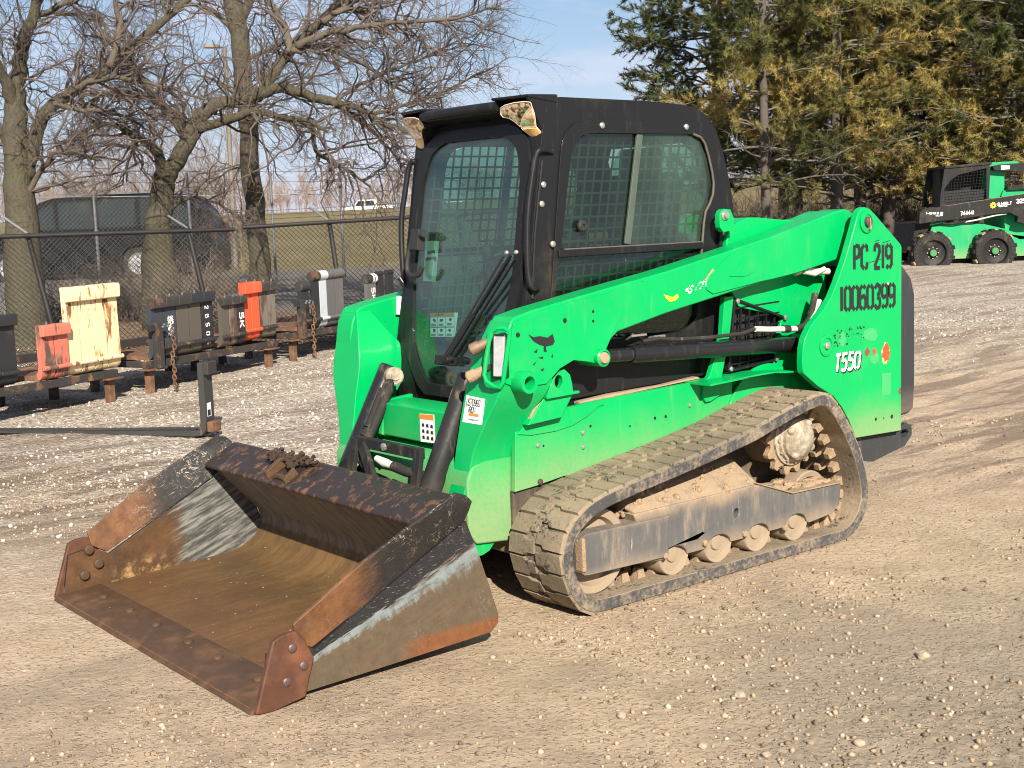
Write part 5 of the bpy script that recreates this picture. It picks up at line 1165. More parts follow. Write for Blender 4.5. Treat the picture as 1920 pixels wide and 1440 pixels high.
    m_ = np.array([1, sg, 1.0]); bul = np.array([.75, .55, -.05])
    OUTL = [(175, 205), (250, 155), (420, 112), (600, 88), (725, 100), (758, 180), (798, 330), (828, 515), (960, 685), (1022, 810), (990, 850), (895, 850), (790, 778), (610, 650), (520, 568), (425, 468), (325, 408), (215, 388), (165, 330)]
    SEG = ([(185, 210), (260, 165), (420, 122), (600, 100), (715, 112), (738, 182), (690, 210), (632, 290), (562, 400), (532, 545), (430, 455), (330, 395), (222, 375), (180, 325)],
           [(545, 552), (576, 405), (644, 296), (700, 212), (744, 196), (785, 330), (812, 532)],
           [(550, 570), (815, 548), (945, 692), (1004, 808), (982, 836), (902, 836), (802, 766), (622, 638)])
    if sg > 0:
        LM = []
        for nm_, c0_, c1_, me_, sc_ in (("gold_reflector", (0.16, 0.08, 0.03), (0.98, 0.86, 0.62), .75, 34), ("cream_reflector", (0.70, 0.42, 0.18), (0.98, 0.88, 0.70), .35, 26), ("amber_lens", (0.86, 0.47, 0.16), (0.95, 0.66, 0.32), .0, 14)):
            m = Mat(nm_); g_ = m.geo(); f_ = m.noise(m.map(g_, (1, 1, 1.6)), sc_, 2, 0.5, 0.5)
            m.set(m.mix(m.rng(f_, .40, .60), c0_, c1_), .16, me_, coat=1.0); m.bump(f_, .35 if me_ > .5 else .1, .01); LM.append(m.m)
        M_ridge = plain("lens_rim", (0.75, 0.62, 0.45), 0.3)
    hs = MB(); e = [q - bul * .004 for q in lpx(OUTL)]; n = len(e)
    bk = [q + np.array([-.11, -.035, .012]) for q in e]
    hs.add([q * m_ for q in e + bk], [tuple(t) for t in tessellate_polygon([[Vector(q) for q in e]])] + [(i, (i + 1) % n, n + (i + 1) % n, n + i) for i in range(n)])
    hsg = ob("lamp_housing", hs, M_black, cab)
    for k_, P in enumerate(SEG):
        Q = lpx(P); c = np.mean(Q, 0); n = len(Q); mb = MB()
        r0 = [q + bul * .001 for q in Q]; r1 = [c + (q - c) * .82 + bul * .008 for q in Q]
        mb.add([q * m_ for q in r0 + r1 + [c + bul * .010]], [(i, (i + 1) % n, n + (i + 1) % n, n + i) for i in range(n)] + [(n + i, n + (i + 1) % n, 2 * n) for i in range(n)])
        ob("lamp_lens", mb, LM[k_], cab)
        ob("lens_rim", MB().tube([(q + bul * .003) * m_ for q in Q], .0022, 5, closed=True), M_ridge, cab)
    ob("lamp_hood", MB().add([np.array(q) * m_ for q in ((-1.508, .246, 1.968), (-1.540, .446, 1.968), (-1.70, .440, 1.972), (-1.70, .250, 1.972), (-1.512, .246, 1.957), (-1.545, .444, 1.956), (-1.70, .440, 1.935), (-1.70, .250, 1.935))],
                             [(0, 1, 2, 3), (7, 6, 5, 4), (0, 4, 5, 1), (1, 5, 6, 2), (2, 6, 7, 3), (3, 7, 4, 0)]), M_black, cab, .006)
    ob("hood_skirt", MB().add([np.array(q) * m_ for q in ((-1.545, .440, 1.957), (-1.655, .436, 1.765), (-1.70, .436, 1.76), (-1.72, .436, 1.957), (-1.545, .420, 1.957), (-1.655, .416, 1.765), (-1.70, .416, 1.76), (-1.72, .416, 1.957))],
                             [(0, 1, 2, 3), (7, 6, 5, 4), (0, 4, 5, 1), (1, 5, 6, 2), (2, 6, 7, 3), (3, 7, 4, 0)]), M_black, cab, .004)
# roof bead between the lamps
ob("visor", MB().prism([(-1.70, 1.9615), (-1.54, 1.9575), (-1.528, 1.946), (-1.535, 1.913), (-1.63, 1.897), (-1.70, 1.897)], 1, -.258, .258), M_black, cab, .006)
ob("roof_bead", MB().tube([(-1.535, -.26, 1.936), (-1.525, -.12, 1.936), (-1.523, 0, 1.936), (-1.525, .12, 1.936), (-1.535, .26, 1.936)], .020, 10), M_black, cab)
# door: frame, glass, handles, wipers
def dpt(y, z, off=0.0): return np.array([fx(z) + off, y, z])
n_ = len(door_loop)
def scaled(s1, s2=None):
    return [(y * s1, 1.30 + (z - 1.30) * (s1 if s2 is None else s2)) for y, z in door_loop]
mb = MB(); o_, i_ = scaled(1.06, 1.035), scaled(.90, .945)
vs = [dpt(y, z, .012) for y, z in o_] + [dpt(y, z, .012) for y, z in i_] + [dpt(y, z, -.015) for y, z in o_] + [dpt(y, z, -.015) for y, z in i_]
fs = []
for k in range(n_):
    j = (k + 1) % n_
    fs += [(k, j, n_ + j, n_ + k), (2 * n_ + k, 3 * n_ + k, 3 * n_ + j, 2 * n_ + j), (k, 2 * n_ + k, 2 * n_ + j, j), (n_ + k, n_ + j, 3 * n_ + j, 3 * n_ + k)]
door = ob("door", mb.add(vs, fs), M_black, cab)
gl = MB(); zs = np.linspace(.79, 1.835, 22)
vs = []
for off in (.004, .000):
    for z in zs:
        for t in (-1, 1): vs.append(dpt(yhalf(z) * .985 * t, z, off))
m_ = 2 * len(zs)
fs = [(2 * k, 2 * k + 1, 2 * k + 3, 2 * k + 2) for k in range(len(zs) - 1)] + [(m_ + 2 * k + 2, m_ + 2 * k + 3, m_ + 2 * k + 1, m_ + 2 * k) for k in range(len(zs) - 1)]
ob("door_glass", gl.add(vs, fs), M_glass_door, cab, fix=False)
P0d = (-1.52, 0, 1.25); ND = (1, 0, .157)
def dpx(px, py, off=0.0): return onplane(px, py, np.array(P0d) + np.array([off, 0, 0]), ND)
# wide printed border on the hinge side of the door
bd = [(808, 560), (830, 300), (850, 270), (868, 262), (850, 300), (838, 400), (826, 560)]
mbw = MB(); 
piv = dpx(836, 676, .035)
for (a, b, w) in (((836, 676), (958, 478), .020), ((852, 668), (966, 486), .013)):
    A, B = dpx(*a, .03), dpx(*b, .045); mbw.bar(A, A + (B - A) * .45, w, .012, (1, 0, .1)); mbw.bar(A + (B - A) * .42, B, w * .6, .010, (1, 0, .1))
ob("wiper_arm", mbw, M_black, cab, .002)
ob("wiper_blade", MB().tube([dpx(832, 668, .024), dpx(880, 590, .024), dpx(944, 480, .024)], .006, 6), M_rubber, cab)
ob("wiper_motor", MB().obox(piv, ((1, 0, .15), (0, 1, 0), (-.15, 0, 1)), (.022, .055, .020)).cyl(piv + (.0, .05, .01), piv + (.04, .05, .01), .016), M_black, cab, .005)
for (px, py) in ((950, 474), (968, 473)): ob("wiper_bolt", MB().ell(tuple(dpx(px, py, .05)), (.010, .010, .010), 8, 6), M_bolt, cab)
def tubepx(P, plane, r, n=10, axis=0):
    return MB().tube([on(axis, a, b, plane) if np.isscalar(plane) else onplane(a, b, *plane) for a, b in P], r, n)
def roundpath(P, it=2):
    P = [np.array(p, float) for p in P]
    for _ in range(it):
        Q = [P[0]]
        for a, b in zip(P[:-1], P[1:]): Q += [a * .75 + b * .25, a * .25 + b * .75]
        P = Q + [P[-1]]
    return P
far = [(803, 306), (776, 300), (766, 310), (760, 358), (752, 408), (753, 470), (757, 525), (766, 545), (775, 525), (772, 600)]
pts = [onplane(a, b, (-1.50, -.46, 1.25), (1, .35, .16)) for a, b in far[:8]]
pts = [np.array([-1.60, -.435, pts[0][2]])] + pts[1:] + [np.array([-1.49, -.43, 1.24])]
ob("grab_bar", MB().tube(roundpath(pts), .0125, 10), M_black, cab)
near = [(1030, 283), (1012, 279), (1004, 290), (996, 340), (989, 400), (988, 460), (990, 520), (998, 543)]
pts = [onplane(a, b, (-1.52, .468, 1.25), (.6, 1, .10)) for a, b in near]
pts[0] = np.array([-1.66, .44, pts[0][2]]); pts.append(np.array([-1.56, .44, pts[-1][2]]))
ob("grab_bar", MB().tube(roundpath(pts), .0125, 10), M_black, cab)
near2 = [(1017, 300), (1012, 350), (1003, 440), (998, 560)]
ob("pillar_trim", MB().tube([onplane(a, b, (-1.56, .446, 1.25), (.3, 1, .05)) for a, b in near2], .007, 8), M_black, cab)
# pull handle and latch on the hinge-free side of the door
hp = [(795, 440), (776, 445), (766, 470), (762, 505), (768, 516), (785, 518), (792, 500)]
ob("door_handle", MB().tube(roundpath([dpx(a, b, .06) for a, b in hp]), .012, 8).obox(dpx(783, 450, .05), ((1, 0, .15), (0, 1, 0), (-.15, 0, 1)), (.02, .03, .045)), M_rubber, cab, .004)
lt = MB().obox(dpx(808, 490, -.05), ((1, 0, .15), (0, 1, 0), (-.15, 0, 1)), (.012, .035, .09)); lt.tube([dpx(803, 470, -.03), dpx(818, 468, -.03), dpx(818, 480, -.03), dpx(800, 482, -.03)], .006, 6)
ob("door_latch", lt, plain("latch_plate", (0.50, 0.56, 0.53), 0.4, 0.3), cab, .004)
# warning label low in the door
Q = [onplane(a, b, (-1.62, 0, 1.1), (1, .1, .05)) for a, b in ((807, 632), (852, 632), (858, 586), (807, 587))]
Q[0][1] = Q[0][1]; ux, uz = Q[1] - Q[0], Q[3] - Q[0]
nv = np.cross(ux, uz); nv /= np.linalg.norm(nv); nv = nv if nv[0] > 0 else -nv
wlb = ob("warning_label", MB().add([tuple(q) for q in Q] + [tuple(q - nv * .003) for q in Q], [(0, 1, 2, 3), (7, 6, 5, 4), (0, 4, 5, 1), (1, 5, 6, 2), (2, 6, 7, 3), (3, 7, 4, 0)]), M_white, cab, fix=False)
def wl_rect(mb, a0, a1, b0, b1, off=.0012): mb.add([tuple(Q[0] + ux * a + uz * b + nv * off) for a, b in ((a0, b0), (a1, b0), (a1, b1), (a0, b1))], [(0, 1, 2, 3)])
mb = MB(); wl_rect(mb, 0.0, 1, .86, 1.0); ob("orange_band", mb, M_orange, cab, fix=False)
ob("lettering", letters("WARNING", Q[0] + ux * .22 + uz * .89, ux, uz, np.linalg.norm(uz) * .085, .7, .2, .16, .002), M_ink, cab, fix=False)
mb = MB(); rr = random.Random(2)
for a in (0, .3, .63, .99): wl_rect(mb, a, a + .012, .02, .84)
for b in (.0, .40, .42, .83): wl_rect(mb, 0, 1, b, b + .012, .0015)
for (a, b) in ((.08, .62), (.40, .62), (.74, .64), (.08, .2), (.40, .2), (.74, .2)):
    for k in range(4): wl_rect(mb, a + rr.random() * .1, a + .10 + rr.random() * .06, b + rr.random() * .08, b + .1 + rr.random() * .05, .0018 + k * .0002)
    for k in range(3): wl_rect(mb, a - .04, a + .16, b - .08 - k * .035, b - .065 - k * .035, .0016)
ob("pictograms", mb, M_ink, cab, fix=False)
# seat, levers, floor inside
seat = ob("operator_seat", MB().prism([(-1.98, .98), (-1.95, 1.06), (-2.0, 1.10), (-2.36, 1.07), (-2.42, 1.12), (-2.54, 1.66), (-2.60, 1.68), (-2.64, 1.62), (-2.50, 1.0)], 1, -.235, .235), M_seat, cab, .03, seg=3)
ob("head_rest", MB().prism([(-2.545, 1.66), (-2.56, 1.79), (-2.61, 1.79), (-2.62, 1.66)], 1, -.12, .12), M_seat, cab, .02)
ob("cab_floor", MB().box(-2.68, -1.50, -.40, .40, .755, .785).box(-2.5, -1.95, -.30, .30, .785, .98), M_dark, cab)
for sg in (1, -1):
    ob("arm_console", MB().prism([(-1.92, 1.02), (-1.88, 1.16), (-1.95, 1.20), (-2.35, 1.20), (-2.38, 1.02)], 1, *((.25, .37) if sg > 0 else (-.37, -.25))), M_dark, cab, .015)
    ob("control_lever", MB().tube([(-1.93, .30 * sg, 1.18), (-1.90, .30 * sg, 1.24), (-1.895, .30 * sg, 1.30)], [.022, .017, .014], 10).ell((-1.89, .30 * sg, 1.335), (.032, .030, .040), 14, 10), M_rubber, cab)
ob("seat_bar", MB().tube(roundpath([(-2.45, -.34, 1.42), (-1.95, -.34, 1.30), (-1.88, -.30, 1.28), (-1.86, 0, 1.27), (-1.88, .30, 1.28), (-1.95, .34, 1.30), (-2.45, .34, 1.42)]), .014, 8), M_rubber, cab)
ob("monitor", MB().obox((-1.80, .33, 1.72), ((1, -.3, 0), (.3, 1, 0), (0, 0, 1)), (.02, .07, .05)), M_dark, cab, .01)
q = on(1, 1090, 424, .436)
ob("window_knob", MB().lathe([(.024, 0), (.024, .010), (.018, .016), (.008, .016), (.007, .010), (.001, .010)], tuple(q), (0, 1, 0), 18), M_rubber, cab)
ob("inner_handle", MB().bar(on(1, 1098, 421, .395), on(1, 1170, 419, .395), .012, .018, (0, 0, 1)), M_rubber, cab, .004)
ob("orange_tag", MB().bar(on(1, 1105, 446, .38), on(1, 1140, 444, .38), .004, .075, (0, 0, 1)), plain("brown_tag", (0.22, 0.10, 0.03), 0.6), cab, .003)
ob("rear_window", MB().prism([(-.30, 1.32), (.30, 1.32), (.31, 1.74), (.26, 1.80), (-.26, 1.80), (-.31, 1.74)], 0, -2.705, -2.700), M_glass_rear, cab)

# ---- front frame, tilt cylinders, quick coupler -------------------------------
ff = ob("front_step", MB().prism([(-1.30, .745), (-1.225, .742), (-1.200, .735), (-1.200, .60), (-1.24, .585), (-1.36, .59), (-1.36, .74)], 1, -.175, .30), M_green_low, loader, .006)
ob("step_side", MB().prism([(-1.36, .755), (-1.24, .744), (-1.215, .735), (-1.19, .60), (-1.24, .58), (-1.36, .60)], 1, -.205, -.177), M_green_low, ff, .004)
ob("rubbed_corner", MB().prism([(-1.237, .73), (-1.209, .722), (-1.202, .66), (-1.225, .64)], 1, -.2062, -.2052), M_tanmud, ff)
mb = MB(); wv = [(-1.198, y, z) for y, z in ((.10, .60), (.20, .605), (.20, .72), (.10, .715))]
mb.add([(x, y, z) for x, y, z in wv] + [(x - .003, y, z) for x, y, z in wv], [(0, 1, 2, 3), (7, 6, 5, 4), (0, 4, 5, 1), (1, 5, 6, 2), (2, 6, 7, 3), (3, 7, 4, 0)])
fl = ob("warning_label", mb, M_white, ff, fix=False)
ob("orange_band", MB().add([(-1.1965, .10, .695), (-1.1965, .20, .698), (-1.1965, .20, .719), (-1.1965, .10, .714)], [(0, 1, 2, 3)]), M_orange, ff, fix=False)
mb = MB(); rr = random.Random(8)
for k in range(9):
    y, z = .115 + .03 * (k % 3), .615 + .025 * (k // 3); mb.add([(-1.1963, y, z), (-1.1963, y + .018, z), (-1.1963, y + .016, z + .014), (-1.1963, y + .002, z + .012)], [(0, 1, 2, 3)])
ob("pictograms", mb, M_ink, ff, fix=False)
ob("lower_crossmember", MB().prism([(-1.40, .58), (-1.25, .58), (-1.17, .55), (-1.145, .50), (-1.14, .30), (-1.18, .24), (-1.40, .22)], 1, -.481, .481), M_green_low, loader, .01)
for sg in (1, -1):
    top = np.array([-1.315, .285 * sg, .862]); bot = np.array([-1.085, .305 * sg, .432]); d = bot - top; L_ = np.linalg.norm(d); d /= L_
    tc = ob("tilt_cylinder", MB().tube([top + d * -.01, top, top + d * (L_ * .97), top + d * L_], [.040, .0455, .0455, .038], 26), M_cyl if sg < 0 else M_black_low, loader)
    ob("cylinder_rod", MB().cyl(bot - d * .01, bot + d * .10, .022), M_chrome, tc)
    ob("rod_clevis", MB().cyl(bot + d * .08, bot + d * .15, .038), M_black_low, tc)
    pn = top + np.array([.012, .055 * sg * (1 if sg < 0 else 1), -.02]) if sg > 0 else top + np.array([.02, .065, -.028])
    ob("pivot_pin", MB().lathe([(.040, -.03), (.040, .012), (.034, .018), (.018, .018), (.018, .026), (.003, .027)], pn, (.35, (1 if sg < 0 else 1), .1), 22), M_hub, tc)
    # hoses
    if sg > 0:
        hp_ = [onplane(x_, y_, (-1.27, .2, .8), (1, 0, .3)) for x_, y_ in ((868, 716), (856, 730), (848, 756), (848, 790), (842, 820), (838, 850), (842, 880))]
        ob("cylinder_hose", MB().tube(roundpath(hp_), .020, 10), plain("muddy_hose", (0.20, 0.15, 0.10), 0.95, 0, 0.5, 30, 0.4), tc)
        continue
    o = np.array([.04, .075, -.02]) if sg < 0 else np.array([.01, -.085, 0])
    P = [top + o + d * .06, top + o * 1.3 + d * .02, top + o * 1.7 + d * .06, top + o * 1.7 + d * .16, top + o * 1.45 + d * .28, top + o * 1.25 + d * .38]
    ob("cylinder_hose", MB().tube(roundpath(P), .021 if sg < 0 else .026, 10), M_hose, tc)
    ob("hose_sleeve", MB().tube([top + o * .9 + d * .07, top + o * 1.0 + d * .20, top + o * 1.0 + d * .36], .026, 10), M_hose, tc)
    ob("hose_tie", MB().cyl(top + o * 1.05 + d * .235, top + o * 1.05 + d * .242, .034).cyl(top + o * 1.05 + d * .275, top + o * 1.05 + d * .282, .034), M_rubber, tc)
    if sg < 0: ob("hose_fitting", MB().tube([top + o * .95 + d * .36, top + o * .9 + d * .41, top + o * .8 + d * .43, top + o * .6 + d * .46], [.018, .018, .013, .010], 10), M_hosewhite, tc)
qc = ob("quick_coupler", MB().bar((-1.085, -.20, .585), (-1.085, .27, .585), .03, .045).bar((-1.05, -.215, .43), (-1.075, -.20, .60), .05, .022, (1, 0, 0)).bar((-1.05, .255, .43), (-1.075, .265, .60), .05, .022, (1, 0, 0)), M_black_low, loader, .004)
ob("coupler_lever", MB().bar((-1.07, -.14, .575), (-1.03, .015, .40), .055, .022, (1, 0, 0)), M_black_low, qc, .004)
ob("coupler_lever", MB().bar((-1.075, -.16, .50), (-1.06, -.02, .44), .03, .02, (1, 0, 0)), M_black_low, qc, .004)
ob("coupler_plate", MB().box(-.985, -.955, -.56, .56, .10, .47), M_black_low, qc, .006)
ob("coupler_fitting", MB().tube([(-1.06, -.02, .535), (-1.055, .05, .525), (-1.055, .09, .522), (-1.055, .16, .515)], [.014, .02, .016, .018], 10), M_hosewhite, qc)
ob("coupler_hose", MB().tube([(-1.055, .11, .52), (-1.055, .20, .51), (-1.08, .28, .50)], .021, 10), M_hose, qc)
ob("coupler_bolt", MB().lathe([(.016, 0), (.016, .01), (.004, .012)], (-1.068, .03, .588), (1, 0, 0), 8), M_bolt, qc)
for sg in (1, -1):
    ob("arm_tie", MB().bar((-1.20, .44 * sg, .30), (-.99, .44 * sg, .30), .06, .10), M_black_low, loader, .006)
# ================================================================== trees
def catmull(P, m):
    P = np.array(P, float); n = len(P); out = []
    for i in range(n - 1):
        p0, p1, p2, p3 = P[max(i - 1, 0)], P[i], P[i + 1], P[min(i + 2, n - 1)]
        for t in np.arange(m) / m:
            out.append(.5 * (2 * p1 + (p2 - p0) * t + (2 * p0 - 5 * p1 + 4 * p2 - p3) * t * t + (3 * p1 - p0 - 3 * p2 + p3) * t ** 3))
    out.append(P[-1]); return np.array(out)
def nrmz(v): return v / (np.linalg.norm(v, axis=-1, keepdims=True) + 1e-9)
def sprout(rng, P, R, n, tmin, lmin, lmax, k, rr, up=0.1, along=0.55, curl=0.35, droop=0.0):
    """n children from each of the polylines P (m,K,3) with radii R (m,K)"""
    m, K, _ = P.shape
    t = rng.uniform(tmin, 1.0, (m, n)) * (K - 1.001); i = t.astype(int); f = (t - i)[..., None]
    idx = np.arange(m)[:, None]
    base = P[idx, i] * (1 - f) + P[idx, i + 1] * f
    r0 = R[idx, i]
    tan = nrmz(P[idx, i + 1] - P[idx, i])
    d = nrmz(rng.normal(size=(m, n, 3))); d = nrmz(d - tan * (d * tan).sum(-1, keepdims=True))
    d = nrmz(tan * along + d * 0.85 + np.array([0, 0, up]))
    L = (rng.uniform(lmin, lmax, (m, n)) * (1 - 0.45 * (t / (K - 1))))[..., None]
    bend = rng.normal(size=(m, n, 3)) * curl + np.array([0, 0, -droop])
    s = np.linspace(0, 1, k)
    Q = base[:, :, None, :] + d[:, :, None, :] * (L[:, :, None, :] * s[None, None, :, None]) + bend[:, :, None, :] * (L[:, :, None, :] * (s ** 2)[None, None, :, None])
    Q[:, :, 1:] += rng.normal(size=Q[:, :, 1:].shape) * 0.035 * L[:, :, None, :]
    r = np.minimum(r0 * 0.7, rr)[..., None] * (1 - 0.72 * s)[None, None, :]
    return Q.reshape(-1, k, 3), r.reshape(-1, k)
def bark_mat():
    m = Mat("mossy_bark"); g = m.geo(); n1 = m.noise(m.map(g, (5, 5, 1.6)), 5, 7, 0.7); n2 = m.noise(g, 1.6, 4)
    c = m.mix(n1, (0.040, 0.035, 0.026), (0.145, 0.128, 0.092)); c = m.mix(m.rng(n2, 0.40, 0.65, 0, 0.6), c, (0.100, 0.096, 0.055))
    c = m.mix(m.rng(m.noise(g, 26, 6, 0.75), 0.38, 0.5, 0.55, 0.0), c, (0.035, 0.030, 0.022)); m.set(c, 0.9, spec=0.2); m.bump(m.math('ADD', n1, m.noise(m.map(g, (14, 14, 4)), 3, 6, 0.7)), 0.9, 0.03); return m.m
M_bark = bark_mat()
M_limb = plain("branch_bark", (0.092, 0.076, 0.055), 0.9, 0, 0.45, 9)
M_twig = plain("twig_bark", (0.105, 0.080, 0.066), 0.9, 0, 0.4, 3)
M_twig2 = plain("old_twig", (0.17, 0.135, 0.105), 0.9, 0, 0.4, 3)
def bare_tree(name, label, depth, trunk, tr, limbs, seed, dens=1.0, lmax=1.7):
    rng = np.random.default_rng(seed)
    tw = [at(a, b, depth) for a, b in trunk]
    bx = tw[0]; zg = float(ground(bx[0], bx[1], False)); tw[0] = np.array([bx[0], bx[1], min(zg - .05, bx[2])])
    root = thing(name, label, "tree", (bx[0], bx[1], zg), group="bare trees along the fence", world=True)
    TP = catmull(tw, 5); TR = np.interp(np.linspace(0, 1, len(TP)), np.linspace(0, 1, len(tr)), tr)
    mb = MB(); mb.tube([p + rng.normal(size=3) * .012 for p in TP], list(TR), 12)
    ob("trunk", mb, M_bark, root, fix=False, angle=180)
    Ps, Rs = [], []
    for (pts, r0, r1, du) in limbs:
        W = [at(a, b, depth + du * (k / (len(pts) - 1)) ** 1.2) for k, (a, b) in enumerate(pts)]
        C_ = catmull(W, 5); C_[1:] += rng.normal(size=C_[1:].shape) * .012
        R_ = np.linspace(r0, r1, len(C_)) ; 
        ob("limb", MB().tube(list(C_), list(R_), 8), M_bark if r0 > .06 else M_limb, root, fix=False, angle=180)
        Ps.append(C_); Rs.append(R_)
    allV, allF, off = [], [], 0
    def emit(P, R, n):
        nonlocal off
        V, F = tubes(P, R, n); allV.append(V); allF.append(F + off); off += len(V)
    L1P, L1R = [], []
    for C_, R_ in zip(Ps, Rs):
        K = len(C_); ln = np.linalg.norm(np.diff(C_, axis=0), axis=1).sum()
        n = max(4, int(ln * 9.5 * dens))
        P, R = sprout(rng, C_[None], R_[None], n, 0.10, 0.45, lmax, 7, 0.019, 0.12, 0.7, 0.30, 0.14)
        L1P.append(P); L1R.append(R)
    P1 = np.concatenate(L1P); R1 = np.concatenate(L1R); emit(P1, R1, 4)
    P2, R2 = sprout(rng, P1, R1, 9, 0.12, 0.18, 0.72, 5, 0.0058, 0.10, 0.75, 0.35, 0.05); emit(P2, R2, 3)
    P3, R3 = sprout(rng, P2, R2, 3, 0.2, 0.08, 0.28, 4, 0.0036, 0.12, 0.6, 0.4); emit(P3, R3, 3)
    me = big_mesh("twigs", np.concatenate(allV), np.concatenate(allF), M_twig, smooth=True)
    link("twigs", me, None, root, kind='stuff')
    return root
bare_tree("bare_tree", "bare tree with a forked mossy trunk at the yard's corner by the dark van", 16.6,
          [(58, 690), (50, 600), (44, 480), (40, 400), (33, 310), (28, 240), (30, 190)], [.30, .26, .23, .20, .17, .15, .13],
          [([(30, 195), (34, 130), (46, 70), (66, 15), (95, -60)], .115, .05, -.5), ([(50, 330), (62, 275), (78, 222), (112, 188), (152, 160), (205, 125), (260, 76), (330, 20), (390, -40)], .105, .04, .9),
           ([(30, 205), (6, 150), (-30, 80)], .10, .05, -.6), ([(42, 360), (15, 270), (-30, 200)], .08, .04, .8), ([(120, 182), (180, 150), (250, 150), (320, 166), (390, 188)], .045, .012, -.9),
           ([(205, 125), (222, 60), (215, -20)], .05, .03, .5), ([(66, 30), (120, 5), (170, -30)], .05, .02, .6), ([(40, 390), (90, 300), (130, 285), (190, 300)], .04, .012, -.8), ([(100, 195), (150, 205), (210, 212), (270, 235)], .04, .012, .5)], 21, 1.15)
bare_tree("bare_tree", "bare tree with a leaning fork and long drooping limbs behind the row of forks", 18.2,
          [(318, 660), (306, 570), (300, 500), (297, 430), (302, 372), (312, 325)], [.36, .31, .24, .18, .165, .15],
          [([(309, 335), (300, 300), (286, 276), (264, 258), (242, 251), (222, 236), (196, 231), (150, 248)], .085, .02, -.9),
           ([(316, 330), (340, 287), (362, 250), (381, 215), (410, 196), (450, 186), (480, 178), (506, 150), (540, 100), (580, 60), (622, 24), (665, -35)], .125, .055, .7),
           ([(362, 250), (330, 216), (282, 186), (232, 180), (170, 178)], .07, .02, .8), ([(350, 262), (300, 190), (262, 146), (232, 112), (190, 60)], .055, .018, -.7),
           ([(372, 243), (430, 223), (480, 209), (522, 220), (575, 226), (612, 244)], .075, .022, -.8), ([(478, 180), (520, 165), (570, 177), (622, 190), (672, 203), (722, 232), (766, 247)], .085, .028, -1.2),
           ([(541, 100), (538, 62), (521, 30), (500, -10)], .06, .035, .5), ([(556, 88), (620, 60), (700, 46), (780, 40), (870, 30), (935, 10)], .055, .010, -.6), ([(546, 96), (600, 90), (680, 118), (742, 165), (800, 186)], .05, .010, .8),
           ([(604, 42), (680, -5), (750, -45)], .05, .02, .5), ([(624, 190), (690, 152), (765, 118), (850, 82), (920, 45)], .03, .008, .6), ([(585, 222), (592, 282), (640, 312), (692, 350), (726, 392)], .04, .009, -.5),
           ([(700, 214), (780, 190), (860, 158), (955, 108)], .03, .007, .9), ([(640, 200), (700, 250), (740, 290), (770, 330)], .035, .008, .3), ([(622, 24), (700, 10), (780, -10)], .035, .012, .8), ([(262, 256), (240, 300), (236, 345)], .03, .009, .2), ([(302, 400), (350, 372), (400, 378), (440, 400)], .03, .009, -.5)], 22, 1.25)
bare_tree("bare_tree", "tall straight bare trunk standing between the street lamp and the black cab", 21.0,
          [(500, 640), (491, 545), (483, 450), (472, 330), (462, 200), (452, 90), (440, 20), (425, -60)], [.20, .18, .165, .155, .145, .15, .16, .14],
          [([(446, 45), (470, 0), (495, -55)], .09, .06, .3), ([(450, 70), (400, 20), (330, 5), (270, 12)], .05, .015, -.5), ([(455, 120), (520, 85), (600, 70), (690, 80)], .035, .010, .6), ([(462, 190), (400, 150), (340, 140)], .03, .01, .5), ([(470, 300), (430, 320), (390, 345)], .02, .008, .3)], 23, 1.0)
def brush(name, label, px, py, depth, h, w, seed, n=90):
    rng = np.random.default_rng(seed); b = at(px, py, depth); z = float(ground(b[0], b[1], False))
    root = thing(name, label, "shrub", (b[0], b[1], z), group="leafless brush behind the fence")
    P = np.zeros((n, 5, 3)); s = np.linspace(0, 1, 5); a = rng.uniform(0, 6.28, n); lean = rng.uniform(.1, 1, n) * w
    L_ = h * rng.uniform(.4, 1, n)
    P[:, :, 0] = (np.cos(a) * .15)[:, None] + (np.cos(a) * lean)[:, None] * s ** 1.4; P[:, :, 1] = (np.sin(a) * .15)[:, None] + (np.sin(a) * lean)[:, None] * s ** 1.4
    P[:, :, 2] = L_[:, None] * s * (1.25 - .35 * s); P[:, 1:] += rng.normal(size=P[:, 1:].shape) * .05
    R = np.full((n, 5), .009) * (1 - .7 * s)
    V1, F1 = tubes(P, R, 3); P2, R2 = sprout(rng, P, R, 7, .2, .15, .5, 4, .0055, .1); V2, F2 = tubes(P2, R2, 3); P3, R3 = sprout(rng, P2, R2, 3, .2, .08, .25, 3, .004, .1); V3, F3 = tubes(P3, R3, 3)
    me = big_mesh("twigs", np.concatenate([V1, V2, V3]), np.concatenate([F1, F2 + len(V1), F3 + len(V1) + len(V2)]), M_twig2, smooth=True)
    link("twigs", me, None, root, kind='stuff')
brush("shrub", "brown leafless brush in front of the dark van's middle", 245, 560, 19.5, 1.1, .7, 1, 60)
brush("shrub", "brown leafless brush at the foot of the leaning tree", 365, 570, 17.2, 1.2, .7, 2)
brush("shrub", "thin leafless brush beyond the row of forks near the lamp pole", 425, 540, 19.0, .8, .6, 3, 60)
brush("shrub", "leafless brush growing between the forked tree and the van's front", 130, 580, 18.5, .9, .7, 4, 50)

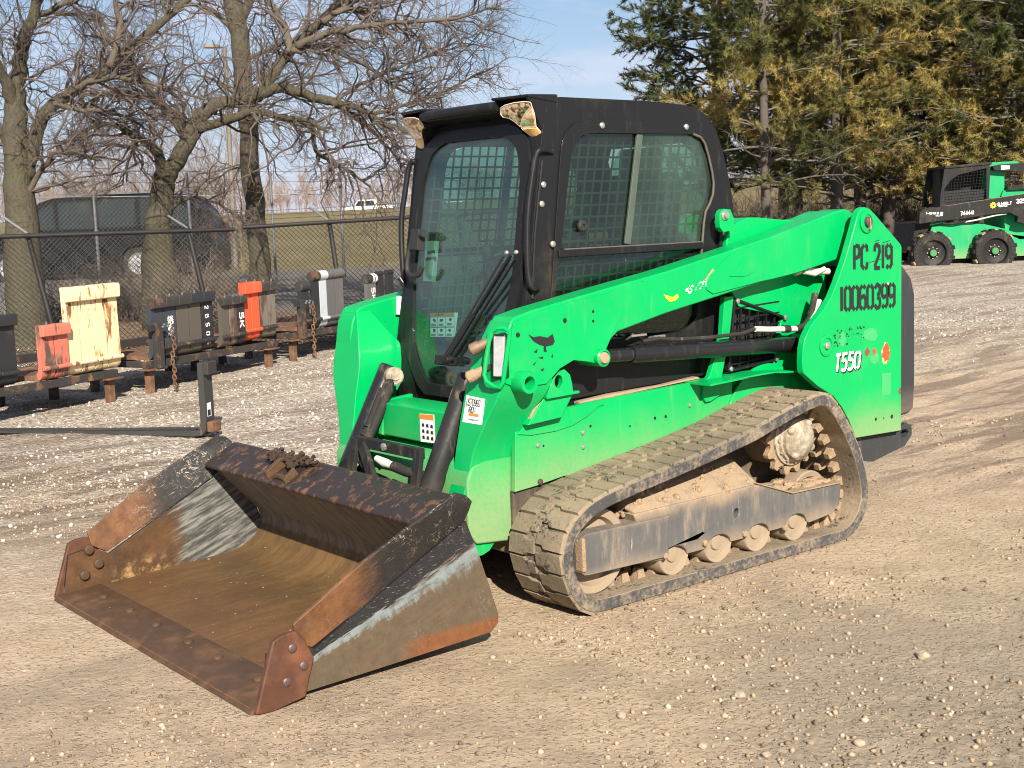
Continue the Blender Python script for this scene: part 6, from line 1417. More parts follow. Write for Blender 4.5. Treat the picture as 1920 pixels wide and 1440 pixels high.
for k_, (px_, l_) in enumerate(((1395, 'dry brush under the pale trunked pine'), (1475, 'dry brush between two pine trunks'), (1545, 'dry brush below the golden pine by the hinge'), (1650, 'dry brush behind the small loader front'), (1710, 'dry brush beside the small loader front wheel'))):
    brush('shrub', l_, px_, 440, 29.0 + .7 * k_, 1.5, 1.1, 50 + k_, 70)
def woods(name, label, x0, x1, depth, hmin, hmax, n, seed, mat, wid=1.2):
    rng = np.random.default_rng(seed); px = rng.uniform(x0, x1, n); d = depth * rng.uniform(.92, 1.1, n)
    base = np.array([at(a, 400, b) for a, b in zip(px, d)]); base[:, 2] = ground(base[:, 0], base[:, 1], False)
    H = rng.uniform(hmin, hmax, n) * (0.7 + 0.5 * vnoise(px * .02, px * 0, seed)); s = np.linspace(0, 1, 5)
    P = np.repeat(base[:, None, :], 5, 1); P[:, :, 2] += H[:, None] * s; P[:, 1:] += rng.normal(size=P[:, 1:].shape) * .05 * hmax * np.array([1, 1, .3])
    r0 = depth / 2430 * .9
    R = np.full((n, 5), r0) * (1 - .6 * s)
    V1, F1 = tubes(P, R, 3); P2, R2 = sprout(rng, P, R, 16, .25, .12 * hmax, .34 * hmax, 4, r0 * .6, .35, .8); V2, F2 = tubes(P2, R2, 3)
    P3, R3 = sprout(rng, P2, R2, 3, .2, .05 * hmax, .14 * hmax, 3, r0 * .42, .2, .7); V3, F3 = tubes(P3, R3, 3)
    me = big_mesh(name, np.concatenate([V1, V2, V3]), np.concatenate([F1, F2 + len(V1), F3 + len(V1) + len(V2)]), mat, smooth=True)
    return tag(link(name, me, None, kind='stuff'), label, "woods")
woods("distant_woods", "distant leafless woods along the edge of the grass field", -150, 1150, 190, 4.0, 7.5, 420, 5, plain("hazed_far_twigs", (0.30, 0.235, 0.205), 0.95, 0, 0.2, 0.05))  # pale twig colour stands in for distance haze
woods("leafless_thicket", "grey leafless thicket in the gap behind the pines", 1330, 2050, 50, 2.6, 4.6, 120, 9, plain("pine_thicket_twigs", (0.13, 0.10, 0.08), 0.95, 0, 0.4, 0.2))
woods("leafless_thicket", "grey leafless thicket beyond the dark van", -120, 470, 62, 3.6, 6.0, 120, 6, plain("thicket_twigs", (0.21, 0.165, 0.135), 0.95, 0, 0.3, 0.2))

# ---- pines ----
M_pinebark = plain("pine_bark", (0.085, 0.071, 0.060), 0.9, 0, 0.5, 14, 0.4)
M_deadlimb = plain("dead_limb", (0.125, 0.108, 0.092), 0.9, 0, 0.4, 8)
M_needle = tint_mat("pine_needles", 0.65, trans=0.42)
def pine(label, px, depth, H, r, seed, gold, zlow=1.0, reach=2.6, dens=1.0, side=None, ztop=7.2, need=13):
    rng = np.random.default_rng(seed); b = at(px, 430, depth); zg = float(ground(b[0], b[1], False))
    root = thing("pine_tree", label, "pine tree", (b[0], b[1], zg), group="pines behind the yard")
    t = np.linspace(0, 1, 14); ln = rng.normal(size=2) * .10
    TP = np.stack([ln[0] * t * 2 + np.sin(t * 5 + seed) * .06, ln[1] * t * 2 + np.cos(t * 4 + seed) * .06, H * t - .1], 1)
    ob("trunk", MB().tube(list(TP), list(r * (1.15 - .85 * t)), 9), M_pinebark, root, fix=False, angle=180)
    Z = np.arange(zlow, min(H - .3, ztop), .36); limbsP, limbsL = [], []
    for z in Z:
        for q in range(rng.integers(4, 7)):
            az = rng.uniform(0, 6.283); Lm = reach * (1 - z / H) ** .55 * rng.uniform(.55, 1.1) + .25
            if side is not None and rng.random() < .5: az = math.atan2(side[1], side[0]) + rng.normal() * .6
            el = rng.uniform(.0, .38); s = np.linspace(0, 1, 7)
            d = np.array([math.cos(az), math.sin(az)]); x0 = np.interp(z, TP[:, 2], TP[:, 0]); y0 = np.interp(z, TP[:, 2], TP[:, 1])
            P = np.stack([x0 + d[0] * Lm * s, y0 + d[1] * Lm * s, z + Lm * (math.tan(el) * s - .22 * s ** 2 + .16 * s ** 3)], 1)
            P[1:] += rng.normal(size=(6, 3)) * .035; limbsP.append(P); limbsL.append(Lm)
    P1 = np.array(limbsP); n1 = len(P1); s7 = np.linspace(0, 1, 7)
    R1 = (0.010 + .010 * np.array(limbsL))[:, None] * (1 - .8 * s7)
    V1, F1 = tubes(P1, R1, 4)
    P2, R2 = sprout(rng, P1, R1, int(17 * dens), .28, .25, .80, 5, .007, .16, .85, .16)
    V2, F2 = tubes(P2, R2, 3)
    me = big_mesh("branches", np.concatenate([V1, V2]), np.concatenate([F1, F2 + len(V1)]), M_deadlimb, smooth=True)
    link("branches", me, None, root, kind='stuff')
    # needle tufts
    li = np.repeat(np.arange(n1), int(17 * dens))
    alive = np.ones(len(P2), bool); zb = P2[:, 0, 2]
    alive &= rng.random(len(P2)) < np.clip((zb - zlow) / 1.5 + .45, .3, 1)
    lone = rng.random(n1) < np.where(P1[:, 0, 2] < zlow + 1.0, .28, .05); alive &= ~lone[li]
    P2 = P2[alive]; m = len(P2)
    T = rng.uniform(.20, 1, (m, 7)); T[:, 0] = 1.0
    i = np.minimum((T * 4).astype(int), 3); f = (T * 4 - i)[..., None]; ix = np.arange(m)[:, None]
    pos = P2[ix, i] * (1 - f) + P2[ix, i + 1] * f; dr = nrmz(P2[ix, i + 1] - P2[ix, i])
    gcol = vnoise(P2[:, -1, 0] * .9 + seed * 7, P2[:, -1, 2] * .9, seed) + (vnoise(P2[:, -1, 1] * 2.5, P2[:, -1, 2] * 2.5, seed + 1) - .5) * .55
    gsel = np.clip((gcol - (1 - gold * .82)) * 1.6 + .5, 0, 1)
    pos = pos.reshape(-1, 3); dr = dr.reshape(-1, 3); gs = np.repeat(gsel, 7)
    M_ = len(pos); k = need
    rd = nrmz(rng.normal(size=(M_, k, 3))); nd = nrmz(dr[:, None] * .55 + rd * .9 + np.array([0, 0, .10]))
    ln_ = rng.uniform(.075, .145, (M_, k, 1)); wd = nrmz(np.cross(nd, rd + .01)) * rng.uniform(.0065, .0105, (M_, k, 1))
    b0 = pos[:, None] + dr[:, None] * rng.uniform(-.09, .02, (M_, k, 1)); tip = b0 + nd * ln_
    V = np.stack([b0 - wd, b0 + wd, tip], 2).reshape(-1, 3); F = np.arange(len(V)).reshape(-1, 3)
    green = np.array([.100, .118, .042]); lime = np.array([.26, .235, .080]); amber = np.array([.42, .335, .112]); brown = np.array([.27, .17, .07])
    j = rng.random((M_, 1)); g_ = gs[:, None]
    c = np.where(g_ < .5, green + (lime - green) * (g_ * 2), lime + (amber - lime) * ((g_ - .5) * 2))
    c = np.where((j > .95) & (g_ > .6), brown, c) * rng.uniform(.75, 1.25, (M_, 1))
    me = big_mesh("crown", V, F, M_needle, color=np.repeat(c, k * 3, 0))
    link("crown", me, None, root, kind='stuff')
    return root
LEFT = (-RH[0], -RH[1])
pine("tall open pine against the sky just beside the black cab roof", 1348, 30.0, 13, .16, 31, .30, 2.6, 2.7, .9, LEFT)
pine("slender pine with a pale trunk and bare lower limbs behind the tower", 1438, 27.5, 11, .10, 32, .50, 1.5, 2.3, 1.0)
pine("thin pine trunk behind the pale trunked pine", 1502, 31.5, 12, .10, 33, .45, 1.3, 2.4, 1.0)
pine("golden pine over the green tower's hinge", 1575, 28.5, 11, .13, 34, .66, 1.1, 2.7, 1.15)
pine("golden green pine in the middle of the pine row", 1665, 30.5, 12, .14, 35, .58, 1.0, 2.8, 1.15)
pine("dark green pine behind the small loader's arm", 1745, 31.5, 12, .14, 36, .36, .9, 2.8, 1.15)
pine("green pine behind the small loader's cab", 1835, 30.5, 12, .15, 37, .40, 1.0, 2.9, 1.15)
pine("golden pine at the end of the row beyond the small loader", 1935, 29.5, 11, .14, 38, .58, 1.1, 2.9, 1.15)
pine("deep shaded pine behind the golden ones", 1615, 35.0, 13, .15, 39, .30, .8, 3.0, 1.0)
pine("shaded pine between the two green pines", 1790, 36.0, 13, .15, 40, .34, .8, 3.0, 1.0)
pine("background pine seen between two bare trunks", 1470, 36.5, 12, .14, 41, .42, 1.4, 2.8, .9)
pine("pine at the far corner behind the golden end pine", 1910, 36.0, 13, .15, 42, .36, .8, 3.0, 1.0)
# ================================================================== fences
def wire_panel(A, B, zt0, zt1, h, pitch, r, mat, parent, name="wire_mesh"):
    """diamond wire between ground points A and B (world xy), top edge from zt0 to zt1, height h"""
    A = np.array(A[:2]); B = np.array(B[:2]); Ln = np.linalg.norm(B - A); ex = (B - A) / Ln
    P = []
    for sgn in (1, -1):
        for c in np.arange(-h, Ln + h, pitch):
            # line x = c + sgn * z
            x0, x1 = (c, c + h) if sgn > 0 else (c, c - h)
            z0, z1 = 0.0, h
            if sgn > 0:
                if x0 < 0: z0 = -x0; x0 = 0
                if x1 > Ln: z1 = h - (x1 - Ln); x1 = Ln
            else:
                if x0 > Ln: z0 = x0 - Ln; x0 = Ln
                if x1 < 0: z1 = h + x1; x1 = 0
            if z1 - z0 < pitch * .5: continue
            q = []
            for t in (0, .5, 1):
                x = x0 + (x1 - x0) * t; z = z0 + (z1 - z0) * t; p = A + ex * x
                zt = zt0 + (zt1 - zt0) * x / Ln
                q.append((p[0] + (-ex[1]) * .003 * sgn, p[1] + ex[0] * .003 * sgn, zt - h + z))
            P.append(q)
    P = np.array(P); V, F = tubes(P, np.full(P.shape[:2], r), 3)
    me = big_mesh(name, V, F, mat, smooth=True)
    return link(name, me, None, parent, kind='stuff')
M_blackpost = plain("black_vinyl", (0.020, 0.018, 0.018), 0.45, 0, 0.2)
M_galv = plain("galvanised", (0.17, 0.175, 0.18), 0.45, 0.5, 0.2)
M_pole = plain("dull_wire", (0.12, 0.12, 0.12), 0.7)
M_galvw = plain("galvanised_wire", (0.22, 0.225, 0.23), 0.5, 0.3, 0.2)
def gz(p): return float(ground(p[0], p[1], False))
# near black fence
depthf = lambda px: 13.25 + (px + 60) * .00298
fence = thing("chain_link_fence", "black chain-link fence with leaning posts directly behind the rows of forks", "fence", tuple(at(300, 640, depthf(300))[:2]) + (0.0,), world=True)
A = at(-160, 449, depthf(-160)); B = at(448, 429, depthf(448)); A2 = at(454, 426.5, depthf(454)); B2 = at(1130, 385, depthf(1130))
h1 = 1.40
wire_panel(A, B, A[2], B[2], h1, .058, .0037, M_blackpost, fence)
wire_panel(A2, B2, A2[2], B2[2], h1, .058, .0037, M_blackpost, fence)
ob("top_rail", MB().cyl(A, at(440, 430, depthf(440)), .024, n=10), M_blackpost, fence)
ob("top_rail", MB().cyl(A2, B2, .024, n=10), M_blackpost, fence)
for (tx_, ty_, bx_, by_, ax_, ay_) in ((51, 437, 122, 700, 5, 406), (351, 427, 411, 665, 314, 404), (617, 414, 652, 640, 582, 390), (860, 398, 884, 622, 830, 376), (-170, 447, -80, 720, -210, 415)):
    d = depthf(tx_); t = at(tx_, ty_, d); b = at(bx_, by_, depthf(bx_)); b[2] = min(b[2], gz(b) - .02)
    po = ob("fence_post", MB().cyl(b, t, .028, n=10), M_blackpost, fence)
    e = at(ax_, ay_, d - .1); ob("post_arm", MB().bar(t, e, .03, .02).cyl(e - (e - t) * .25, e, .014), M_galv, po)
for k in range(3):
    f_ = (.35, .65, .97)[k]
    pts = []
    for (tx_, ty_, ax_, ay_) in ((-170, 447, -210, 415), (51, 437, 5, 406), (351, 427, 314, 404), (617, 414, 582, 390), (860, 398, 830, 376)):
        t = at(tx_, ty_, depthf(tx_)); e = at(ax_, ay_, depthf(tx_) - .1); pts.append(t + (e - t) * f_)
    ob("barbed_wire", MB().tube(pts, .0026, 5), M_blackpost, fence)
# far galvanised fence
d2 = 24.5
far_f = thing("security_fence", "tall galvanised chain-link fence with barbed wire standing before the dark van", "fence", tuple(at(300, 560, d2)[:2]) + (0.0,), world=True)
A = at(-120, 372, d2); B = at(1000, 360, d2 + 1.5)
wire_panel(A, B, A[2], B[2], 2.0, .085, .0020, M_galvw, far_f)
ob("top_wire", MB().cyl(A, B, .006, n=6), M_galvw, far_f)
for (o1, o2) in ((-26, -24), (-50, -40)):
    ob("barbed_wire", MB().cyl(A + np.array([0, 0, -o1 * d2 / 2430]), B + np.array([0, 0, -o2 * d2 / 2430]), .0045, n=5), M_pole, far_f)
for px in (-20, 172, 350, 506, 636, 745, 900):
    t = at(px, 322, d2 + px * .0015); b = np.array([t[0], t[1], gz(t) - .05]); ob("fence_post", MB().cyl(b, t, .028, n=8), M_galv, far_f)

# ================================================================== fork racks
P0 = np.array([-2.6, -6.71]); RV = np.array([-.9114, -.4116]); BV = np.array([.4116, -.9114])
ROT = math.atan2(RV[1], RV[0])
def row(s, b=0.0): return P0 + RV * s + BV * b
M_rackrust = rusty("rack_rust", (0.075, 0.042, 0.028), 0.8, 0.8, 9, (0.155, 0.078, 0.040))
M_rackdark = rusty("rack_dark_steel", (0.03, 0.027, 0.025), 0.45, 0.75, 7, (0.13, 0.065, 0.035))
def rack(s0, s1, legs, rear, label):
    o = row(s0); z = gz(o); t = thing("fork_rack", label, "rack", (o[0], o[1], z), ROT, "low steel racks holding the forks")
    Lr = s1 - s0
    for y in (.03, .68):
        ob("rail", MB().box(0, Lr, y - .03, y + .03, .235, .300), M_rackdark, t, .004)
    for x in (.05, Lr * .5, Lr - .05): ob("cross_bar", MB().box(x - .03, x + .03, .061, .649, .240, .295), M_rackdark, t, .004)
    for k, s in enumerate(legs):
        x = s - s0; l = ob("leg", MB().box(x - .032, x + .032, -.002, .062, -.03, .2212), M_rackrust, t, .004)
        ob("cap_plate", MB().box(x - .10, x + .09, -.06, .08, .2215, .2345), M_rackrust, l, .002)
    for s in rear:
        x = s - s0; ob("leg", MB().box(x - .035, x + .035, .65, .71, -.03, .2345), M_rackdark, t, .004)
    return t
rack(-2.6, .09, (-1.9, 0.0), (-1.95, -.86, -.03), "rusty steel rack under the cream and salmon forks")
rack(.47, 2.42, (.51, 2.29), (.48, 1.9, 2.34), "low steel rack under the slate grey and orange-red forks")
rack(2.68, 5.4, (2.72, 4.9), (2.79, 4.85), "steel rack under the pipe-topped forks nearest the loader")
o = row(-2.8, .95); rl = thing("steel_rail", "long dark steel rail running behind the racks along the fence foot", "rail", (o[0], o[1], gz(o)), ROT)
ob("beam", MB().box(0, 8.4, -.03, .03, .36, .44), M_rackdark, rl, .004)
for x in (.3, 2.4, 4.6, 6.8, 8.1): ob("leg", MB().box(x - .03, x + .03, -.028, .028, -.05, .359), M_rackdark, rl)

def worn(name, col, rust, scale=7.0, rc=(0.24, 0.10, 0.04), rough=.6):
    return rusty(name, col, rust, rough, scale, rc, streak=True)
M_cream = worn("cream_fork_paint", (0.76, 0.60, 0.36), 0.44, 13, (0.38, 0.17, 0.055))
M_salmon = worn("salmon_fork_paint", (0.55, 0.15, 0.10), 0.48, 6, (0.13, 0.095, 0.075))
M_slate = worn("slate_fork_paint", (0.035, 0.042, 0.052), 0.12, 6)
M_slate2 = worn("worn_slate_fork", (0.085, 0.075, 0.060), 0.35, 6, (0.10, 0.075, 0.05))
M_blackf = worn("black_fork_paint", (0.020, 0.021, 0.023), 0.2, 6)
M_redf = worn("red_fork_paint", (0.72, 0.085, 0.030), 0.18, 10, (0.25, 0.10, 0.05))
M_wornf = worn("weathered_fork", (0.16, 0.135, 0.11), 0.5, 5, (0.085, 0.05, 0.035))
M_blue = worn("pale_blue_fork", (0.42, 0.47, 0.50), 0.28, 6)
M_greyf = worn("grey_fork", (0.10, 0.10, 0.098), 0.25, 6, (0.15, 0.07, 0.035))
M_chalk = plain("chalk_paint", (0.80, 0.80, 0.78), 0.8)
def fork(s, w, zb, zt, mat, label, pipe=None, lip=.10, blade=1.0, low=True, b0=0.0, hookmat=None, lipw=None, nut=True, lean=0.0):
    o = row(s, b0); z = gz(o); t = thing("lift_fork", label, "fork", (o[0], o[1], z), ROT, "L-shaped lift forks standing in a row on the racks")
    g = .006; x0, x1 = g / 2, w - g / 2
    q = lambda y, zz: (y + lean * (zz - zb), zz)
    pr = [q(0, zt), q(0, zb + .10), q(.006, zb + .055), q(.025, zb + .02), (.06, zb + .001), (blade, zb + .001), (blade, zb + .010), (.12, zb + .046), q(.075, zb + .06), q(.052, zb + .085), q(.046, zb + .12), q(.046, zt)]
    sp_ = [pr[0], pr[1], pr[2], pr[3], (.055, zb + .0015), (.075, zb + .058), pr[9], pr[10], pr[11]]
    ob("shank", MB().prism(sp_, 0, x0, x1), mat, t, .006)
    ob("blade", MB().prism([(.056, zb + .001), (blade, zb + .001), (blade, zb + .010), (.12, zb + .046), (.076, zb + .058)], 0, x0 + .001, x1 - .001), M_rackrust, t, .004)
    if pipe:
        r = pipe; ob("hanger_tube", MB().lathe([(r * .62, -.0), (r, 0), (r, w), (r * .62, w), (r * .6, w - .03), (r * .6, .03)], (0, .02 + lean * (zt - zb), zt + r * .4), (1, 0, 0), 20), hookmat or mat, t)
    else:
        dy = lean * (zt - zb)
        ob("top_hook", MB().prism([(-.001 + dy, zt - lip), (-.046 + dy, zt - lip + .008), (-.050 + dy, zt - .02), (-.040 + dy, zt), (.046 + dy, zt + .001), (.046 + dy, zt - .02)], 0, x0 - .001, x1 + .001), hookmat or mat, t, .006)
        if nut: ob("hook_pin", MB().cyl((w * .5, -.01 + dy, zt), (w * .5, -.01 + dy, zt + .028), .010, n=8), M_galv, t)
    if low:
        ob("lower_hook", MB().prism([(-.001, zb + .085), (-.030, zb + .088), (-.038, zb + .105), (-.030, zb + .122), (-.001, zb + .128)], 0, x0 - .001, x1 + .001), hookmat or mat, t, .006)
    return t
LB = .30
for k in range(2):
    fork(-1.42 + .2 * k, .19, LB + .01, .90 - .01 * k, M_blackf, ("black fork at the very picture edge, beside another black fork", "black fork with a silver bolt head, between the edge and the salmon forks")[k])
for k in range(2):
    fork(-.80 + .158 * k, .155, LB, .765, M_salmon, ("short salmon fork with flaking paint, farther from the cream forks", "short salmon and bare steel fork touching the cream forks")[k], b0=-.02)
for k in range(4):
    t = fork(-.475 + .156 * k, .154, LB, 1.055, M_cream, ("tall cream fork beside the salmon pair, rust down its edge", "second cream fork counted from the salmon pair", "third cream fork counted from the salmon pair, rusty heel", "tall cream fork at the rack's end, farthest from the salmon pair")[k], lip=.13, lean=.012)
sl = [(M_slate, "slate grey fork nearest the shackle post, smooth paint"), (M_slate, "slate grey fork with a white scribble across its face"), (M_slate2, "worn brownish grey fork just after the white scribble"), (M_slate2, "worn brownish grey fork beside the dark chalk-marked fork"), (M_blackf, "dark fork with a column of white chalk marks")]
for k, (m_, lb_) in enumerate(sl):
    t = fork(.545 + .175 * k, .174, LB, .872, m_, lb_, lip=.10, hookmat=M_rackdark if k < 3 else M_blackf)
    if k == 1:
        mb = MB(); rr = random.Random(3)
        for q in range(9):
            z0 = .52 + .02 * q; pts = [(.05 + .012 * j + rr.uniform(-.008, .008), z0 + (.012 if j % 2 else -.012) + rr.uniform(-.006, .006)) for j in range(7)]
            ribbon(mb, pts, .007, np.array([0, -.0012 - .0002 * q, 0]), np.array([1., 0, 0]), np.array([0, 0, 1.]), np.zeros(3))
        ob("white_scribble", mb, M_chalk, t, fix=False)
    if k == 4:
        mb = MB()
        for q, ch in enumerate("26S06"):
            z0 = .72 - .085 * q
            for s_ in GL[ch]:
                pts = [(.085 + (b - .5) * .05, z0 - (a - .25) * .06) for a, b in s_]
                ribbon(mb, pts, .009, np.array([0, -.0012, 0]), np.array([1., 0, 0]), np.array([0, 0, 1.]), np.zeros(3))
        ob("chalk_marks", mb, M_chalk, t, fix=False)
bk = [(M_slate2, .125, "short dark brown fork standing right after the chalk-marked fork"), (M_wornf, .125, "short dark weathered fork beside the 5K fork"), (M_blackf, .12, "short black fork stencilled 5K in white")]
s_ = 1.50
for k, (m_, w, lb_) in enumerate(bk):
    t = fork(s_, w, LB, .785, m_, lb_, lip=.08, hookmat=M_rackdark, b0=-.03); s_ += w + .003
    if k == 2:
        mb = MB()
        for q, ch in enumerate("5K"):
            for st in GL[ch]:
                pts = [(.03 + b * .065, .62 - q * .085 - a / .5 * .065) for a, b in st]
                ribbon(mb, pts, .015, np.array([0, -.0012, 0]), np.array([1., 0, 0]), np.array([0, 0, 1.]), np.zeros(3))
        ob("lettering", mb, M_chalk, t, fix=False)
for k in range(2): fork(1.885 + .135 * k, .133, LB + .01, .905, M_redf, ("bright orange-red fork touching the 5K fork", "bright orange-red fork touching the weathered grey forks")[k], lip=.12)
for k in range(2): fork(2.16 + .135 * k, .132, LB + .01, .885, M_wornf, ("weathered grey fork with peeling paint next to the orange-red pair", "weathered grey fork closing the orange-red group")[k], hookmat=M_rackdark)
fork(2.87, .15, LB, .76, M_blackf, "short dark fork under a loose tube end at the third rack's start", pipe=.055, hookmat=M_rackdark)
for k, (m_, w, lb_) in enumerate(((M_blackf, .12, "dark pipe-topped fork next to the pale blue fork"), (M_blue, .14, "pale blue-white fork hung from a tube"), (M_greyf, .16, "grey pipe-topped fork touching the pale blue fork"), (M_greyf, .16, "grey pipe-topped fork farther from the pale blue fork"))):
    fork(3.10 + (0, .122, .265, .428)[k], w, LB, .855, m_, lb_, pipe=.055, hookmat=(M_rackdark, M_blue, M_greyf, M_greyf)[k])
for k, (w, lb_) in enumerate(((.20, "dark fork marked 5K peeping over the green arm, tube top with white bands"), (.13, "slim dark fork just past the farther 5K fork"), (.13, "slim dark fork closest to the cab's grab bar"))):
    t = fork(4.17 + (0, .24, .46)[k], w, LB, (.745, .80, .80)[k], M_greyf if k == 0 else M_blackf, lb_, pipe=.055 if k == 0 else .03, hookmat=M_blackf)
    if k == 0:
        mb = MB()
        for q, ch in enumerate("5K"):
            for st in GL[ch]:
                pts = [(.10 + b * .07, .66 - q * .085 - a / .5 * .065) for a, b in st]
                ribbon(mb, pts, .015, np.array([0, -.0012, 0]), np.array([1., 0, 0]), np.array([0, 0, 1.]), np.zeros(3))
        ob("lettering", mb, M_chalk, t, fix=False)
        ob("white_band", MB().lathe([(.0562, .10), (.0562, .13)], (0, .02, .745 + .022), (1, 0, 0), 20), M_chalk, t); ob("white_band", MB().lathe([(.0562, .15), (.0562, .19)], (0, .02, .745 + .022), (1, 0, 0), 20), M_chalk, t)
# shackle posts with their chains
for (s, lb_, lc) in ((.545, "shiny dark post with shackles standing before the slate grey forks", "rusty chain hanging from the post by the slate grey forks"), (2.775, "dark post with shackles at the start of the third rack", "rusty chain hanging from the third rack's post")):
    o = row(s, -.06); z = gz(o); t = thing("shackle_post", lb_, "post", (o[0], o[1], z), ROT, "shackle posts at the rack ends")
    ob("upright", MB().box(-.03, .03, -.03, .03, .235, .655).box(-.012, .05, -.034, -.030, .235, .655), M_rackdark, t, .004)
    ob("arm_block", MB().box(-.10, -.032, -.02, .02, .58, .64), M_blackf, t, .004)
    for k in range(4): ob("shackle_nut", MB().ell((.045 + .03 * k, -.04 + .01 * (k % 2), .612 + .018 * (k % 2)), (.016, .016, .014), 8, 6), M_galv, t)
    c = thing("chain", lc, "chain", (o[0] + RV[0] * .16 - BV[0] * .05, o[1] + RV[1] * .16 - BV[1] * .05, z), ROT, "rusty chains on the rack posts")
    lk = MB().tube([(.016 * math.cos(a), 0, .027 * math.sin(a)) for a in np.linspace(0, 6.283, 12, endpoint=False)], .0065, 5, closed=True).mesh("link", False); lk.materials.append(M_rackrust)
    n = 17
    for k in range(n):
        q = link("link", lk, None, c); zz = .60 - .036 * k
        q.location = (.012 * math.sin(k * .5) + .02 * (1 - (k / n)) - .02, .01 * math.sin(k), zz if zz > .012 else .012); q.rotation_euler = (0, rad(6), rad(90 * (k % 2) + 25))
# single fork lying on the gravel
o = np.array([-2.40, -4.36]); z = gz(o); dv = np.array([.565, -.825])
lf = thing("lift_fork", "dark lift fork lying on the gravel with its shank upright and long blade flat", "fork", (o[0], o[1], z), math.atan2(dv[1], dv[0]) - math.pi / 2)
pr = [(0, .55), (-.002, .12), (.006, .05), (.04, .012), (.10, .002), (2.6, .002), (2.6, .012), (.3, .050), (.10, .055), (.06, .075), (.05, .11), (.048, .55)]
ob("shank", MB().prism(pr, 0, -.062, .062), worn("dark_fork_steel", (0.035, 0.035, 0.033), 0.3, 5), lf, .006)
ob("hook", MB().box(-.063, .063, -.045, .0, .46, .552), M_rackdark, lf, .006)
ob("lower_hook", MB().box(-.063, .063, -.055, .0, .035, .115), M_rackrust, lf, .012)
ob("sticker", MB().box(-.040, .015, -.0035, -.0025, .15, .25), M_white, lf); ob("sticker_print", MB().box(-.036, .005, -.0045, -.0036, .155, .20), M_ink, lf)
ob("green_smear", MB().add([(.0632, 1.50, .014), (.0632, 1.76, .014), (.0632, 1.74, .026), (.0632, 1.52, .030)], [(0, 1, 2, 3)]), M_ghost, lf, fix=False)
for y in (.55, .80, .95, 1.20): ob("chalk_tick", MB().add([(.0632, y, .006), (.0632, y + .012, .006), (.0632, y + .012, .038), (.0632, y, .038)], [(0, 1, 2, 3)]), M_chalk, lf, fix=False)
# ================================================================== vehicles behind
def side_frame(name, label, cat, px, py, depth, **k):
    p = at(px, py, depth); z = gz(p)
    return thing(name, label, cat, (p[0], p[1], p[2]), math.atan2(RH[1], RH[0]), **k), depth / FPX, px, py
def wheel_at(t, x, z, r, w, y, rimr, tyre_m, rim_m, hub_m, lugs=0, name="wheel", holes=False):
    tr = r if not lugs else r * .94
    wh = ob(name, MB().lathe([(rimr, -.0), (tr * .97, -.004), (tr, .03), (tr, w - .03), (tr * .97, w), (rimr, w)], (x, y, z), (0, 1, 0), 36, False), tyre_m, t)
    ob("rim", MB().lathe([(rimr * 1.01, .004), (rimr * .97, .002), (rimr * .90, .05), (rimr * .42, .075), (rimr * .30, .06), (rimr * .28, .03), (.002, .028)], (x, y, z), (0, 1, 0), 28, False), rim_m, wh)
    ob("hub", MB().lathe([(rimr * .27, .03), (rimr * .25, .006), (.002, .004)], (x, y, z), (0, 1, 0), 16), hub_m, wh)
    if lugs:
        for k in range(lugs):
            a = 2 * math.pi * k / lugs; c, s = math.cos(a), math.sin(a)
            ob("tyre_lug", MB().obox((x + c * r * .965, y + (w * .27 if k % 2 else w * .73), z + s * r * .965), ((c, 0, s), (-s, 0, c), (0, 1, 0)), (r * .035, r * .085, w * .25)), tyre_m if k % 3 else M_brownmud, wh)
        if holes:
            for k in range(26):
                a = 2 * math.pi * (k + .5) / 26
                ob("tyre_hole_shade", MB().lathe([(.019, .002), (.017, -.0055), (.002, -.005)], (x + math.cos(a) * r * .78, y, z + math.sin(a) * r * .78), (0, 1, 0), 8), M_ink, wh)  # black disc on the sidewall paints the shade inside a tyre hole
            for k in range(8):
                a = 2 * math.pi * k / 8; ob("wheel_nut", MB().ell((x + math.cos(a) * rimr * .42, y + .06, z + math.sin(a) * rimr * .42), (.013, .02, .013), 6, 4), M_bolt, wh)
    return wh
# --- small wheeled loader on the right
t, K, ox, oy = side_frame("skid_steer_loader", "older green skid-steer loader with black arm, parked before the pines", "skid loader", 1806, 505, 22.8)
def sx(cx_): return (1680 + cx_ / 5.5375 - ox) * K
def sz(cy_): return (oy - (280 + cy_ / 5.5375)) * K
def pl(pts): return [(sx(a), sz(b)) for a, b in pts]
M_g2 = painted("older_green_paint", (0.010, 0.33, 0.12), 0.5, (0.35, 0.75), 0.3, 0.1, coat=0.1)
M_b2 = painted("older_black_paint", (0.014, 0.014, 0.015), 0.5, None, 0.2, 0.1, coat=0)
M_tyre = painted("dusty_tyre", (0.022, 0.021, 0.020), 0.8, None, 0.45, 0, coat=0)
def sprism(name, pts, y0, y1, mat, bevel=.006, holes=(), par=None): return ob(name, MB().prism(pl(pts), 1, y0, y1, holes=[pl(h) for h in holes]), mat, par or t, bevel)
sprism("body", [(380, 860), (400, 800), (640, 760), (950, 790), (1180, 850), (1190, 900), (1320, 960), (1700, 960), (1700, 1130), (600, 1140), (420, 1130)], .16, 1.36, M_g2)
sprism("chassis", [(560, 1150), (1700, 1140), (1700, 1190), (600, 1190)], .30, 1.25, M_b2)
sprism("front_coupler", [(235, 760), (400, 740), (370, 830), (300, 980), (180, 1060), (120, 1060), (205, 960)], .20, 1.40, M_b2)
gh = [(690, 275), (980, 215), (985, 535), (560, 565), (545, 420), (610, 330)]
cabs = sprism("cab", [(550, 180), (1025, 165), (1015, 560), (500, 600), (505, 480)], .26, .29, M_b2, .008, holes=[gh])
sprism("cab_side", [(550, 180), (1025, 165), (1015, 560), (500, 600), (505, 480)], 1.20, 1.23, M_b2, .008, holes=[gh])
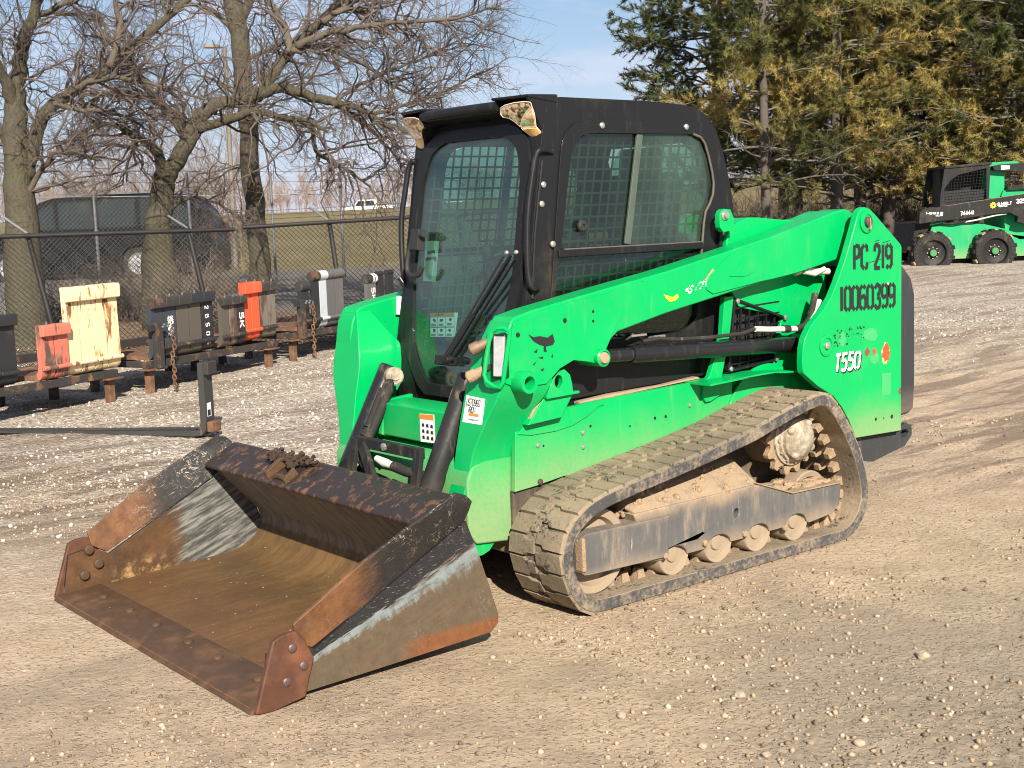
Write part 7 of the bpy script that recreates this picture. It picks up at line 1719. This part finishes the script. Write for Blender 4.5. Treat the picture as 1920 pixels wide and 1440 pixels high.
sprism("cab_roof", [(550, 178), (1035, 150), (1035, 178), (550, 205)], .24, 1.25, M_b2, .01)
ob("cab_interior", MB().box(sx(600), sx(1012), .75, 1.19, sz(600), sz(190)).box(sx(560), sx(1010), .34, .74, sz(600), sz(430)), M_dark, t)
g = MB()
for k in range(15):
    a = 540 + 32 * k; g.bar((sx(a), .285, sz(570)), (sx(a + 40), .285, sz(210)), .004, .008, (0, 1, 0))
for k in range(12):
    b = 225 + 30 * k; g.bar((sx(545), .287, sz(b + 12)), (sx(990), .287, sz(b - 12)), .004, .008, (0, 1, 0))
ob("side_grille", g, M_b2, cabs, fix=False)
sprism("rear_post", [(1025, 155), (1305, 150), (1340, 178), (1340, 215), (1180, 210), (1185, 520), (1020, 530)], .30, 1.20, M_g2)
sprism("rear_hood", [(1140, 500), (1160, 450), (1700, 430), (1700, 980), (1190, 900)], .25, 1.25, M_g2)
sprism("upper_beam", [(1030, 195), (1120, 180), (1500, 170), (1500, 280), (1200, 255), (1040, 238)], .16, .28, M_b2)
sprism("side_cushion", [(1185, 405), (1420, 395), (1420, 440), (1190, 440)], .18, .30, M_b2)
sprism("beam_sticker", [(1112, 192), (1202, 192), (1200, 232), (1112, 235)], .156, .159, M_white, 0)
sprism("sticker_band", [(1160, 194), (1200, 194), (1199, 205), (1160, 205)], .153, .1555, M_orange, 0)
arm = sprism("lift_arm", [(238, 700), (245, 640), (275, 610), (500, 592), (760, 560), (1020, 527), (1329, 492), (1700, 450), (1700, 800), (1329, 800), (1250, 775), (1262, 725), (1180, 683), (1050, 685), (900, 700), (700, 728), (400, 745), (236, 765)], .0, .14, M_b2, .012)
ob("arm_edge_chips", MB().bar((sx(500), -.002, sz(588)), (sx(1320), -.002, sz(491)), .004, .012, (0, 1, 0)), M_brownmud, arm)
def slet(txt, cx_, cy_, h, w, m, tt=.18, sk=0.0, slope=.06):
    ob("lettering", letters(txt, (sx(cx_), 0.0, sz(cy_)), (1, 0, slope), (0, 0, 1), h, w, .16, tt, .003, skew=sk), m, arm, fix=False)
slet("744441", 665, 690, .066, .5, M_chalk, .2); slet("325", 1240, 585, .066, .75, M_chalk, .24, slope=.04)
slet("SUNBELT", 1046, 603, .046, .62, M_chalk, .24, slope=.06); slet("RENTALS", 1060, 618, .022, .80, M_chalk, .24, slope=.06)
slet("T-450 NO TAMED", 305, 665, .034, .50, M_chalk, .26, .15, slope=-.03); slet("CALL US", 410, 690, .024, .6, M_chalk, .24, slope=.05)
mb = MB(); cxs, czs = sx(1000), sz(597); o_ = [((.062 if k % 2 else .043) * math.cos(math.pi * k / 9) + cxs, (.062 if k % 2 else .043) * math.sin(math.pi * k / 9) + czs) for k in range(18)]
mb.prism(o_, 1, -.006, -.003); ob("flower_badge", mb, plain("yellow_badge", (0.80, 0.55, 0.02), 0.5), arm); ob("badge_centre", MB().cyl((cxs, -.0075, czs), (cxs, -.0062, czs), .016, n=12), M_ink, arm)
ob("arm_hose", MB().tube([(sx(730), .10, sz(760)), (sx(830), .06, sz(745)), (sx(1050), .05, sz(700)), (sx(1150), .05, sz(690))], .014, 8), M_hosewhite, t)
ob("arm_hose", MB().tube([(sx(500), .10, sz(765)), (sx(620), .08, sz(770)), (sx(740), .08, sz(750))], .014, 8), M_hose, t)
for cx_ in (372, 1012):
    wheel_at(t, sx(cx_), sz(1065), .385, .30, -.10, .235, M_tyre, M_b2, painted("green_hub", (0.06, 0.22, 0.08), 0.6, None, .4, 0, coat=0), 26, holes=True)
    wheel_at(t, sx(cx_), sz(1065), .385, .30, 1.30, .235, M_tyre, M_b2, M_b2)
# --- dark van behind the far fence
t, K, ox, oy = side_frame("parked_van", "large black sport utility van parked behind the galvanised fence", "van", 215, 527, 31.0)
M_vanp = plain("black_car_paint", (0.0035, 0.004, 0.005), 0.45); M_vanp.node_tree.nodes["Principled BSDF"].inputs["Specular IOR Level"].default_value = 0.15
M_vang = plain("dark_car_glass", (0.015, 0.022, 0.022), 0.08)
vp = lambda P: [((a - ox) * K, (oy - b) * K) for a, b in P]
van_body = [(-62, 512), (-66, 470), (-55, 450), (-20, 440), (48, 432), (62, 405), (84, 378), (110, 370), (200, 366), (300, 366), (345, 369), (362, 378), (384, 402), (398, 432), (404, 470), (404, 505), (398, 514)]
me = carve(MB().prism(vp(van_body), 1, 0, 1.95), [MB().cyl((( x - ox) * K, -.1, (oy - 496) * K), ((x - ox) * K, 2.1, (oy - 496) * K), .44, n=28) for x in (20, 262)], "body")
link("body", me, M_vanp, t, bevel=.05)
for P in ([(72, 428), (86, 390), (110, 380), (112, 428)], [(120, 428), (120, 380), (182, 376), (184, 428)], [(194, 428), (192, 376), (262, 375), (262, 428)], [(272, 428), (272, 375), (338, 378), (366, 402), (372, 428)]):
    ob("window", MB().prism(vp(P), 1, -.006, .02), M_vang, t, .003)
ob("windshield", MB().add([((50 - ox) * K, .15, (oy - 431) * K), ((50 - ox) * K, 1.8, (oy - 431) * K), ((84 - ox) * K - .012, 1.7, (oy - 380) * K), ((84 - ox) * K - .012, .25, (oy - 380) * K)], [(0, 1, 2, 3)]), M_vang, t, fix=False)
for y in (.01, 1.84): ob("tail_light", MB().box((396 - ox) * K, (404 - ox) * K + .01, y, y + .1, (oy - 455) * K, (oy - 425) * K), plain("red_light", (0.05, 0.008, 0.007), 0.4), t, .01)
ob("roof_rail", MB().bar((( 130 - ox) * K, .12, (oy - 364) * K), ((330 - ox) * K, .12, (oy - 364) * K), .03, .03), M_galv, t); ob("roof_rail", MB().bar((( 130 - ox) * K, 1.83, (oy - 364) * K), ((330 - ox) * K, 1.83, (oy - 364) * K), .03, .03), M_galv, t)
ob("door_handle", MB().box((172 - ox) * K, (182 - ox) * K, -.03, .0, (oy - 441) * K, (oy - 438) * K), M_galv, t); ob("door_handle", MB().box((252 - ox) * K, (262 - ox) * K, -.03, .0, (oy - 441) * K, (oy - 438) * K), M_galv, t)
M_rim = plain("alloy_rim", (0.60, 0.60, 0.60), 0.25, 0.7)
for x in (20, 262):
    for y in (.04, 1.66): wheel_at(t, (x - ox) * K, (oy - 496) * K, .39, .25, y, .26, M_tyre, M_rim, M_rim)
# --- white pickup far across the field
def pickup(px, py, depth, label, flip=1, lb=True):
    t, K, ox, oy = side_frame("pickup_truck", label, "pickup truck", px, py, depth, group="white trucks on the far road")
    M_w = M_truck
    ob("body", MB().prism([(-2.8, .35), (-2.82, .85), (-2.6, 1.02), (-1.55, 1.10), (-1.0, 1.72), (-.85, 1.78), (.75, 1.80), (.95, 1.72), (1.02, 1.12), (2.85, 1.15), (2.88, .50), (2.80, .38)], 1, 0, 1.9), M_w, t, .05)
    for P in ([(-1.35, 1.12), (-.95, 1.65), (-.35, 1.68), (-.35, 1.12)], [(-.22, 1.12), (-.22, 1.68), (.65, 1.68), (.85, 1.14)]):
        ob("window", MB().prism(P, 1, -.01, .02), M_vang, t)
    for x in (-1.85, 1.75): wheel_at(t, x, .38, .40, .26, -.01, .24, M_tyre, M_rim, M_rim)
    ob("side_stripe", MB().box(1.25, 1.55, -.012, .0, .75, 1.0), M_vang, t)
    ob("light_bar", MB().box(-.4, .4, .6, 1.3, 1.81, 1.90), M_vang, t, .02)
M_truck = painted("white_truck_paint", (0.80, 0.79, 0.76), 0.35, None, .05, 0)
pickup(690, 406, 138, "white pickup truck far off beyond the dry grass field")
pickup(850, 410, 134, "white truck far off, seen through the cab's glass")
# --- street lamp and lattice mast
b = at(440, 470, 34.0); z = gz(b); top = at(421, 88, 34.0)
lp = thing("street_lamp", "tall grey lamp post standing among the bare branches", "street lamp", (b[0], b[1], z), world=True)
ob("pole", MB().tube([(b[0], b[1], z - .05), top], [.075, .055], 10), plain("weathered_pole", (0.16, 0.14, 0.115), 0.7), lp)
ob("lamp_arm", MB().cyl(top, at(408, 87, 34.0), .03), M_galv, lp)
ob("lamp_head", MB().bar(at(383, 87, 34.0), at(410, 87, 34.0), .22, .09), plain("lamp_housing", (0.21, 0.18, 0.14), 0.6), lp, .02)
b = at(829, 400, 90.0); z = gz(b); top = at(820, -60, 90.0)
ms = thing("radio_mast", "slim lattice radio mast far away beside the branches", "mast", (b[0], b[1], z), world=True)
hh = top[2] - z; w = .14
for k in range(3):
    a = 2 * math.pi * k / 3; ob("mast_leg", MB().cyl((b[0] + w * math.cos(a), b[1] + w * math.sin(a), z), (top[0] + w * math.cos(a), top[1] + w * math.sin(a), top[2]), .022, n=5), M_galv, ms)
mb = MB(); n = 46
for k in range(n):
    f0, f1 = k / n, (k + 1) / n; c0 = np.array([b[0] + (top[0] - b[0]) * f0, b[1] + (top[1] - b[1]) * f0, z + hh * f0]); c1 = np.array([b[0] + (top[0] - b[0]) * f1, b[1] + (top[1] - b[1]) * f1, z + hh * f1])
    for q in range(3):
        a0, a1 = 2 * math.pi * q / 3, 2 * math.pi * (q + 1) / 3
        mb.tube([c0 + (w * math.cos(a0), w * math.sin(a0), 0), c1 + (w * math.cos(a1), w * math.sin(a1), 0)], .014, 3, caps=False)
ob("lattice", mb, M_galv, ms, fix=False, kind='stuff')
